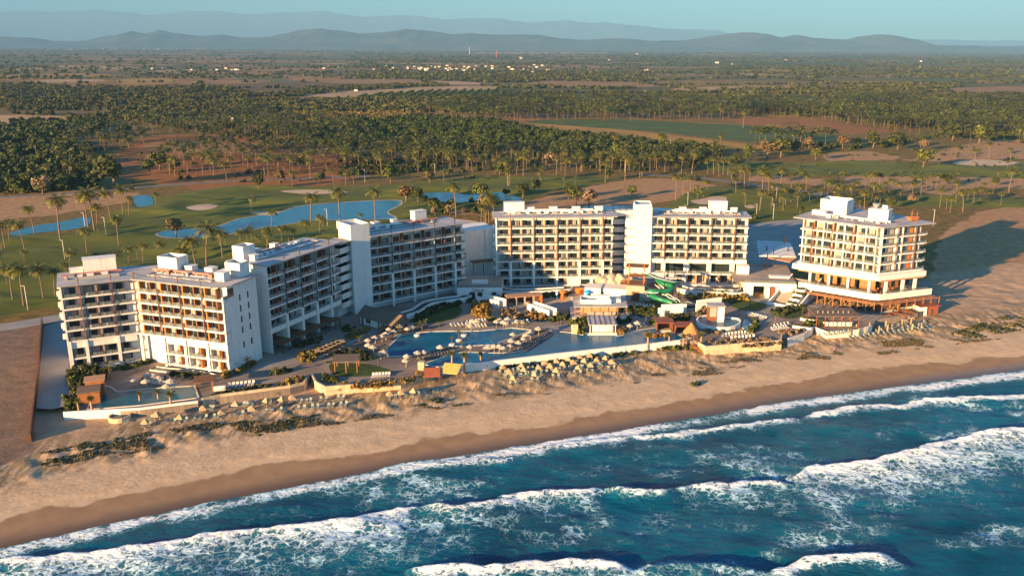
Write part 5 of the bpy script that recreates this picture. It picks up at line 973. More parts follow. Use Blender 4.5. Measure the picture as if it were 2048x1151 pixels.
mass('thicket', [[(640, 300), (900, 300), (1280, 320), (1440, 318), (1440, 334), (1280, 344), (860, 350), (700, 345)], [(1450, 300), (1700, 285), (1820, 272), (1900, 280), (1760, 298), (1500, 305)], [(1780, 264), (2100, 270), (2100, 290), (1900, 282)], [(1410, 428), (1600, 400), (1690, 418), (1700, 432), (1500, 446)], [(850, 402), (990, 406), (985, 436), (860, 432)], [(1470, 226), (1460, 208), (1660, 204), (2100, 200), (2100, 280), (1960, 276), (1800, 258), (1640, 236)], [(860, 222), (860, 208), (1060, 200), (1300, 204), (1490, 212), (1480, 226), (1300, 232), (1100, 226)], [(250, 240), (520, 222), (720, 248), (760, 286), (620, 296), (420, 270)], [(440, 350), (720, 330), (860, 345), (700, 352), (500, 358)]], .010, LB, 'leaf', 'bushes growing under the palms', .4, .85, 23, (30, .36))
mass('thicket', [[(0, 170), (170, 173), (260, 176), (444, 176), (508, 187), (495, 199), (260, 205), (0, 199)], [(500, 192), (598, 181), (700, 175), (860, 168), (900, 172), (700, 183), (560, 196)], [(0, 205), (300, 206), (560, 200), (620, 206), (480, 226), (200, 246), (0, 226)], [(1190, 186), (1460, 190), (1680, 186), (1850, 182), (1860, 188), (1700, 198), (1450, 202), (1200, 198)]], .0075, LB, 'leaf_far', 'belts of dark trees between the far fields', .8, 1.4, 33, (90, .40))
mass('crop_field', [[(470, 216), (560, 202), (760, 200), (960, 198), (870, 210), (760, 222), (600, 230)], [(540, 232), (760, 222), (850, 224), (820, 236), (640, 246)]], .018, SB_, 'leaf_yellow', 'yellow green crop in front of the orchard rows', .8, 1.3, 43)
P = [(x, y) for x in np.arange(-560, 60, 16) for y in np.arange(1480, 1960, 11)]; P = np.array(P); W = GG([(690, 197), (760, 188), (860, 182), (1010, 180), (1040, 184), (1020, 195), (860, 197)]); P = P[inpoly(P[:, 0], P[:, 1], W)]
merged('orchard_rows', [(v, f, None) for v, f in LB], np.column_stack([P, np.full(len(P), -.2)]), rng.uniform(.75, .9, len(P)), rng.uniform(0, 6.28, len(P)), ['leaf_mango'], 'orchard trees planted in straight rows')
mass('scrub', [[(-60, 250), (300, 240), (560, 262), (700, 300), (740, 350), (500, 372), (200, 385), (-60, 390)], [(700, 300), (1440, 315), (1650, 300), (2100, 280), (2100, 400), (1700, 395), (1300, 350), (760, 365)], [(1250, 408), (1400, 415), (1560, 400), (1860, 400), (1860, 425), (1500, 448)]], .0045, SB_, 'dune_scrub', 'low scattered scrub on the dry ground', .4, 1.0, 53, (24, .47))
# far plain: hedgerows and thickets in perspective
r_ = np.random.default_rng(99); n = 52000; u = r_.uniform(0, 1, n); py = 99+(u**1.15)*160; px = r_.uniform(-80, 2130, n)
d0 = (H)/((py-91+.5)/F*math.cos(PIT)**2+.00001); X = np.zeros(n); Y = np.zeros(n)
dirs = fw[None]+rt[None]*((px-CX)/F)[:, None]-up[None]*((py-CY)/F)[:, None]; t = -H/dirs[:, 2]; X = dirs[:, 0]*t; Y = dirs[:, 1]*t
cx_, sx_ = math.cos(.25), math.sin(.25); Xr, Yr = X*cx_+Y*sx_, -X*sx_+Y*cx_
keep = (fbm(Xr/620, Yr/300, 4, 5) > .54) | (np.abs((Yr/330+fbm(Xr/900, Yr/900, 2, 6)) % 1-.5) < .05) | (np.abs((Xr/520) % 1-.5) < .018)
keep &= (Y < 15000) & (Y > 1250); 
for p in [[(690, 197), (760, 186), (860, 179), (1030, 178), (1045, 186), (1020, 197)], [(600, 192), (700, 182), (820, 174), (960, 172), (1010, 176), (860, 186), (740, 194)], [(1880, 180), (1990, 173), (2120, 176), (2120, 198), (1990, 196)], [(1080, 162), (1260, 164), (1320, 172), (1200, 176), (1070, 170)], [(560, 150), (660, 158), (900, 161), (760, 168), (600, 162)]]:
    keep &= ~inpoly(X, Y, GG(p))
lf = inpoly(X, Y, GG([(-80, 103), (700, 106), (720, 168), (-80, 168)])); keep &= ~(lf & (r_.uniform(0, 1, n) < .72))
X, Y = X[keep], Y[keep]; s = np.clip(.55+Y/5200., .6, 2.2)*r_.uniform(.7, 1.3, len(X))
merged('far_thickets', [(v, f, None) for v, f in FB], np.column_stack([X, Y, np.full(len(X), -.2)]), s, r_.uniform(0, 6.28, len(X)), ['leaf_far', ], 'hedgerows and thickets spread over the far plain', zs=np.clip(s, .6, 1.35))
# village houses far out
hm = MB(); hm.box(-5, 5, -3.5, 3.5, 0, 3.4, 'wall_white'); hm = hm.mesh('house_wall')
hr = MB(); hr.add([(-5.4, -4, 3.4), (5.4, -4, 3.4), (5.4, 4, 3.4), (-5.4, 4, 3.4), (-5.4, 0, 5.2), (5.4, 0, 5.2)], [(0, 1, 5, 4), (2, 3, 4, 5), (0, 4, 3), (1, 2, 5), (0, 3, 2, 1)], 'tan_panel'); hr = hr.mesh('house_roof')
hs = []
for a, b, n_ in (((740, 132), (1040, 142), 46), ((1040, 130), (1100, 146), 10), ((1170, 140), (1330, 147), 12), ((120, 97), (420, 100), 22), ((640, 130), (700, 138), 4), ((1390, 120), (1900, 140), 8), ((300, 137), (620, 141), 8), ((1040, 108), (1330, 122), 8)):
    for _ in range(n_): hs.append((r_.uniform(a[0], b[0]), r_.uniform(a[1], b[1])))
hs += [(346, 214), (244, 203), (148, 246), (460, 240), (12, 190), (712, 182)]; hs.sort()
zone = {}
for px, py in hs: zone.setdefault('on the far left horizon' if py < 104 else 'among the trees of the left plain' if px < 720 else 'in the village centre' if px < 1110 else 'on the edge of the right plain', []).append((px, py))
for zn, L_ in zone.items():
    for k, (px, py) in enumerate(L_):
        x, y, _ = G(px, py); e = empty('village_house', 'tiny white house %s, %s from the left' % (zn, ordn(k)), 'house', (x, y, -.1), r_.uniform(-.5, .5), 'village houses '+zn); s = (.7 if y < 3000 else .9 if y < 5000 else 1.5)*r_.uniform(.8, 1.25); e.scale = (s, s, s); link('wall', hm, e); link('roof', hr, e)
x, y, _ = G(993, 116); mb = MB(); mb.cone(0, 0, 0, 55, 3.2, 2., 'orange_panel', 10); mb.cone(0, 0, 55, 57, 2.4, 2.4, 'wall_white', 10); o = link('chimney_stack', mb.mesh('chimney_stack'), None, (x, y, 0)); tag(o, 'tall thin brick chimney standing over the village trees', 'chimney')
x, y, _ = G(939, 108); mb = MB(); mb.cone(0, 0, 0, 60, 2.6, 2., 'wall_white', 10); mb.cone(0, 0, 60, 66, 3.4, 3.4, 'wall_white', 10); o = link('water_tower', mb.mesh('water_tower'), None, (x, y, 0)); tag(o, 'thin white tower left of the brick chimney', 'tower')
# utility poles and street lamps behind the resort
lm = MB(); lm.tube([(0, 0, 0), (0, 0, 9)], .09, 'duct_white', 5); lm = lm.mesh('lamp_pole', True); lh = MB(); lh.box(-1.2, 0, -.15, .15, 8.8, 9, 'louvre'); lh = lh.mesh('lamp_head')
LM = [(1700, 432), (1866, 452), (212, 470), (655, 452), (171, 460), (130, 520), (56, 620), (1340, 300), (1552, 400), (1490, 480), (1512, 440), (1546, 440), (1375, 415), (1250, 345), (870, 352), (1020, 352), (730, 365)]
LM.sort()
for k, (bx, by) in enumerate(LM):
    x, y, _ = G(bx, by); e = empty('street_lamp', '%s pale street lamp from the left behind the hotels' % ordn(k), 'street lamp', (x, y, -.1), 0, 'street lamps behind the hotels'); link('pole', lm, e); link('lamp_head', lh, e)
# ------------------------------------------------------------------ resort grounds
def poly_px(p, k=0): return GG(spline(p, k) if k else p)
DECKS = [
 [(128, 826), (140, 760), (150, 735), (480, 690), (520, 640), (700, 560), (940, 500), (1000, 520), (1230, 520), (1500, 520), (1500, 600), (1600, 598), (1860, 560), (1875, 606), (1846, 622), (1836, 625), (1752, 640), (1742, 652), (1714, 660), (1655, 664), (1624, 654), (1606, 668), (1575, 678), (1560, 672), (1562, 684), (1409, 696), (1390, 680), (1359, 683), (1288, 690), (1120, 708), (960, 727), (880, 738), (866, 744), (800, 764), (652, 775), (632, 764), (622, 750), (606, 770), (580, 776), (440, 794), (404, 800), (396, 806), (280, 820)]]
d_ = sheet('paved_terrace', poly_px(DECKS[0]), 0., 'terrace_tiles', thick=3.2, label='grey brown paving of the pool terraces')
for i, (p, m) in enumerate([([(700, 690), (790, 655), (850, 650), (868, 660), (800, 670), (770, 700), (780, 716), (740, 712)], 'paving_dark'), ([(784, 720), (900, 694), (1000, 690), (1050, 664), (1100, 658), (1040, 700), (940, 702), (850, 730)], 'paving_dark'), ([(868, 660), (1060, 652), (1150, 650), (1140, 660), (1060, 656), (930, 660)], 'concrete'), ([(1000, 610), (1110, 604), (1250, 606), (1240, 616), (1120, 618), (1040, 622)], 'concrete'), ([(520, 740), (640, 715), (720, 680), (800, 650), (900, 640), (890, 634), (780, 644), (690, 672), (600, 706), (510, 730)], 'concrete'), ([(1420, 684), (1400, 666), (1500, 668), (1550, 672), (1530, 680)], 'paving_dark'), ([(1500, 600), (1560, 602), (1540, 640), (1520, 660), (1505, 640)], 'concrete'), ([(1610, 606), (1640, 612), (1740, 628), (1750, 636), (1650, 624)], 'concrete'), ([(1070, 590), (1240, 586), (1250, 600), (1080, 604)], 'sand_light')]):
    o = sheet('paving', poly_px(p, 4), .006+.003*i, m); o['label'] = 'paved area of the resort grounds'
# walls along the beach: (points, height above terrace, material, label)
def wallrun(name, px, h, m, lab, w=.5, z0=-2.6, z=0.):
    P = [G(a, b, z)[:2] for a, b in px]; mb = MB(); mb.ring(P, w, z0, z+h, m, closed=False); o = world(mb, name); tag(o, lab, 'wall'); return o
wallrun('sea_wall', [(128, 826), (280, 818), (396, 804)], .55, 'wall_white', 'long pale wall round the small pool at the far left')
wallrun('sea_wall', [(404, 800), (440, 792), (580, 774), (606, 768), (612, 757)], .7, 'stone_wall', 'sandy stone wall behind the left rows of green loungers')
wallrun('sea_wall', [(626, 752), (634, 766), (652, 776), (800, 764), (866, 744), (880, 736)], .7, 'stone_wall', 'sandy stone wall below the lattice pavilion lawn')
wallrun('sea_wall', [(880, 737), (960, 727), (1120, 708), (1288, 690), (1359, 682)], .45, 'wall_white', 'long straight white wall along the big pool edge')
wallrun('sea_wall', [(1398, 688), (1412, 696), (1480, 690), (1560, 684), (1561, 672)], .8, 'stone_wall', 'curved sandy wall below the white loungers right of the hut')
wallrun('sea_wall', [(1575, 678), (1606, 668), (1626, 653), (1655, 664), (1714, 660), (1742, 652)], .35, 'coping', 'low zigzag wall below the beach bar pergola')
wallrun('sea_wall', [(1760, 627), (1800, 618), (1836, 613)], .6, 'coping', 'low pale wall in front of the corner restaurant')
# boundary fence of the hotel plot at the left
def groundwall(name, px, h, m, lab, cat='wall', w=.35):
    P = [GT(a, b) for a, b in spline(px, 5, False)]; mb = MB()
    for p, q_ in zip(P[:-1], P[1:]):
        f_ = frame(p, q_); z = min(p[2], q_[2]); mb.fr = f_; mb.box(-.05, f_.L, 0, w, z-.5, max(p[2], q_[2])+h, m)
    mb.fr = None; o = world(mb, name); tag(o, lab, cat); return o
groundwall('boundary_wall', [(84, 648), (78, 720), (70, 800), (60, 884)], 2.2, 'wood_dark', 'long brown boundary wall at the left edge of the resort')
# ---- pools
def pool(name, px, m, lab, cop=True, k=0, z=.03, w=.35, ch=.14):
    P = poly_px(px, k); o = sheet(name, P, z, m, kind=None, label=lab, cat='pool')
    if cop: mb = MB(); mb.ring(P, w, -.1, ch, 'coping'); world(mb, 'coping', o)
    return o
POOL1 = [(772, 700), (800, 672), (828, 666), (868, 663), (960, 662), (1024, 656), (1062, 660), (1016, 678), (990, 688), (930, 692), (900, 692), (870, 704), (818, 712), (778, 712)]
pool('swimming_pool', POOL1, 'pool_water', 'deep blue pool between the rows of parasols')
POOL2 = [(848, 728), (905, 707), (930, 704), (1000, 706), (1032, 704), (1060, 692), (1098, 664), (1100, 661), (1145, 666), (1166, 670), (1172, 666), (1176, 670), (1230, 670), (1236, 672), (1248, 670), (1260, 663), (1314, 655), (1350, 668), (1380, 676), (1358, 679), (1288, 687), (1120, 705), (960, 724), (878, 733)]
pool('swimming_pool', POOL2, 'pool_water', 'long teal infinity pool running along the beach wall', ch=.10)
pool('swimming_pool', [(200, 770), (222, 775), (232, 784), (290, 778), (330, 775), (388, 772), (396, 795), (280, 810), (176, 818), (190, 790)], 'pond_water', 'small teal pool with brown kiosk at the far left')
pool('swimming_pool', [(1487, 652), (1490, 640), (1497, 645), (1505, 655), (1500, 660), (1488, 658)], 'kids_water', 'small bright blue lazy river bend at the splash house', k=3)
pool('swimming_pool', [(1362, 608), (1376, 604), (1392, 610), (1384, 618), (1366, 616)], 'pool_water', 'splash pool at the foot of the green slide', k=3)
# splash house basin
P = poly_px([(1397, 642), (1420, 638), (1445, 642), (1476, 645), (1474, 656), (1450, 662), (1420, 660), (1400, 654)], 3); b = empty('raised_pool', 'raised white walled pool around the small water play house', 'pool', (*P[0], 0)); mb = MB(); mb.ring([(x, y) for x, y in P], .5, -.1, 1.5, 'wall_white'); world(mb, 'wall', b)
o = sheet('water', P, 1.1, 'pond_water', parent=b)
g = G(1434, 648); b = empty('water_house', 'little brown and cream house standing in the raised pool', 'kiosk', (g[0], g[1], 0)); fr = frame(g, (g[0]+1, g[1])); fpart(b, fr, 'wall', [(-3, 2.3, 0, 4, .5, 6.2, 'brown_panel'), (-2.6, -.4, -.06, -.01, 2.6, 5.8, 'curtain'), (0, 2.2, -.3, -.05, 1.2, 6, 'wall_white'), (-.1, 2, -.8, -.31, .8, 1.6, 'wall_white')]); fpart(b, fr, 'roof', [(-3.3, 2.6, -.4, 4.3, 6.21, 6.4, 'roof_grey')])
# lazy plunge channels in front of the blocks
def plunge(px, lab, h=1.5, w=.4):
    P = [G(a, b, h)[:2] for a, b in spline(px, 5, False)]
    b = empty('swim_up_channel', lab, 'pool', (*P[0], 0)); mb = MB(); mb.ring(P, w, -.3, h, 'wall_white', closed=False); world(mb, 'curved_wall', b)
    vs = []; n = len(P)
    for i, p in enumerate(P):
        a = np.array(P[max(0, i-1)]); c = np.array(P[min(n-1, i+1)]); d = c-a; d /= np.linalg.norm(d); nrm = np.array([-d[1], d[0]]); vs += [(p[0], p[1], h-.2), (p[0]+nrm[0]*2.6, p[1]+nrm[1]*2.6, h-.2)]
    mb = MB(); mb.add(vs, [(2*i, 2*i+2, 2*i+3, 2*i+1) for i in range(n-1)], 'plunge_water'); world(mb, 'water', b)
    mb = MB(); mb.ring([(vs[2*i+1][0], vs[2*i+1][1]) for i in range(n)][::-1], w*.8, -.3, h+(.25 if h > 1 else .02), 'wall_white', closed=False); world(mb, 'inner_wall', b); return b
plunge([(812, 628), (838, 620), (860, 606), (890, 600), (930, 594), (943, 586), (936, 580)], 'curved dark swim up channel in front of the shaded tower block', 1.8)
plunge([(994, 578), (1020, 582), (1060, 582), (1100, 580), (1138, 577), (1143, 571)], 'curved swim up channel in front of the middle block', 1.8)
plunge([(1355, 574), (1380, 580), (1430, 582), (1480, 584), (1494, 580), (1496, 575)], 'curved swim up channel in front of the slide block', 1.8)
plunge([(150, 736), (178, 738), (215, 732), (250, 728), (284, 726)], 'wavy white edged channel under the angled block left wing', .35, .22)
plunge([(300, 738), (330, 742), (360, 744), (400, 750), (416, 754)], 'wavy white edged channel under the angled block right wing', .3, .2)
# ---- lawns and planting beds
BEDS = [([(812, 642), (850, 632), (900, 612), (918, 612), (924, 622), (905, 638), (870, 645), (840, 646)], 'narrow wedge lawn beside the shaded tower block'),
 ([(660, 728), (690, 726), (740, 728), (775, 738), (782, 746), (730, 752), (680, 752), (662, 742)], 'lawn under the lattice pavilion'), ([(1456, 600), (1480, 597), (1510, 602), (1534, 610), (1520, 620), (1490, 621), (1464, 612)], 'oval lawn below the slide block'),
 ([(1290, 604), (1330, 600), (1350, 604), (1360, 612), (1330, 618), (1300, 612)], 'lawn under the green slide'), ([(1565, 620), (1610, 615), (1612, 626), (1590, 636), (1560, 634)], 'green bed behind the beach bar')]
for p, lab in BEDS: o = sheet('lawn_patch', poly_px(p, 4), .035, 'grass_bright'); o['label'] = lab
FEATURE = {}
def bush_mass(px, h, dens, m, lab, k=3, base=0., q_=.35, terrain=False):
    W = poly_px(px, k) if not terrain else [GT(a, b)[:2] for a, b in px]; A = abs(sum(W[i][0]*W[(i+1) % len(W)][1]-W[(i+1) % len(W)][0]*W[i][1] for i in range(len(W))))/2
    n = max(4, int(A*dens)); P = scatter(None, n, 0, W, len(lab)*7+n); T = [blob_arr(700+i, 34, .85, h, -.1, 3, q_) for i in range(5)]
    z = tz(P[:, 0], P[:, 1]) if terrain else np.full(len(P), base)
    return merged('planting', [(v, f, None) for v, f in T], np.column_stack([P, z]), rng.uniform(.7, 1.3, len(P)), rng.uniform(0, 6.28, len(P)), [m], lab)
for px, h, dn, m, lab in [
 ([(142, 745), (200, 742), (210, 760), (180, 772), (160, 790), (145, 792)], 2., .9, 'leaf', 'thick hedge at the left end of the angled block'), ([(130, 790), (140, 790), (156, 815), (132, 824)], .8, 1., 'leaf_bright', 'low plants in the far left planter'),
 ([(196, 744), (280, 728), (282, 734), (220, 744)], .8, .9, 'leaf_bright', 'plants along the left channel'), ([(284, 722), (318, 712), (318, 718), (290, 730)], .8, 1., 'leaf', 'plants in the angled block passage'),
 ([(318, 742), (380, 748), (410, 756), (400, 760), (330, 750)], .6, .8, 'leaf', 'dark plants along the right channel of the angled block'), ([(448, 748), (500, 726), (512, 728), (490, 742), (452, 756)], 1.1, 1., 'leaf_orange', 'golden shrubs below the shaded end wall'), ([(596, 712), (630, 702), (660, 692), (690, 684), (680, 694), (640, 712), (620, 728), (602, 724)], 1.3, 1., 'leaf_orange', 'golden shrub bed beside the cabana row'),
 ([(530, 750), (570, 738), (582, 742), (560, 750)], 1., .8, 'leaf', 'small island bed with a young palm'), ([(560, 768), (600, 752), (604, 764), (575, 770)], 1., 1., 'leaf_orange', 'shrubs at the right end of the left wall'),
 ([(440, 786), (560, 768), (562, 772), (442, 792)], .6, .9, 'leaf', 'dark planting on top of the left wall'), ([(640, 752), (672, 756), (676, 764), (650, 764)], .7, 1.1, 'leaf', 'dark planting by the steps'), ([(680, 768), (780, 764), (860, 742), (866, 746), (790, 772), (690, 776)], .8, .8, 'leaf_orange', 'reddish plants along the middle wall'),
 ([(670, 708), (712, 700), (740, 708), (744, 722), (710, 722), (676, 718)], .9, .7, 'leaf', 'planting bed by the sculpture'), ([(775, 690), (672, 724), (660, 722)], .5, .3, 'leaf', 'edge plants'),
 ([(830, 634), (880, 608), (920, 602), (940, 596), (936, 606), (880, 622), (840, 642)], 1., 1., 'leaf', 'green bank below the shaded tower channel'), ([(990, 592), (1060, 586), (1140, 584), (1140, 592), (1060, 598), (1000, 602)], 1., .9, 'leaf', 'planting below the middle block channel'),
 ([(942, 620), (962, 606), (984, 612), (980, 626), (976, 638), (950, 634)], 1.8, .9, 'leaf_orange', 'tall golden shrubs by the white wall'), ([(1010, 622), (1080, 626), (1092, 634), (1060, 640), (1010, 634)], 1., .5, 'leaf_dry', 'mixed dry planting behind the pool umbrellas'),
 ([(1060, 632), (1096, 632), (1090, 642), (1066, 640)], 1., .9, 'leaf_orange', 'orange shrubs below the right white wall'), ([(1140, 644), (1172, 640), (1176, 652), (1142, 652)], 1.3, 1., 'leaf_bright', 'bright hedge left of the swim up bar'), ([(1226, 641), (1262, 638), (1260, 646), (1228, 650)], .9, 1., 'leaf', 'hedge right of the swim up bar'),
 ([(1152, 660), (1168, 658), (1168, 668), (1156, 668)], 1.5, 1., 'leaf_bright', 'yellow green plants on the pool corner'), ([(1234, 662), (1256, 660), (1248, 668), (1236, 668)], 1.1, 1., 'leaf_orange', 'orange plants on the pool corner'),
 ([(1256, 616), (1310, 618), (1318, 630), (1262, 622)], .9, 1., 'leaf', 'dark hedge right of the restaurant'), ([(1296, 670), (1330, 672), (1330, 674), (1297, 676)], .8, 1.2, 'leaf_orange', 'red plants in the floating planter'),
 ([(1380, 592), (1440, 592), (1490, 594), (1492, 602), (1420, 604), (1376, 598)], 1., .9, 'leaf_orange', 'golden planting below the slide block channel'), ([(1480, 578), (1504, 574), (1506, 588), (1486, 590)], 1.6, 1., 'leaf', 'dark shrubs at the gateway'),
 ([(1420, 622), (1400, 640), (1392, 630), (1404, 612)], 1.1, .8, 'leaf_dry', 'dry shrubs behind the splash house'), ([(1410, 660), (1480, 664), (1500, 658), (1480, 668), (1420, 668)], .6, .8, 'leaf_dry', 'reddish bed under the raised pool'), ([(1490, 662), (1510, 650), (1500, 636), (1515, 644), (1520, 656), (1500, 668)], 1., 1., 'leaf_bright', 'green and yellow ring of plants round the lazy river'),
 ([(1380, 632), (1350, 630), (1330, 636), (1346, 644), (1376, 650)], .9, .8, 'leaf', 'dark planting behind the brown cabanas'), ([(1415, 680), (1540, 678), (1558, 672), (1550, 682), (1430, 690)], .5, .5, 'leaf_dry', 'dry planting on the wall top right of the hut'),
 ([(1545, 620), (1600, 612), (1604, 618), (1560, 634), (1545, 628)], .9, .9, 'leaf', 'hedge behind the beach bar'), ([(1640, 600), (1700, 606), (1750, 618), (1748, 622), (1690, 612), (1640, 606)], .7, .7, 'leaf_dry', 'dark planting below the corner pergola'),
 ([(1560, 664), (1600, 660), (1606, 664), (1570, 672)], .6, .8, 'leaf_dry', 'planting right of the inlet')]: bush_mass(px, h, dn, m, lab)
for px, h, dn, m, lab in [([(260, 820), (400, 800), (402, 806), (270, 828)], .9, 1., 'leaf', 'green strip below the far left wall'), ([(990, 732), (1160, 716), (1290, 700), (1292, 706), (1160, 724), (1000, 742)], .7, .6, 'leaf', 'planting at the foot of the long pool wall'), ([(1292, 700), (1370, 690), (1410, 696), (1404, 702), (1320, 702)], 1.1, .9, 'leaf_bright', 'green shrubs round the thatched hut'),
 ([(150, 888), (260, 872), (290, 876), (230, 892), (160, 902)], .22, .5, 'dune_scrub', 'green dune plants at the far left'), ([(330, 856), (440, 842), (445, 850), (340, 866)], .22, .35, 'dune_scrub', 'green dune creeper patch left'), ([(500, 858), (560, 838), (640, 826), (650, 832), (590, 850), (520, 872)], .22, .5, 'dune_scrub', 'large green dune patch below the left loungers'), ([(60, 920), (180, 900), (200, 910), (90, 930)], .22, .4, 'dune_scrub', 'dune plants near the boundary wall'), ([(1380, 768), (1400, 766), (1402, 772), (1382, 774)], .6, .9, 'dune_scrub', 'small green bush on the beach'), ([(860, 798), (900, 796), (898, 806), (862, 804)], .22, .6, 'dune_scrub', 'small green patch on the dune')]:
    bush_mass(px, h, dn, m, lab, 0, terrain=True, q_=.24)
for px, h, dn, m, lab in [([(690, 672), (730, 656), (742, 660), (700, 680)], .8, .8, 'leaf_orange', 'shrubs beside the left shore parasols'), ([(590, 690), (640, 674), (648, 680), (600, 696)], .5, .6, 'leaf', 'dark lawn island in the shaded paving'), ([(686, 656), (704, 650), (708, 658), (690, 664)], .5, .8, 'leaf', 'small round bed near the cottage'), ([(1100, 636), (1130, 630), (1136, 638), (1106, 644)], 1., .9, 'leaf', 'shrubs left of the pool restaurant'), ([(1320, 640), (1350, 646), (1336, 652), (1300, 648)], .9, .8, 'leaf_bright', 'shrubs behind the brown cabanas'), ([(1490, 690), (1560, 684), (1562, 688), (1492, 695)], .5, .9, 'leaf_dry', 'plants at the foot of the curved wall'), ([(1620, 640), (1650, 650), (1640, 656), (1612, 648)], .8, .9, 'leaf_bright', 'planter shrubs left of the beach bar'), ([(1180, 604), (1200, 600), (1204, 606), (1184, 608)], .7, .9, 'leaf_bright', 'shrubs by the low white wing'), ([(1380, 610), (1450, 612), (1440, 618), (1380, 616)], .5, .8, 'leaf_dry', 'golden railing bed below the slide block'), ([(1230, 620), (1300, 626), (1312, 634), (1250, 630)], .8, .8, 'leaf', 'long hedge right of the pool restaurant'), ([(980, 640), (1000, 634), (1006, 642), (984, 646)], .7, .9, 'leaf_bright', 'shrubs behind the far shore parasols')]: bush_mass(px, h, dn, m, lab)
# dune grass as stuff
W = [GT(*p)[:2] for p in [(80, 905), (300, 862), (480, 842), (700, 830), (900, 800), (1100, 775), (1340, 742), (1500, 715), (1700, 690), (1960, 660), (2160, 610), (2160, 660), (1900, 690), (1640, 728), (1400, 752), (1180, 778), (1000, 800), (800, 830), (500, 872), (200, 915), (90, 935)]]
P = scatter(None, 20000, 0, W, 5); tt = tshore(P[:, 0], P[:, 1]); kx = (fbm(P[:, 0]/9, P[:, 1]/4, 4, 17) > .53) & (tt < 60); P = P[kx]; T = [blob_arr(800+i, 12, .42, .26, -.05, 2, .2) for i in range(5)]
merged('dune_grass', [(v, f, None) for v, f in T], np.column_stack([P, tz(P[:, 0], P[:, 1])]), rng.uniform(.35, .9, len(P)), rng.uniform(0, 6.28, len(P)), ['dune_dry'], 'dry dune grass and creepers scattered along the upper beach')
W = [GT(*p)[:2] for p in [(1900, 668), (1980, 640), (2160, 590), (2160, 640), (2000, 668), (1930, 680)]]; P = scatter(None, 1500, 0, W, 6); P = P[fbm(P[:, 0]/7, P[:, 1]/4, 3, 19) > .42]
merged('dune_grass', [(v, f, None) for v, f in T], np.column_stack([P, tz(P[:, 0], P[:, 1])]), rng.uniform(.6, 1.4, len(P)), rng.uniform(0, 6.28, len(P)), ['dune_scrub'], 'green brown dune grass at the right edge of the beach')
# ------------------------------------------------------------------ parasols, loungers, furniture
def umb_mesh(r, h, n, rise, m, pm='trunk', ph=0., drop=.0):
    c = MB(); c.cone(0, 0, h-rise, h, r, .05, m, n, ph, False)
    c.cone(0, 0, h-rise-.04, h-.06, r-.02, .04, m, n, ph, False)
    c.cone(0, 0, h-rise-.22, h-rise, r, r, m, n, ph, False)
    p = MB(); p.tube([(0, 0, -.2), (0, 0, h-.1)], .05, pm, 5); p.cone(0, 0, 0, .12, .32, .3, 'concrete', 8); return c.mesh('canopy'), p.mesh('pole', True)
UB = umb_mesh(1.2, 2.55, 4, .95, 'palapa_tan', ph=.785); UP = umb_mesh(1.22, 2.6, 8, .65, 'canvas', 'duct_white')
cl = MB(); cl.cone(0, 0, .9, 2.9, .30, .14, 'palapa_tan', 7); cl = cl.mesh('folded_canopy', True); clp = MB(); clp.tube([(0, 0, -.2), (0, 0, 3.05)], .05, 'trunk', 5); clp = clp.mesh('pole', True)
def umbrella(px, py, kind, lab, grp, jit=0):
    if kind == 'beach': g = GT(px, py, 2.5); ms = UB
    elif kind == 'folded': g = GT(px, py, 2.9); ms = (cl, clp)
    else: g = G(px, py, 2.5); g = (g[0], g[1], 0.02); ms = UP
    e = empty('parasol', lab, 'parasol', g, random.uniform(-.5, .5) if kind == 'beach' else random.uniform(0, 3), grp); s = random.uniform(.92, 1.1); e.scale = (s, s, s); link('canopy', ms[0], e); link('pole', ms[1], e); return e
def umbset(pts, kind, what, where, grp):
    for k, (x, y) in enumerate(sorted(pts)): umbrella(x, y, kind, '%s, %s from the left %s' % (what, ordn(k), where), grp)
zz = lambda L_, ox, oy, s: [(ox+x/s, oy+y/s) for x, y in L_]
umbset(zz([(1175, 575), (1065, 635), (1390, 590), (1605, 515), (1775, 550), (1910, 475)], 60, 700, 4.6545)+zz([(275, 850), (410, 770), (545, 757), (635, 750)], 440, 620, 4.426), 'beach', 'square straw parasol', 'on the left beach below the stone wall', 'straw parasols on the left beach')
umbset(zz([(1500, 715), (1600, 705), (1712, 690)], 440, 620, 4.426), 'beach', 'square straw parasol', 'left of the red roofed shelter', 'straw parasols by the red shelter')
UBM = zz([(270, 790), (505, 755), (610, 745), (775, 770), (90, 865), (335, 830), (440, 820), (560, 800), (680, 785), (835, 815), (50, 930), (270, 895), (200, 850), (490, 865), (620, 845), (390, 780), (150, 820)], 1060, 560, 5.12)+zz([(1490, 820), (1675, 800), (1840, 825), (1695, 845), (1550, 870), (1590, 925), (1805, 890), (2010, 760), (1950, 810), (2010, 855)], 700, 560, 4.876)
umbset(UBM, 'beach', 'tan straw parasol', 'in the rows below the long pool wall', 'straw parasols below the long pool')
umbset(zz([(640, 295), (790, 275), (940, 262), (1020, 258), (1115, 295), (1030, 310), (805, 320), (725, 335), (600, 340), (540, 345), (518, 310), (465, 360)], 1600, 580, 4.571), 'folded', 'closed tan parasol', 'on the right beach by the bar pergola', 'closed parasols on the right beach')
umbset(zz([(485, 435), (560, 455), (610, 442), (380, 455), (245, 540), (310, 525), (350, 505), (175, 565), (180, 618), (225, 630), (330, 685), (300, 690), (430, 480)], 700, 560, 4.876), 'pool', 'pale round parasol', 'on the left shore of the main pool', 'pale parasols left of the main pool')
umbset(zz([(555, 722), (660, 690), (720, 680), (880, 637), (1170, 627), (1350, 627), (1405, 625), (1455, 625), (1575, 575), (1690, 548), (1590, 505), (1720, 525), (1840, 460), (1645, 590), (1560, 620), (1760, 500), (545, 765), (1500, 640)], 700, 560, 4.876), 'pool', 'pale round parasol', 'on the island deck between both pools', 'pale parasols on the island deck')
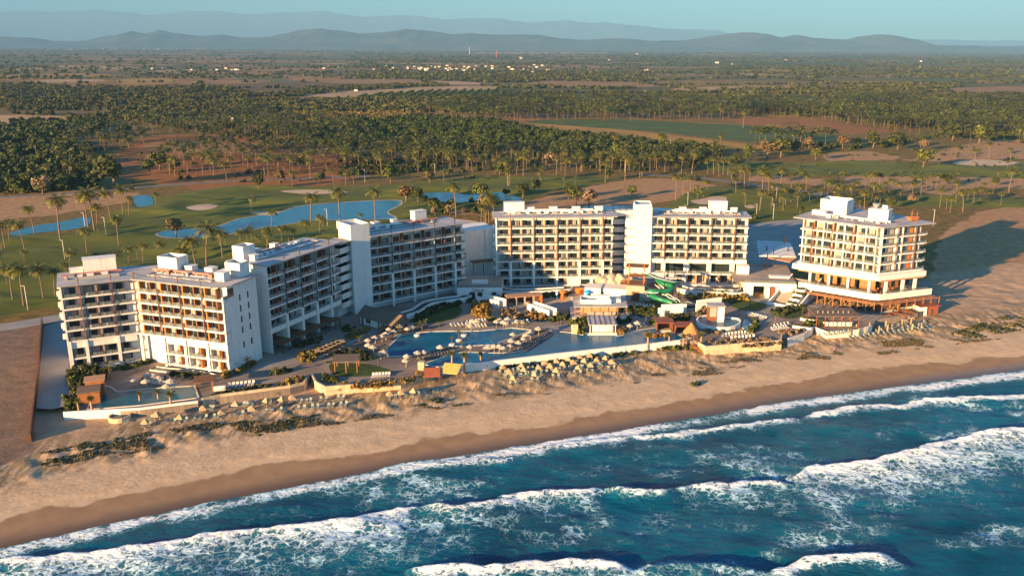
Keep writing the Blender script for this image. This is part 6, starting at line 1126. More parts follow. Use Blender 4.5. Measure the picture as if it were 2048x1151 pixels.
umbset(zz([(1195, 378), (1240, 385), (1430, 385), (1495, 390), (1465, 365), (1540, 365), (1630, 385), (1680, 390), (1180, 430), (1520, 400)], 700, 560, 4.876)+[(1260, 647), (1275, 643)], 'pool', 'pale round parasol', 'on the far shore of the main pool', 'pale parasols on the far pool shore')
umbset(zz([(1095, 210), (1150, 215), (1200, 240), (960, 262), (1075, 275), (1305, 272), (1270, 320), (1330, 300)], 60, 700, 4.6545), 'pool', 'white round parasol', 'on the small terrace under the angled block', 'white parasols by the small pool')
def lounger_mesh(m, h=.38):
    b = MB(); f = lambda: None
    b.box(-.34, .34, -1.0, .35, h-.08, h, m)
    b.add([(-.34, .35, h-.08), (.34, .35, h-.08), (.34, .9, h+.55), (-.34, .9, h+.55), (-.34, .35, h), (.34, .35, h), (.34, .84, h+.58), (-.34, .84, h+.58)], [(0, 1, 2, 3), (7, 6, 5, 4), (0, 3, 7, 4), (1, 5, 6, 2), (3, 2, 6, 7), (0, 4, 5, 1)], m)
    for x in (-.3, .26):
        for y in (-.9, .3): b.box(x, x+.05, y, y+.05, -.1, h-.081, m)
    return b.mesh('sun_lounger')
LG = {k: lounger_mesh(k) for k in ('lounger_white', 'lounger_green', 'lounger_dark')}
cnt = [0]; LQ = []
def lounger(g, rz, kind, lab, grp):
    LQ.append((math.dist(g, (0, 0, H)), g, rz, kind, lab, grp)); cnt[0] += 1
def row(p0, p1, n, kind, where, rz=.0, terrain=False, grp=None, pts=None):
    what = {'lounger_white': 'white lounger', 'lounger_green': 'green lounger', 'lounger_dark': 'dark lounger'}[kind]
    P = pts or [(p0[0]+(p1[0]-p0[0])*i/max(1, n-1), p0[1]+(p1[1]-p0[1])*i/max(1, n-1)) for i in range(n)]
    for k, (x, y) in enumerate(sorted(P)):
        g = GT(x, y+2) if terrain else G(x, y, .02); lounger(g, rz+random.uniform(-.12, .12), kind, '%s, %s from the left %s' % (what, ordn(k), where), grp or where)
PI = math.pi
# beach loungers at the left: backs towards the hotels
row(0, 0, 0, 'lounger_green', 'in the left beach front row', 0.1, True, pts=zz([(900, 660), (1060, 697), (1115, 690), (1285, 667), (1345, 663), (1395, 657), (1455, 647), (1530, 637), (1585, 630), (1635, 627), (1715, 620), (1760, 608), (1910, 597), (1980, 590)], 60, 700, 4.6545)+zz([(135, 920), (200, 915), (410, 890), (457, 887), (537, 882), (585, 880), (693, 867), (745, 863), (817, 855), (867, 853), (960, 847), (1000, 843), (1070, 835), (1115, 830)], 440, 620, 4.426))
row(0, 0, 0, 'lounger_green', 'in the rear rows of the left beach', 0.1, True, pts=zz([(1130, 630), (1165, 630), (1595, 565), (1675, 540), (1700, 540), (1990, 505), (2020, 505)], 60, 700, 4.6545)+zz([(215, 835), (245, 835), (290, 830), (395, 820), (445, 820), (530, 820), (665, 800), (718, 803), (768, 800), (803, 800), (893, 788), (940, 785), (1045, 778), (1090, 775)], 440, 620, 4.426))
row(0, 0, 0, 'lounger_green', 'between the three parasols and the red shelter', 0.1, True, pts=zz([(1555, 760), (1590, 755), (1645, 748), (1695, 745), (1760, 738), (1800, 728), (1890, 713), (1925, 713), (1500, 770)], 440, 620, 4.426))
# main beach: two loungers by every parasol, plus a front row
sp = sorted(UBM)
for k, (x, y) in enumerate(sp):
    for j, dx in enumerate((-6, 5)):
        g = GT(x+dx, y+19+random.uniform(-1, 1)); lounger(g, .1+random.uniform(-.2, .2), 'lounger_green', '%s lounger of the pair under the %s straw parasol below the long pool' % (('left', 'right')[j], ordn(k)), 'loungers below the long pool')
row((1010, 752), (1240, 726), 26, 'lounger_green', 'in the seaward row below the long pool', .1, True)
row((1016, 741), (1225, 716), 22, 'lounger_green', 'in the second seaward row below the long pool', .1, True)
for j, (a, b, n) in enumerate((((1700, 675), (1858, 655), 17), ((1712, 668), (1850, 650), 14), ((1735, 658), (1850, 643), 10))): row(a, b, n, 'lounger_green', 'in the %s row up the right beach' % ORD[j], .2, True)
row((1452, 702), (1545, 690), 11, 'lounger_white', 'below the curved wall right of the hut', .1, True)
# pool loungers
for a, b, n, kind, rz, wh in [((898, 734+0), (898, 734), 0, 'lounger_white', 0, ''), ((903, 651), (950, 650), 7, 'lounger_white', .5, 'on the far pool shore left group'), ((936, 646), (972, 642), 7, 'lounger_white', .4, 'behind the far shore parasols'), ((932, 656), (972, 652), 7, 'lounger_white', .4, 'in front of the far shore parasols'), ((994, 648), (1056, 644), 9, 'lounger_white', .2, 'on the far pool shore right group'),
    ((745, 676), (850, 656), 15, 'lounger_dark', 2.6, 'along the left shore of the main pool'), ((768, 664), (838, 650), 10, 'lounger_dark', 2.6, 'behind the left shore parasols'), ((838, 722), (906, 706), 12, 'lounger_dark', 0, 'on the left tip of the island deck'), ((820, 716), (900, 696), 12, 'lounger_dark', 3.3, 'facing the main pool on the island deck'), ((1048, 702), (1102, 668), 15, 'lounger_dark', .75, 'on the sloping ledge in the long pool'), ((1020, 682), (1090, 660), 14, 'lounger_dark', 3.6, 'on the right part of the island deck'),
    ((968, 697), (1000, 697), 8, 'lounger_white', 0, 'under the four parasols on the island deck'), ((746, 753), (778, 751), 6, 'lounger_white', 0, 'along the edge of the pavilion lawn'), ((762, 700), (772, 694), 3, 'lounger_dark', 1, 'at the left tip of the main pool'),
    ((458, 773), (506, 768), 7, 'lounger_white', 0, 'on the shaded terrace left of the round pool'), ((1445, 672), (1503, 666), 10, 'lounger_white', -.2, 'in the rear row right of the hut'), ((1463, 679), (1507, 675), 7, 'lounger_white', -.2, 'in the front row right of the hut'), ((1545, 660), (1574, 655), 7, 'lounger_white', .3, 'in front on the sloping green terrace'), ((1551, 654), (1578, 649), 5, 'lounger_white', .3, 'behind on the sloping green terrace'),
    ((1494, 628), (1530, 638), 8, 'lounger_white', -.6, 'on the curved path by the lazy river'), ((1275, 612), (1308, 614), 6, 'lounger_white', .3, 'beside the hedge under the slide'), ((292, 764), (340, 770), 8, 'lounger_white', .2, 'beside the small pool under the angled block'), ((286, 756), (338, 760), 7, 'lounger_dark', .2, 'behind the small pool under the angled block'), ((1262, 653), (1290, 651), 4, 'lounger_white', .3, 'right of the swim up bar'), ((1640, 672), (1700, 664), 7, 'lounger_green', .3, 'beside the bar pergola')]:
    if n: row(a, b, n, kind, wh, rz)
LQ.sort(key=lambda q_: q_[0])
for _, g, rz, kind, lab, grp in LQ[:298]: o = link('sun_lounger', LG[kind], None, g, rz); tag(o, lab, 'sun lounger', grp)
def lmesh_arr(m):
    me = LG[m]; return np.array([v.co[:] for v in me.vertices]), np.array([p.vertices[:] for p in me.polygons]), None
for kd in ('lounger_white', 'lounger_green', 'lounger_dark'):
    Q = [q_ for q_ in LQ[298:] if q_[3] == kd]
    if Q: merged('far_sun_loungers', [lmesh_arr(kd)], np.array([q_[1] for q_ in Q]), np.ones(len(Q)), np.array([q_[2] for q_ in Q]), [kd], {'lounger_white': 'white', 'lounger_green': 'grey green', 'lounger_dark': 'dark'}[kd]+' sun loungers in the farthest rows')
# ---- timber pavilions, kiosks, walls
def pav(name, lab, cat, px, sx, sy, h, rz=0., roofm='wood_orange', postm='wood_orange', wallm=None, z=0., over=.5, rt_=.18, back=False, sides=False, n=2):
    g = G(px[0], px[1], z) if z is not None else GT(*px); b = empty(name, lab, cat, g, rz)
    def loc(boxes, nm):
        mb = MB()
        for q_ in boxes: mb.box(*q_)
        return link(nm, mb.mesh(nm), b)
    for i in range(n+1):
        for y in (0, sy): x = sx*i/n; loc([(x-.1, x+.1, y-.1, y+.1, -.3, h, postm)], 'post')
    loc([(-over, sx+over, -over, sy+over, h, h+rt_, roofm)], 'roof')
    if back: loc([(.11, sx-.11, sy-.08, sy+.02, 0, h-.01, wallm)], 'back_wall')
    if sides: loc([(-.04, .04, .11, sy-.11, 0, h-.01, wallm)], 'side_wall'); loc([(sx-.04, sx+.04, .11, sy-.11, 0, h-.01, wallm)], 'side_wall')
    return b, loc
b, loc = pav('lattice_pavilion', 'brown slatted roof pavilion on four orange posts on the small lawn', 'pavilion', (670, 746), 6.2, 5.5, 3.4, .12, 'tile_roof'); 
b, loc = pav('beach_bar', 'large brown timber pergola bar with many posts on the right beach', 'bar', (1632, 655), 14, 9, 4., .0, 'tile_roof', 'wood_red', n=5); loc([(3, 12.5, 2, 2.6, 0, 1.2, 'coping'), (2.8, 12.7, 1.9, 2.7, 1.21, 1.32, 'wall_white')], 'counter'); loc([(1+i*1.7, 1.25+i*1.7, 3, 3.25, 4.2, 4.9, 'rock') for i in range(7)], 'roof_vent')
b, loc = pav('swim_up_bar', 'swim up bar with pale roof and cream walls on the long pool', 'bar', (1180, 668), 8.2, 9, 3.2, .02, 'roof_grey', 'wall_white', n=1); loc([(.6, 7.6, .4, .7, 0, 3.1, 'curtain'), (.8, 3, .2, .38, .9, 2.9, 'wall_white'), (3.2, 7.2, .2, .38, .9, 2.9, 'coping'), (-.5, 8.7, -.5, .0, -.4, .5, 'coping')], 'wall'); loc([(i*1.65-.05, i*1.65+.05, -.5, 9.5, 3.39, 3.5, 'wood_red') for i in range(6)], 'roof_beam')
g = G(1149, 666); mb = MB(); mb.box(g[0]-1.1, g[0]+1.1, g[1]-.6, g[1]+.6, 0, 3., 'stone_wall'); tag(world(mb, 'stone_pillar'), 'square stone pillar left of the swim up bar', 'pillar')
g = G(843, 738); mb = MB(); mb.box(g[0]-.9, g[0]+.9, g[1]-.9, g[1]+.9, -1, 2.4, 'stone_wall'); tag(world(mb, 'stone_pillar'), 'square stone pillar at the left end of the long pool', 'pillar')
# poolside restaurant
b, loc = pav('pool_restaurant', 'flat roofed restaurant with white roof tanks and orange posts behind the swim up bar', 'restaurant', (1150, 632), 17.5, 11, 3.4, .0, 'roof_grey', 'wood_orange', n=6, z=.5)
loc([(-1.5, 19, -2.5, 12, -1.1, .0, 'coping')], 'terrace'); loc([(2, 15, 3, 10, .01, 3.38, 'tan_panel')], 'wall'); loc([(4.5, 14, 1, 1.3, .01, 1.3, 'curtain')], 'counter'); loc([(2, 12.5, 3, 3.3, 3.6, 5., 'wall_white'), (2, 12.5, 8, 8.3, 3.6, 5., 'wall_white'), (2, 2.3, 3.31, 7.99, 3.6, 5., 'wall_white'), (12.2, 12.5, 3.31, 7.99, 3.6, 5., 'wall_white')], 'parapet'); loc([(8, 12, 5.5, 7.5, 3.6, 5.9, 'duct_white'), (4, 5.5, 5, 6.5, 3.6, 4.6, 'louvre'), (12.8, 16, 5, 8, 3.6, 4.5, 'wall_white')], 'roof_tank')
loc([(-1.3+i*1.5, -1.25+i*1.5, -2.4, -2.35, .01, 1, 'rail_metal') for i in range(14)]+[(-1.4, 18.8, -2.42, -2.34, 1., 1.05, 'rail_metal')], 'railing'); loc([(x, x+1.2, -.2, 1., .6, .7, 'wood_orange') for x in (.5, 14.5)]+[(x+.5, x+.7, .3, .5, 0, .6, 'wood_orange') for x in (.5, 14.5)], 'table')
# cabanas on the long pool, thatched hut, shelters
b, loc = pav('cabana', 'brown slatted cabana box over the pool, left of two', 'cabana', (1314, 664), 5, 4.5, 3.2, 0, 'wood_red', 'wood_dark', 'brown_panel', back=True, sides=True, n=1); loc([(.3, 4.7, .5, 3, .0, .5, 'canvas')], 'bed'); loc([(-.5, 5.6, -.6, -.1, -.3, .1, 'coping')], 'step')
b, loc = pav('cabana', 'brown slatted cabana box beside the thatched hut, right of two', 'cabana', (1351, 670), 5, 4.5, 3., 0, 'wood_red', 'wood_dark', 'brown_panel', back=True, sides=True, n=1); loc([(.3, 4.7, .5, 3, .0, .5, 'canvas')], 'bed')
g = G(1382, 676); b = empty('thatched_hut', 'orange thatched cone hut at the right end of the long pool', 'hut', g); mb = MB(); mb.cone(0, 0, 2.3, 5.2, 2.6, .15, 'thatch', 12, 0, False); mb.cone(0, 0, 2.0, 2.35, 2.75, 2.6, 'thatch', 12, 0, False); link('thatched_roof', mb.mesh('thatched_roof'), b)
for a in range(5): mb = MB(); x, y = 1.9*math.cos(a*1.257), 1.9*math.sin(a*1.257); mb.tube([(x, y, -.3), (x, y, 2.6)], .1, 'wood_orange', 6); link('post', mb.mesh('post', True), b)
g = GT(1385, 700); b = empty('timber_stairs', 'orange timber stairs leading from the hut to the beach', 'stairs', g); mb = MB()
for i in range(7): mb.box(-1+i*.7, .4+i*.7, -1.2-.5*i, 0-.5*i, 1.5-i*.25, 1.62-i*.25, 'wood_orange')
link('treads', mb.mesh('treads'), b); mb = MB(); mb.tube([(-1, -1.3, 2.6), (3.2, -4.6, 1.1)], .07, 'wood_orange', 5); mb.tube([(-1, .1, 2.6), (3.6, -3.2, 1.1)], .07, 'wood_orange', 5); link('handrail', mb.mesh('handrail'), b)
def shelter(px, lab, m, sx, sy, h0, h1, rz):
    g = GT(*px); b = empty('beach_shelter', lab, 'shelter', g, rz); mb = MB(); t = .12
    mb.add([(0, 0, h0), (sx, 0, h0), (sx, sy, h1), (0, sy, h1), (0, 0, h0+t), (sx, 0, h0+t), (sx, sy, h1+t), (0, sy, h1+t)], [(0, 3, 2, 1), (4, 5, 6, 7), (0, 1, 5, 4), (1, 2, 6, 5), (2, 3, 7, 6), (3, 0, 4, 7)], m); link('roof', mb.mesh('roof'), b)
    for x in (.3, sx-.3):
        for y, h in ((.3, h0), (sy-.3, h1)): mb = MB(); mb.tube([(x, y, -.3), (x, y, h+.02)], .1, 'wood_dark', 6); link('post', mb.mesh('post', True), b)
shelter((848, 772), 'red sloping roof shelter on dark posts on the beach', 'roof_red', 4.6, 3.6, 2.6, 4.0, .15); shelter((880, 764), 'yellow sloping roof shelter right of the red one', 'roof_yellow', 5.2, 4., 2.8, 4.4, -.25)
# two storey brown kiosk at the small pool
g = G(158, 811); b = empty('pool_kiosk', 'brown panelled stepped kiosk in the small pool at the far left', 'kiosk', g, .42)
def bx(b, boxes, nm):
    mb = MB()
    for q_ in boxes: mb.box(*q_)
    return link(nm, mb.mesh(nm), b)
bx(b, [(0, 5, 0, 5, -.4, 3.2, 'wood_orange')], 'lower_box'); bx(b, [(-.3, 5.3, -.3, 5.3, 3.21, 3.45, 'tile_roof')], 'lower_roof'); bx(b, [(1.5, 6, 5.5, 9.5, 0, 4.2, 'wood_orange')], 'upper_box'); bx(b, [(1.2, 6.3, 5.2, 9.8, 4.21, 4.4, 'tan_panel')], 'upper_roof'); bx(b, [(2, 2.9, -.1, -.01, 1.6, 2.1, 'interior')], 'hatch')
# round tub
g = GT(240, 838); b = empty('round_tub', 'round sand coloured hot tub below the far left wall', 'hot tub', g); mb = MB(); mb.ring(arc(0, 0, 2.3, 0, 360, 20)[:-1], .35, -.4, 1.2, 'stone_wall'); link('wall', mb.mesh('wall'), b); mb = MB(); mb.cone(0, 0, .2, .75, 2.3, 2.3, 'plunge_water', 20); link('water', mb.mesh('water'), b)
# deck restaurant at the left pool corner
b, loc = pav('grill_hut', 'small dark slatted grill hut at the right end of the small pool', 'hut', (392, 784), 4.2, 4, 2.8, .3, 'wood_dark', 'wood_orange', n=1); loc([(4.5, 7.5, -.5, .1, -.2, 1.2, 'wall_white')], 'counter')
# spa house with gable roof
f_ = frame(G(721, 646)[:2], G(754, 656)[:2]); b = empty('gabled_cottage', 'white cottage with long dark shingle roof beside the shaded tower block', 'cottage', (f_.P.x, f_.P.y, 0))
fpart(b, f_, 'wall', [(0, f_.L, 0, 6.5, -.2, 3.2, 'wall_white')]); fpart(b, f_, 'door', [(.7, 1.7, -.06, .03, 0, 2.2, 'wood_dark')]); fpart(b, f_, 'window', [(3, 5.4, -.08, .03, .9, 2.7, 'frame_dark')]); fpart(b, f_, 'window_cross', [(4.0, 4.4, -.12, -.081, 1.5, 2.1, 'curtain')])
mb = MB(f_); L9 = f_.L+8.5; mb.add([(-.8, -1., 2.7), (L9, -1., 2.7), (L9+.6, 3.4, 5.4), (-1.6, 3.4, 5.4), (-.8, 7.6, 2.7), (L9, 7.6, 2.7)], [(0, 1, 2, 3), (3, 2, 5, 4), (0, 3, 4), (1, 5, 2), (0, 4, 5, 1)], 'tile_roof'); world(mb, 'roof', b)
for x in (f_.L+1.5, f_.L+4, f_.L+6.5, f_.L+8): 
    for y in (-.5, 7): fpart(b, f_, 'post', [(x-.12, x+.12, y-.12, y+.12, -.1, 2.7, 'wood_dark')])
# cabana row (orange framed) and white free-standing walls
f_ = frame(G(1015, 612)[:2], G(1085, 607)[:2]); b = empty('cabana_row', 'row of four open cabanas in an orange timber frame behind the white walls', 'cabana', (f_.P.x, f_.P.y, 0)); fpart(b, f_, 'roof', [(0, f_.L, 0, 4.5, 3, 3.2, 'tan_panel')]); fpart(b, f_, 'back_wall', [(.41, f_.L-.41, 4.2, 4.4, 0, 2.99, 'wood_dark')])
fpart(b, f_, 'end_wall', [(0, .4, 0, 4.5, 0, 2.99, 'wood_orange')]); fpart(b, f_, 'end_wall', [(f_.L-.4, f_.L, 0, 4.5, 0, 2.99, 'wood_orange')])
for i in range(1, 4): x = f_.L*i/4; fpart(b, f_, 'curtain_wall', [(x-.3, x+.3, .1, .5, 0, 2.98, 'curtain')])
for i in range(4): x = f_.L*(i+.5)/4; fpart(b, f_, 'day_bed', [(x-.9, x+.9, 1.5, 3.5, 0, .5, 'canvas')])
for k, (a, c, h, lab) in enumerate([((954, 607), (998, 617), 3.4, 'white free standing wall with opening left of the cabana row'), ((1054, 621), (1098, 636), 3.4, 'white free standing wall below the cabana row'), ((1316, 632), (1366, 631), 3.6, 'cream free standing wall below the green slide'), ((1392, 624), (1442, 617), 3.6, 'cream free standing wall behind the splash house')]):
    f_ = frame(G(*a)[:2], G(*c)[:2]); b = empty('screen_wall', lab, 'wall', (f_.P.x, f_.P.y, 0)); o_ = 2.6; fpart(b, f_, 'front_panel', [(0, 2.2, 0, .35, 0, h-.6, 'wall_white'), (2.21, 4.4, 0, .35, 2, h-.6, 'wall_white'), (4.41, f_.L, 0, .35, 0, h-.6, 'wall_white')]); fpart(b, f_, 'rear_panel', [(1.5, f_.L+1.6, 2., 2.3, 0, h, 'wall_white')])
# rock house with slides
f_ = frame(G(1252, 600)[:2], G(1288, 602)[:2]); b = empty('rock_house', 'pale rock faced building with a dark doorway beneath the slide platform', 'building', (f_.P.x, f_.P.y, 0))
fpart(b, f_, 'wall', [(0, f_.L, 0, 9, -.2, 5.6, 'rock')]); fpart(b, f_, 'door', [(2, 4.8, -.08, .03, 0, 3.4, 'wood_dark')]); fpart(b, f_, 'door_panel', [(2.3, 3.3, -.12, -.081, .3, 2.6, 'wood_red')]); fpart(b, f_, 'low_wing', [(-9.5, -.01, 1.5, 9, -.2, 3.6, 'wall_white')]); fpart(b, f_, 'low_wing', [(-15.5, -9.51, 0, 7, -.2, 3.9, 'wall_white')]); fpart(b, f_, 'door', [(-9.3, -8.4, 1.42, 1.55, 0, 2.2, 'wood_dark')])
rk = MB(f_); v, fc = blob_arr(950, 1, 1, 1, 0, 1); 
bm = bpy.data.meshes.new('rock_pile')
def rocks(parent, fr, pts, nm='boulder'):
    import bmesh
    for i, (x, y, z, r) in enumerate(pts):
        bmm = bmesh.new(); bmesh.ops.create_icosphere(bmm, subdivisions=3, radius=r)
        for v_ in bmm.verts: n_ = mn.noise(v_.co*1.1/r*1.4+Vector((i*7., 0, 0))); v_.co *= 1+.35*n_; v_.co.z *= .9
        me = bpy.data.meshes.new(nm); bmm.to_mesh(me); bmm.free(); me.materials.append(MATS['rock']); p = Vector(fr(x, y, z))-Vector(parent.location); link(nm, me, parent, p)
rocks(b, f_, [(f_.L+.6, 1.5, 1.2, 2.4), (f_.L+2, 4, 1.2, 2.5), (f_.L+.2, 3.5, 3., 2.), (-6, 12, 3.6, 3.4), (-9, 12, 2.6, 3.), (-3, 11.5, 4.6, 2.6), (.5, 11, 4, 2.2), (-11, 12.5, 4., 2.4)])
tw = empty('slide_tower', 'orange timber slide tower with a brown canopy standing on the rock house', 'tower', f_(2, 2, 5.6))
fpart(tw, f_, 'platform', [(-2.5, f_.L-.3, 1, 7, 5.61, 5.8, 'wood_dark'), (.5, f_.L-.2, 2, 6, 8.4, 8.6, 'wood_dark')])
for x in (.6, f_.L-.5):
    for y in (2.1, 5.8): fpart(tw, f_, 'post', [(x-.12, x+.12, y-.12, y+.12, 5.81, 13., 'paint_orange' if y < 3 else 'wood_orange')])
fpart(tw, f_, 'canopy', [(-.6, f_.L+1., 1.1, 6.8, 12.2, 12.4, 'wood_dark')]); 
for z in (9.1, 9.6, 10.): fpart(tw, f_, 'rail', [(.73, f_.L-.63, 2.06, 2.14, z, z+.1, 'wood_orange')])
for z in (6.4, 7.): fpart(tw, f_, 'rail', [(-2.4, .4, 1.05, 1.13, z, z+.1, 'wood_orange')])
for x in (-2.4, -1, .3): fpart(tw, f_, 'rail_post', [(x-.06, x+.06, 1.04, 1.14, 5.81, 7.2, 'wood_orange')])
mb = MB(f_); 
for i in range(9): mb.box(-2+i*.32, -1.7+i*.32, 4, 5, 5.8+i*.3, 5.9+i*.3, 'wood_orange')
world(mb, 'stairs', tw)
sl_ = empty('water_slide', 'green and white spiralling water slides beside the rock house', 'slide', G(1325, 604))
gx, gy = G(1322, 600)[:2]
pth = spline([AY(1286, 545, 309), AY(1300, 548, 309), AY(1316, 555, 308), AY(1334, 560, 308), AY(1350, 563, 309), AY(1358, 563.5, 313), AY(1346, 565, 317), AY(1326, 563, 316), AY(1322, 566, 312)], 5, False); mb = MB(); mb.trough(pth, .95, 'slide_green', 'slide_white', .8); world(mb, 'upper_flume', sl_, True)
pth = spline([AY(1314, 559, 314), AY(1322, 566, 311), AY(1338, 570, 309), AY(1345, 574, 307), AY(1340, 580, 305), AY(1326, 582.5, 304), AY(1310, 582.5, 303), AY(1297, 583, 304), AY(1300, 588, 306)], 5, False); mb = MB(); mb.tube(pth, .85, 'slide_green', 9); world(mb, 'tube_flume', sl_, True)
pth = spline([AY(1293, 581, 305), AY(1304, 584, 303), AY(1316, 583, 303)], 5, False); mb = MB(); mb.trough(pth, 1.1, 'slide_green', 'slide_white', .8); world(mb, 'side_flume', sl_, True)
pth = spline([AY(1300, 586, 306), AY(1306, 593, 303), AY(1320, 598, 301), AY(1334, 602, 300), AY(1346, 606, 299)], 5, False); mb = MB(); mb.tube(pth, .85, 'slide_green', 9); mb.cone(*AY(1346, 607, 299)[:2], .2, 1.8, .95, .95, 'slide_white', 10); world(mb, 'lower_flume', sl_, True)
pth = spline([AY(1314, 584, 307), AY(1326, 587, 305), AY(1336, 590, 304), AY(1343, 595, 302), AY(1352, 599, 301), AY(1357, 604, 300)], 5, False); mb = MB(); mb.trough(pth, .8, 'slide_green', 'slide_white', .5); world(mb, 'white_flume', sl_, True)
pth = [AY(1313, 568, 312), AY(1324, 576, 308)]; mb = MB(); mb.trough(pth, .8, 'tan_panel', 'slide_white', .4); world(mb, 'short_flume', sl_, True)
for px, py, pt_ in ((1327, 607, 546), (1312, 600, 558), (1305, 597, 575), (1345, 600, 566), (1357, 598, 565), (1341, 600, 575)): g = G(px, py); q_ = AY(px, pt_, g[1]); mb = MB(); mb.tube([(g[0], g[1], -.1), (g[0], g[1], q_[2])], .14, 'dark_steel', 6); world(mb, 'steel_leg', sl_)
# splash play features
def toy(px, lab, nm, m, h, kind):
    g = G(*px); b = empty(nm, lab, 'play fountain', g)
    mb = MB(); mb.cone(0, 0, 0, h*.75, .75, .5, m, 10); link('stem', mb.mesh('stem', True), b)
    mb = MB()
    if kind == 'cap': mb.cone(0, 0, h*.7, h*.86, 1.5, 1.3, m, 12); mb.cone(0, 0, h*.86, h, 1.0, .3, m, 12)
    else: mb.cone(0, 0, h*.75, h, .9, .1, m, 10)
    link('top', mb.mesh('top'), b)
toy((1125, 598), 'orange mushroom play fountain', 'mushroom_fountain', 'paint_orange', 3.6, 'cap'); toy((1174.5, 597), 'blue mushroom play fountain', 'mushroom_fountain', 'paint_blue', 3.4, 'cap')
g = G(1114, 600); b = empty('cone_fountain', 'slim pale blue cone play fountain', 'play fountain', g); mb = MB(); mb.tube([(0, 0, 0), (0, 0, 3)], .12, 'kids_water', 6); mb.cone(0, 0, 2.2, 4.2, .6, .08, 'kids_water', 8); link('top', mb.mesh('top'), b)
for j, (px, m, lab) in enumerate([((1130, 602), 'roof_yellow', 'yellow hoops beside the orange mushroom'), ((1138, 601), 'slide_white', 'white hoops right of the orange mushroom'), ((1186, 597), 'paint_orange', 'orange hoops right of the blue mushroom'), ((1195, 596), 'slide_white', 'white hoops left of the rock house')]):
    g = G(*px); mb = MB()
    for k in range(3): mb.tube([(k*.7-.3, 0, 0), (k*.7-.3, 0, 1.3), (k*.7, 0, 1.6), (k*.7+.3, 0, 1.3), (k*.7+.3, 0, 0)], .06, m, 5)
    o = link('spray_hoops', mb.mesh('spray_hoops'), None, g); tag(o, lab, 'play fountain')
f_ = frame(G(1150, 586)[:2], G(1202, 586)[:2]); b = empty('orange_fence', 'orange timber fence along the play area under the middle block', 'fence', (f_.P.x, f_.P.y, 0)); fpart(b, f_, 'panel', [(0, f_.L, 0, .15, 0, 1.9, 'paint_orange')])
# grand stair with cascade planters by the corner block
f_ = frame(G(1546, 606)[:2], G(1580, 612)[:2]); b = empty('grand_stairs', 'broad white ramped stairs with stepped planters left of the corner block', 'stairs', (f_.P.x, f_.P.y, 0))
mb = MB(f_)
for i in range(16): mb.box(-1, 9.5, 3+i*1.1, 4.1+i*1.1, -.2, .3+i*.33, 'deck_paving')
world(mb, 'steps', b)
for x in (-1.6, 9.6): mb = MB(f_); mb.add([(x, 0, -.2), (x+.5, 0, -.2), (x+.5, 21, -.2), (x, 21, -.2), (x, 0, 1.), (x+.5, 0, 1.), (x+.5, 21, 6.6), (x, 21, 6.6)], [(0, 3, 2, 1), (4, 5, 6, 7), (0, 1, 5, 4), (1, 2, 6, 5), (2, 3, 7, 6), (3, 0, 4, 7)], 'wall_white'); world(mb, 'side_wall', b)
for i in range(5): fpart(b, f_, 'planter', [(5.2-i*.1, 8.9-i*.25, -.5+i*3., 1.6+i*3., -.1, 1.1+i*1.05, 'wall_white')]); 
fpart(b, f_, 'basin', [(-1.6, 10.2, -2.6, -2.2, -.1, .9, 'wall_white'), (-1.6, -1.2, -2.19, -.01, -.1, .9, 'wall_white')])
for i in range(5):
    P = [f_(5.6+rng.uniform(0, 3), .2+i*3.+rng.uniform(0, 1), 1.1+i*1.05) for _ in range(8)]; merged('planting', [(v, f, None) for v, f in [blob_arr(990, 26, .6, .6, -.1, 3, .3)]], np.array(P), np.ones(8), rng.uniform(0, 6, 8), ['leaf'], 'green plants in the stepped planter number %s of the grand stairs' % ORD[i])
# planters beside beach bar, sculpted seats, beach kiosk
for px, s, lab in [((1585, 655), 1., 'long white planter left of the beach bar'), ((1600, 640), 1.2, 'white planter bench behind the beach bar'), ((1640, 622), 1.2, 'white seat wall with plants above the beach bar')]:
    g = G(*px); b = empty('planter', lab, 'planter', g, -.5); bx(b, [(0, 6*s, 0, 1.4, -.1, .8, 'wall_white')], 'trough')
    merged('planting', [(v, f, None) for v, f in [blob_arr(991, 40, .6, .7, -.1, 3, .3)]], np.array([(g[0]+(1+i)*.85*math.cos(-.5)-.5*math.sin(-.5)*1, g[1]+(1+i)*.85*math.sin(-.5)+.5, .75) for i in range(6)]), np.ones(6)*.8, rng.uniform(0, 6, 6), ['leaf'], 'plants growing in the '+lab)
g = GT(1838, 632); b = empty('beach_kiosk', 'red and white timber kiosk on the sand right of the corner block', 'kiosk', g, .25); bx(b, [(0, 3, 0, 4, -.2, 3.4, 'wall_white')], 'white_box'); bx(b, [(3.01, 8, .5, 4, -.2, 3.4, 'wood_red')], 'red_box'); bx(b, [(-.4, 8.4, -.6, 4.4, 3.41, 3.6, 'wood_red')], 'roof'); bx(b, [(5, 5.8, .42, .49, 0, 2.1, 'interior')], 'door')
for k, (x, y) in enumerate([(1772, 632), (1790, 629), (1806, 632), (1820, 628), (1812, 624), (1795, 622)]):
    g = GT(x, y+9); b = empty('day_bed', '%s canopied beach bed from the left before the corner block' % ORD[k], 'beach bed', g, .2, 'canopied beach beds'); bx(b, [(-1.1, 1.1, -1.1, 1.1, .3, .6, 'canvas')], 'mattress'); bx(b, [(-1.3, 1.3, -1.3, 1.3, 2.3, 2.4, 'wood_orange')], 'canopy')
    for u_ in (-1.1, 1.02):
        for v_ in (-1.1, 1.02): bx(b, [(u_, u_+.08, v_, v_+.08, 0, 2.3, 'wood_orange')], 'post')
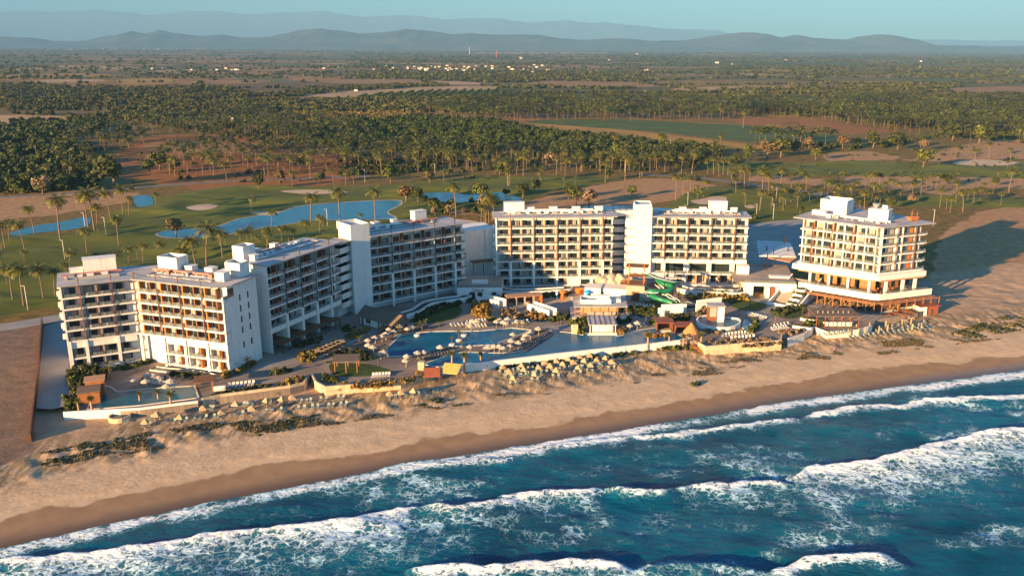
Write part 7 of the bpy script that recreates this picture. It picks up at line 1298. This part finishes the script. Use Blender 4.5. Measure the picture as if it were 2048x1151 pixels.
# cabana line at the left
for k in range(6):
    x = 640+k*8.2; y = 714-k*3.6; g = G(x, y); b = empty('day_bed', '%s canopied day bed from the left beside the golden shrubs' % ORD[k], 'day bed', g, .5, 'canopied day beds'); bx(b, [(-1., 1., -1., 1., .3, .6, 'canvas')], 'mattress'); bx(b, [(-1.3, 1.3, -1.3, 1.3, 2.2, 2.32, 'palapa_tan')], 'canopy')
    for u_ in (-1.1, 1.02):
        for v_ in (-1.1, 1.02): bx(b, [(u_, u_+.08, v_, v_+.08, 0, 2.2, 'wood_dark')], 'post')
# restaurant tables on the terrace of the corner block and under its pergola
tb = MB(); tb.cone(0, 0, .7, .76, .55, .55, 'wood_dark', 10); tb.cone(0, 0, 0, .7, .06, .06, 'dark_steel', 6); tb = tb.mesh('table_top'); tch = MB()
for a in range(4): x, y = .9*math.cos(a*1.57), .9*math.sin(a*1.57); tch.box(x-.22, x+.22, y-.22, y+.22, .38, .46, 'trunk'); tch.box(x-.2+.0, x+.2, y-.2, y-.14, .46, .9, 'trunk')
tch = tch.mesh('chairs')
def dining(g, lab, grp):
    o = link('dining_table', tb, None, g, random.uniform(0, 1.5)); tag(o, lab, 'table', grp)
chm = MB(); chm.box(-.24, .24, -.22, .26, .36, .44, 'tan_panel'); chm.box(-.24, .24, .2, .27, .44, .95, 'tan_panel')
for x in (-.2, .16):
    for y in (-.2, .2): chm.box(x, x+.04, y, y+.04, 0, .36, 'tan_panel')
chm = chm.mesh('dining_chair'); cwm = MB(); cwm.box(-.3, .3, -.3, .3, .0, .42, 'chair_white'); cwm.box(-.3, .3, .22, .34, .42, .8, 'chair_white'); cwm.box(-.36, -.3, -.3, .3, .0, .6, 'chair_white'); cwm.box(.3, .36, -.3, .3, 0, .6, 'chair_white'); cwm = cwm.mesh('balcony_chair'); btm = MB(); btm.cone(0, 0, .45, .5, .35, .35, 'wood_orange', 8); btm.cone(0, 0, 0, .45, .05, .05, 'dark_steel', 5); btm = btm.mesh('side_table')
def chairs_round(g, where, k):
    for a in range(3):
        an = a*2.1+random.random(); o = link('dining_chair', chm, None, (g[0]+.95*math.cos(an), g[1]+.95*math.sin(an), g[2]), an-1.57); tag(o, '%s chair at %s table %s' % (ORD[a], ordn(k), where), 'chair', 'dining chairs '+where)
for nm_, fr, a, b_, y0, y1, z, n in (('on left upper corner terrace', fE, 3.5, 27, -2.2, 5.5, 4.5, 16), ('on right upper corner terrace', fF, 1.5, 18.5, -2.2, 5.5, 4.5, 11), ('under the left corner pergola', fE, 3, 27, -6, 3, .02, 12), ('under the right corner pergola', fF, 1, 18, -6, 3, .02, 8)):
    for k in range(n): x = a+(b_-a)*(k+.5)/n; g = fr(x, random.uniform(y0, y1), z); dining(g, 'round dark table, %s from the left %s' % (ordn(k), nm_), 'tables '+nm_); chairs_round(g, nm_, k)
# balcony furniture
r5 = random.Random(5); by = {}
for fr, x, y, z, word, fl, w in BALC: by.setdefault((word, fl), []).append((fr, x, y, z))
tot = 0
wl = {'angled left': 'angled block', 'shaded left': 'open floored block', 'lift tower': 'lift tower block', 'middle': 'middle block', 'slide': 'slide block', 'right corner': 'corner block'}
for (word, fl), L_ in by.items():
    for k, (fr, x, y, z) in enumerate(L_):
        if tot < 296: o = link('balcony_chair', cwm, None, fr(x+r5.uniform(-.9, -.2), y, z+.01), fr.rz+r5.uniform(-.8, .8)+(PI if r5.random() < .2 else 0)); tag(o, 'white chair on the %s balcony of the %s floor, %s' % (ordn(k), ORD[fl-1], wl[word]), 'chair', 'balcony chairs'); tot += 1
        if r5.random() < .55: o = link('side_table', btm, None, fr(x+r5.uniform(.2, .8), y+.1, z+.01)); tag(o, 'small table on the %s balcony of the %s floor, %s' % (ordn(k), ORD[fl-1], wl[word]), 'table', 'balcony tables')
# ---- palms and young trees planted in the resort, on beach and pool islets
RP = [(1032, 812, 775, 'a'), (163, 838, 802, 'a')]
def small_palm(px, py, ty, lab, grp, terrain=False, trunk='palm'):
    g = GT(px, py) if terrain else G(px, py); lo, hi = 1.5, 16.
    for _ in range(18):
        m = (lo+hi)/2; q_ = np.array([g[0], g[1], g[2]+m])-[0, 0, H]; y = CY-F*(q_@up)/(q_@fw)
        if y > ty: lo = m
        else: hi = m
    h = lo; e = empty('fan_palm' if trunk == 'fan' else 'young_palm', lab, 'palm tree', (g[0], g[1], g[2]), random.uniform(0, 6), grp)
    tk = ('fan' if trunk == 'fan' else 'y'); t_, c_ = FANP[0] if trunk == 'fan' else random.choice(YP); s = h/(6. if trunk == 'fan' else 4.); e.scale = (max(.6, min(s, 1.2)),)*2+(s,); link('trunk', t_, e); link('crown', c_, e)
def small_palm_arr(seed, h, r0_, nf, ln, wid, droop, e_hi, e_lo):
    r = random.Random(seed); tv, tf, top = trunk_arr(h, r0_, r0_*.7, .15, 6, 3, r.uniform(0, 6)); V = []; Fc = []
    for i in range(nf): v, f = frond_pts(i*2.4, e_hi-(e_hi-e_lo)*i/nf, ln*r.uniform(.8, 1.1), 5, wid, droop, True, top, r); o = len(V); V += v; Fc += [tuple(a+o for a in q_) for q_ in f]
    return tv, tf, np.array(V), np.array(Fc)
YP = []
for i in range(3): tv, tf, V, Fc = small_palm_arr(60+i, 2.9, .12, 9, 1.7, .38, .28, 1.2, .1); YP.append((np_mesh('trunk', tv, tf, ['trunk'], smooth=True), np_mesh('crown', V, Fc, ['palm_leaf'])))
FANP = []; tv, tf, V, Fc = small_palm_arr(70, 5.2, .34, 22, 1.25, .5, .12, 1.4, -.5); FANP.append((np_mesh('trunk', tv, tf, ['tan_panel'], smooth=True), np_mesh('crown', V, Fc, ['leaf_bright'])))
FN = [(1003, 862, 690), (1117, 900, 710), (1272, 860, 690)]
for k, (x, y, t) in enumerate([(904, 737, 702), (929, 748, 704), (962, 735, 703), (160, 834, 795), (186, 834, 792), (281, 812, 782), (318, 809, 778), (343, 824, 782), (1338, 694, 664), (1366, 697, 668), (1401, 698, 665), (1295, 702, 665)]):
    small_palm(x, y, t, '%s thick stemmed fan palm from the left along the beach wall' % ORD[sorted([904, 929, 962, 160, 186, 281, 318, 343, 1338, 1366, 1401, 1295]).index(x)], 'fan palms along the beach wall', True, 'fan')
YL = [(845, 668, 640), (797, 672, 648), (928, 671, 648), (918, 681, 658), (904, 689, 672), (924, 700, 680), (983, 686, 674), (1040, 662, 640), (1056, 666, 645), (840, 650, 640), (878, 656, 642), (852, 652, 636), (733, 674, 650), (620, 722, 703), (661, 704, 688), (552, 752, 732), (470, 742, 722), (498, 738, 712), (400, 738, 712), (221, 758, 728), (177, 742, 724), (273, 742, 728), (1114, 642, 622), (1122, 650, 630), (1292, 646, 624), (1000, 618, 606), (1090, 632, 614), (1046, 602, 584), (1030, 580, 566), (1406, 604, 576), (1424, 604, 574), (1445, 602, 578), (1380, 606, 590), (1500, 622, 604), (1530, 632, 618), (1550, 648, 622), (1572, 630, 618), (1586, 600, 580), (1398, 638, 624), (1387, 634, 622), (1478, 632, 618), (1430, 590, 570), (1196, 588, 568), (1163, 664, 650), (1245, 664, 650), (700, 708, 694), (756, 726, 706), (1604, 630, 612), (1610, 648, 630), (1215, 610, 590), (1350, 560, 540), (1352, 592, 572), (1360, 610, 582), (720, 690, 670), (765, 668, 650), (1000, 760, 748), (560, 800, 782), (680, 790, 776), (1232, 702, 688), (1270, 712, 698)]
YL.sort()
for k, (x, y, t) in enumerate(YL): small_palm(x, y, t, 'slim young palm, %s from the left among those planted in the resort' % ordn(k), 'young palms in the resort')
# islets with palms in the pool
for k, (x, y) in enumerate([(797, 671), (834, 671), (918, 681), (904, 690), (928, 671)]): g = G(x, y); mb = MB(); mb.cone(0, 0, -.1, .5, 1., .9, 'coping', 14); o = link('pool_planter', mb.mesh('pool_planter'), None, (g[0], g[1], 0)); tag(o, '%s round cream palm planter from the left in the main pool' % ORD[[797, 834, 904, 918, 928].index(x)], 'planter')
# ---- sandy ledges and net
g = G(1355, 745); P = [GT(*p)[:2] for p in [(1256, 722), (1340, 704), (1374, 714), (1330, 724), (1262, 728)]]
p0, p1 = GT(1294, 700), GT(1322, 712); mb = MB(); mb.tube([(p0[0], p0[1], p0[2]), (p0[0], p0[1], p0[2]+2.4)], .06, 'wood_orange', 5); mb.tube([(p1[0], p1[1], p1[2]), (p1[0], p1[1], p1[2]+2.4)], .06, 'wood_orange', 5); mb.box(0, 0, 0, 0, 0, 0, 'slide_white'); mb.tube([(p0[0], p0[1], p0[2]+2.3), (p1[0], p1[1], p1[2]+2.3)], .05, 'slide_white', 4); tag(world(mb, 'volleyball_net'), 'volleyball net on the brown sand court by the hut', 'net')
# ---- people
import bmesh
def person_mesh(seed, sit=False):
    r = random.Random(seed); bmm = bmesh.new(); st = r.uniform(.05, .22)
    J = {'pel': (0, 0, .95, .15), 'che': (0, 0, 1.3, .17), 'nek': (0, 0, 1.48, .06), 'hed': (0, -.01, 1.62, .10), 'top': (0, -.01, 1.72, .08), 'hl': (.1, 0, .88, .10), 'kl': (.11, -st, .5, .07), 'fl': (.11, -st*1.2+.05, .06, .05), 'tl': (.11, -st*1.2-.14, .03, .04), 'hr': (-.1, 0, .88, .10), 'kr': (-.11, st*.5, .5, .07), 'fr': (-.11, st+.08, .06, .05), 'tr': (-.11, st-.1, .03, .04), 'sl': (.19, 0, 1.4, .07), 'el': (.26, .05, 1.12, .045), 'wl': (.24, -.1, .9, .035), 'sr': (-.19, 0, 1.4, .07), 'er': (-.26, .03, 1.12, .045), 'wr': (-.25, -.06, .88, .035)}
    E_ = [('pel', 'che'), ('che', 'nek'), ('nek', 'hed'), ('hed', 'top'), ('pel', 'hl'), ('hl', 'kl'), ('kl', 'fl'), ('fl', 'tl'), ('pel', 'hr'), ('hr', 'kr'), ('kr', 'fr'), ('fr', 'tr'), ('che', 'sl'), ('sl', 'el'), ('el', 'wl'), ('che', 'sr'), ('sr', 'er'), ('er', 'wr')]
    me = bpy.data.meshes.new('person'); ks = list(J); me.from_pydata([J[k][:3] for k in ks], [(ks.index(a), ks.index(b)) for a, b in E_], []); ob = bpy.data.objects.new('tmp', me); C.objects.link(ob)
    md = ob.modifiers.new('s', 'SKIN'); ob.modifiers.new('u', 'SUBSURF').levels = 1
    for i, k in enumerate(ks): me.skin_vertices[0].data[i].radius = (J[k][3], J[k][3])
    me.skin_vertices[0].data[0].use_root = True
    dg = bpy.context.evaluated_depsgraph_get(); out = bpy.data.meshes.new_from_object(ob.evaluated_get(dg)); bpy.data.objects.remove(ob)
    tint = [(.6, .58, .55), (.08, .1, .2), (.4, .06, .05), (.1, .3, .35)][seed % 4]
    mt = mat('shirt%d' % (seed % 4), tint, .9); out.materials.clear(); out.materials.append(MATS['skin']); out.materials.append(mt); out.materials.append(MATS['cloth'])
    for p in out.polygons: z = p.center.z; p.material_index = 1 if .98 < z < 1.46 and abs(p.center.x) < .27 else 2 if .55 < z <= .98 and abs(p.center.x) < .2 else 0
    return out
PM = [person_mesh(i) for i in range(4)]; cols_ = ['pale shirt', 'navy shirt', 'red shirt', 'teal shirt']
PP = [(1866, 628, 'walking beside the red beach kiosk'), (1860, 629, 'standing at the corner of the red beach kiosk'), (1425, 690, 'standing at the foot of the curved sandy wall'), (1262, 601, 'standing before the rock house doorway'), (418, 780, 'on the small deck beside the grill hut'), (424, 778, 'at the counter of the grill hut'), (320, 838, 'by a straw parasol on the left beach'), (560, 716, 'walking on the shaded paving under the open ground floor'), (780, 655, 'by the parasols left of the main pool'), (1010, 700, 'on the island deck'), (1560, 580, 'near the gateway to the lobby'), (1415, 690, 'walking on the path right of the hut'), (1106, 662, 'at the right tip of the island deck'), (975, 738, 'walking below the long pool wall'), (1668, 700, 'walking on the upper beach'), (1300, 590, 'on the path beside the slide'), (1240, 600, 'near the white low wing of the rock house'), (930, 600, 'in front of the script sign'), (640, 700, 'walking beside the day beds'), (1700, 620, 'under the timber pergola edge')]
for i, (x, y, wh) in enumerate(PP):
    g = G(x, y, .02) if y < 745 and not (x > 1395 and y > 680) and not wh.startswith(('walking below', 'walking on the upper', 'walking beside the red', 'standing at the corner')) else GT(x, y); o = link('person', PM[i % 4], None, g, random.uniform(0, 6)); tag(o, 'person in %s %s' % (cols_[i % 4], wh), 'person')
print('loungers', cnt[0], 'objects', len(bpy.data.objects))
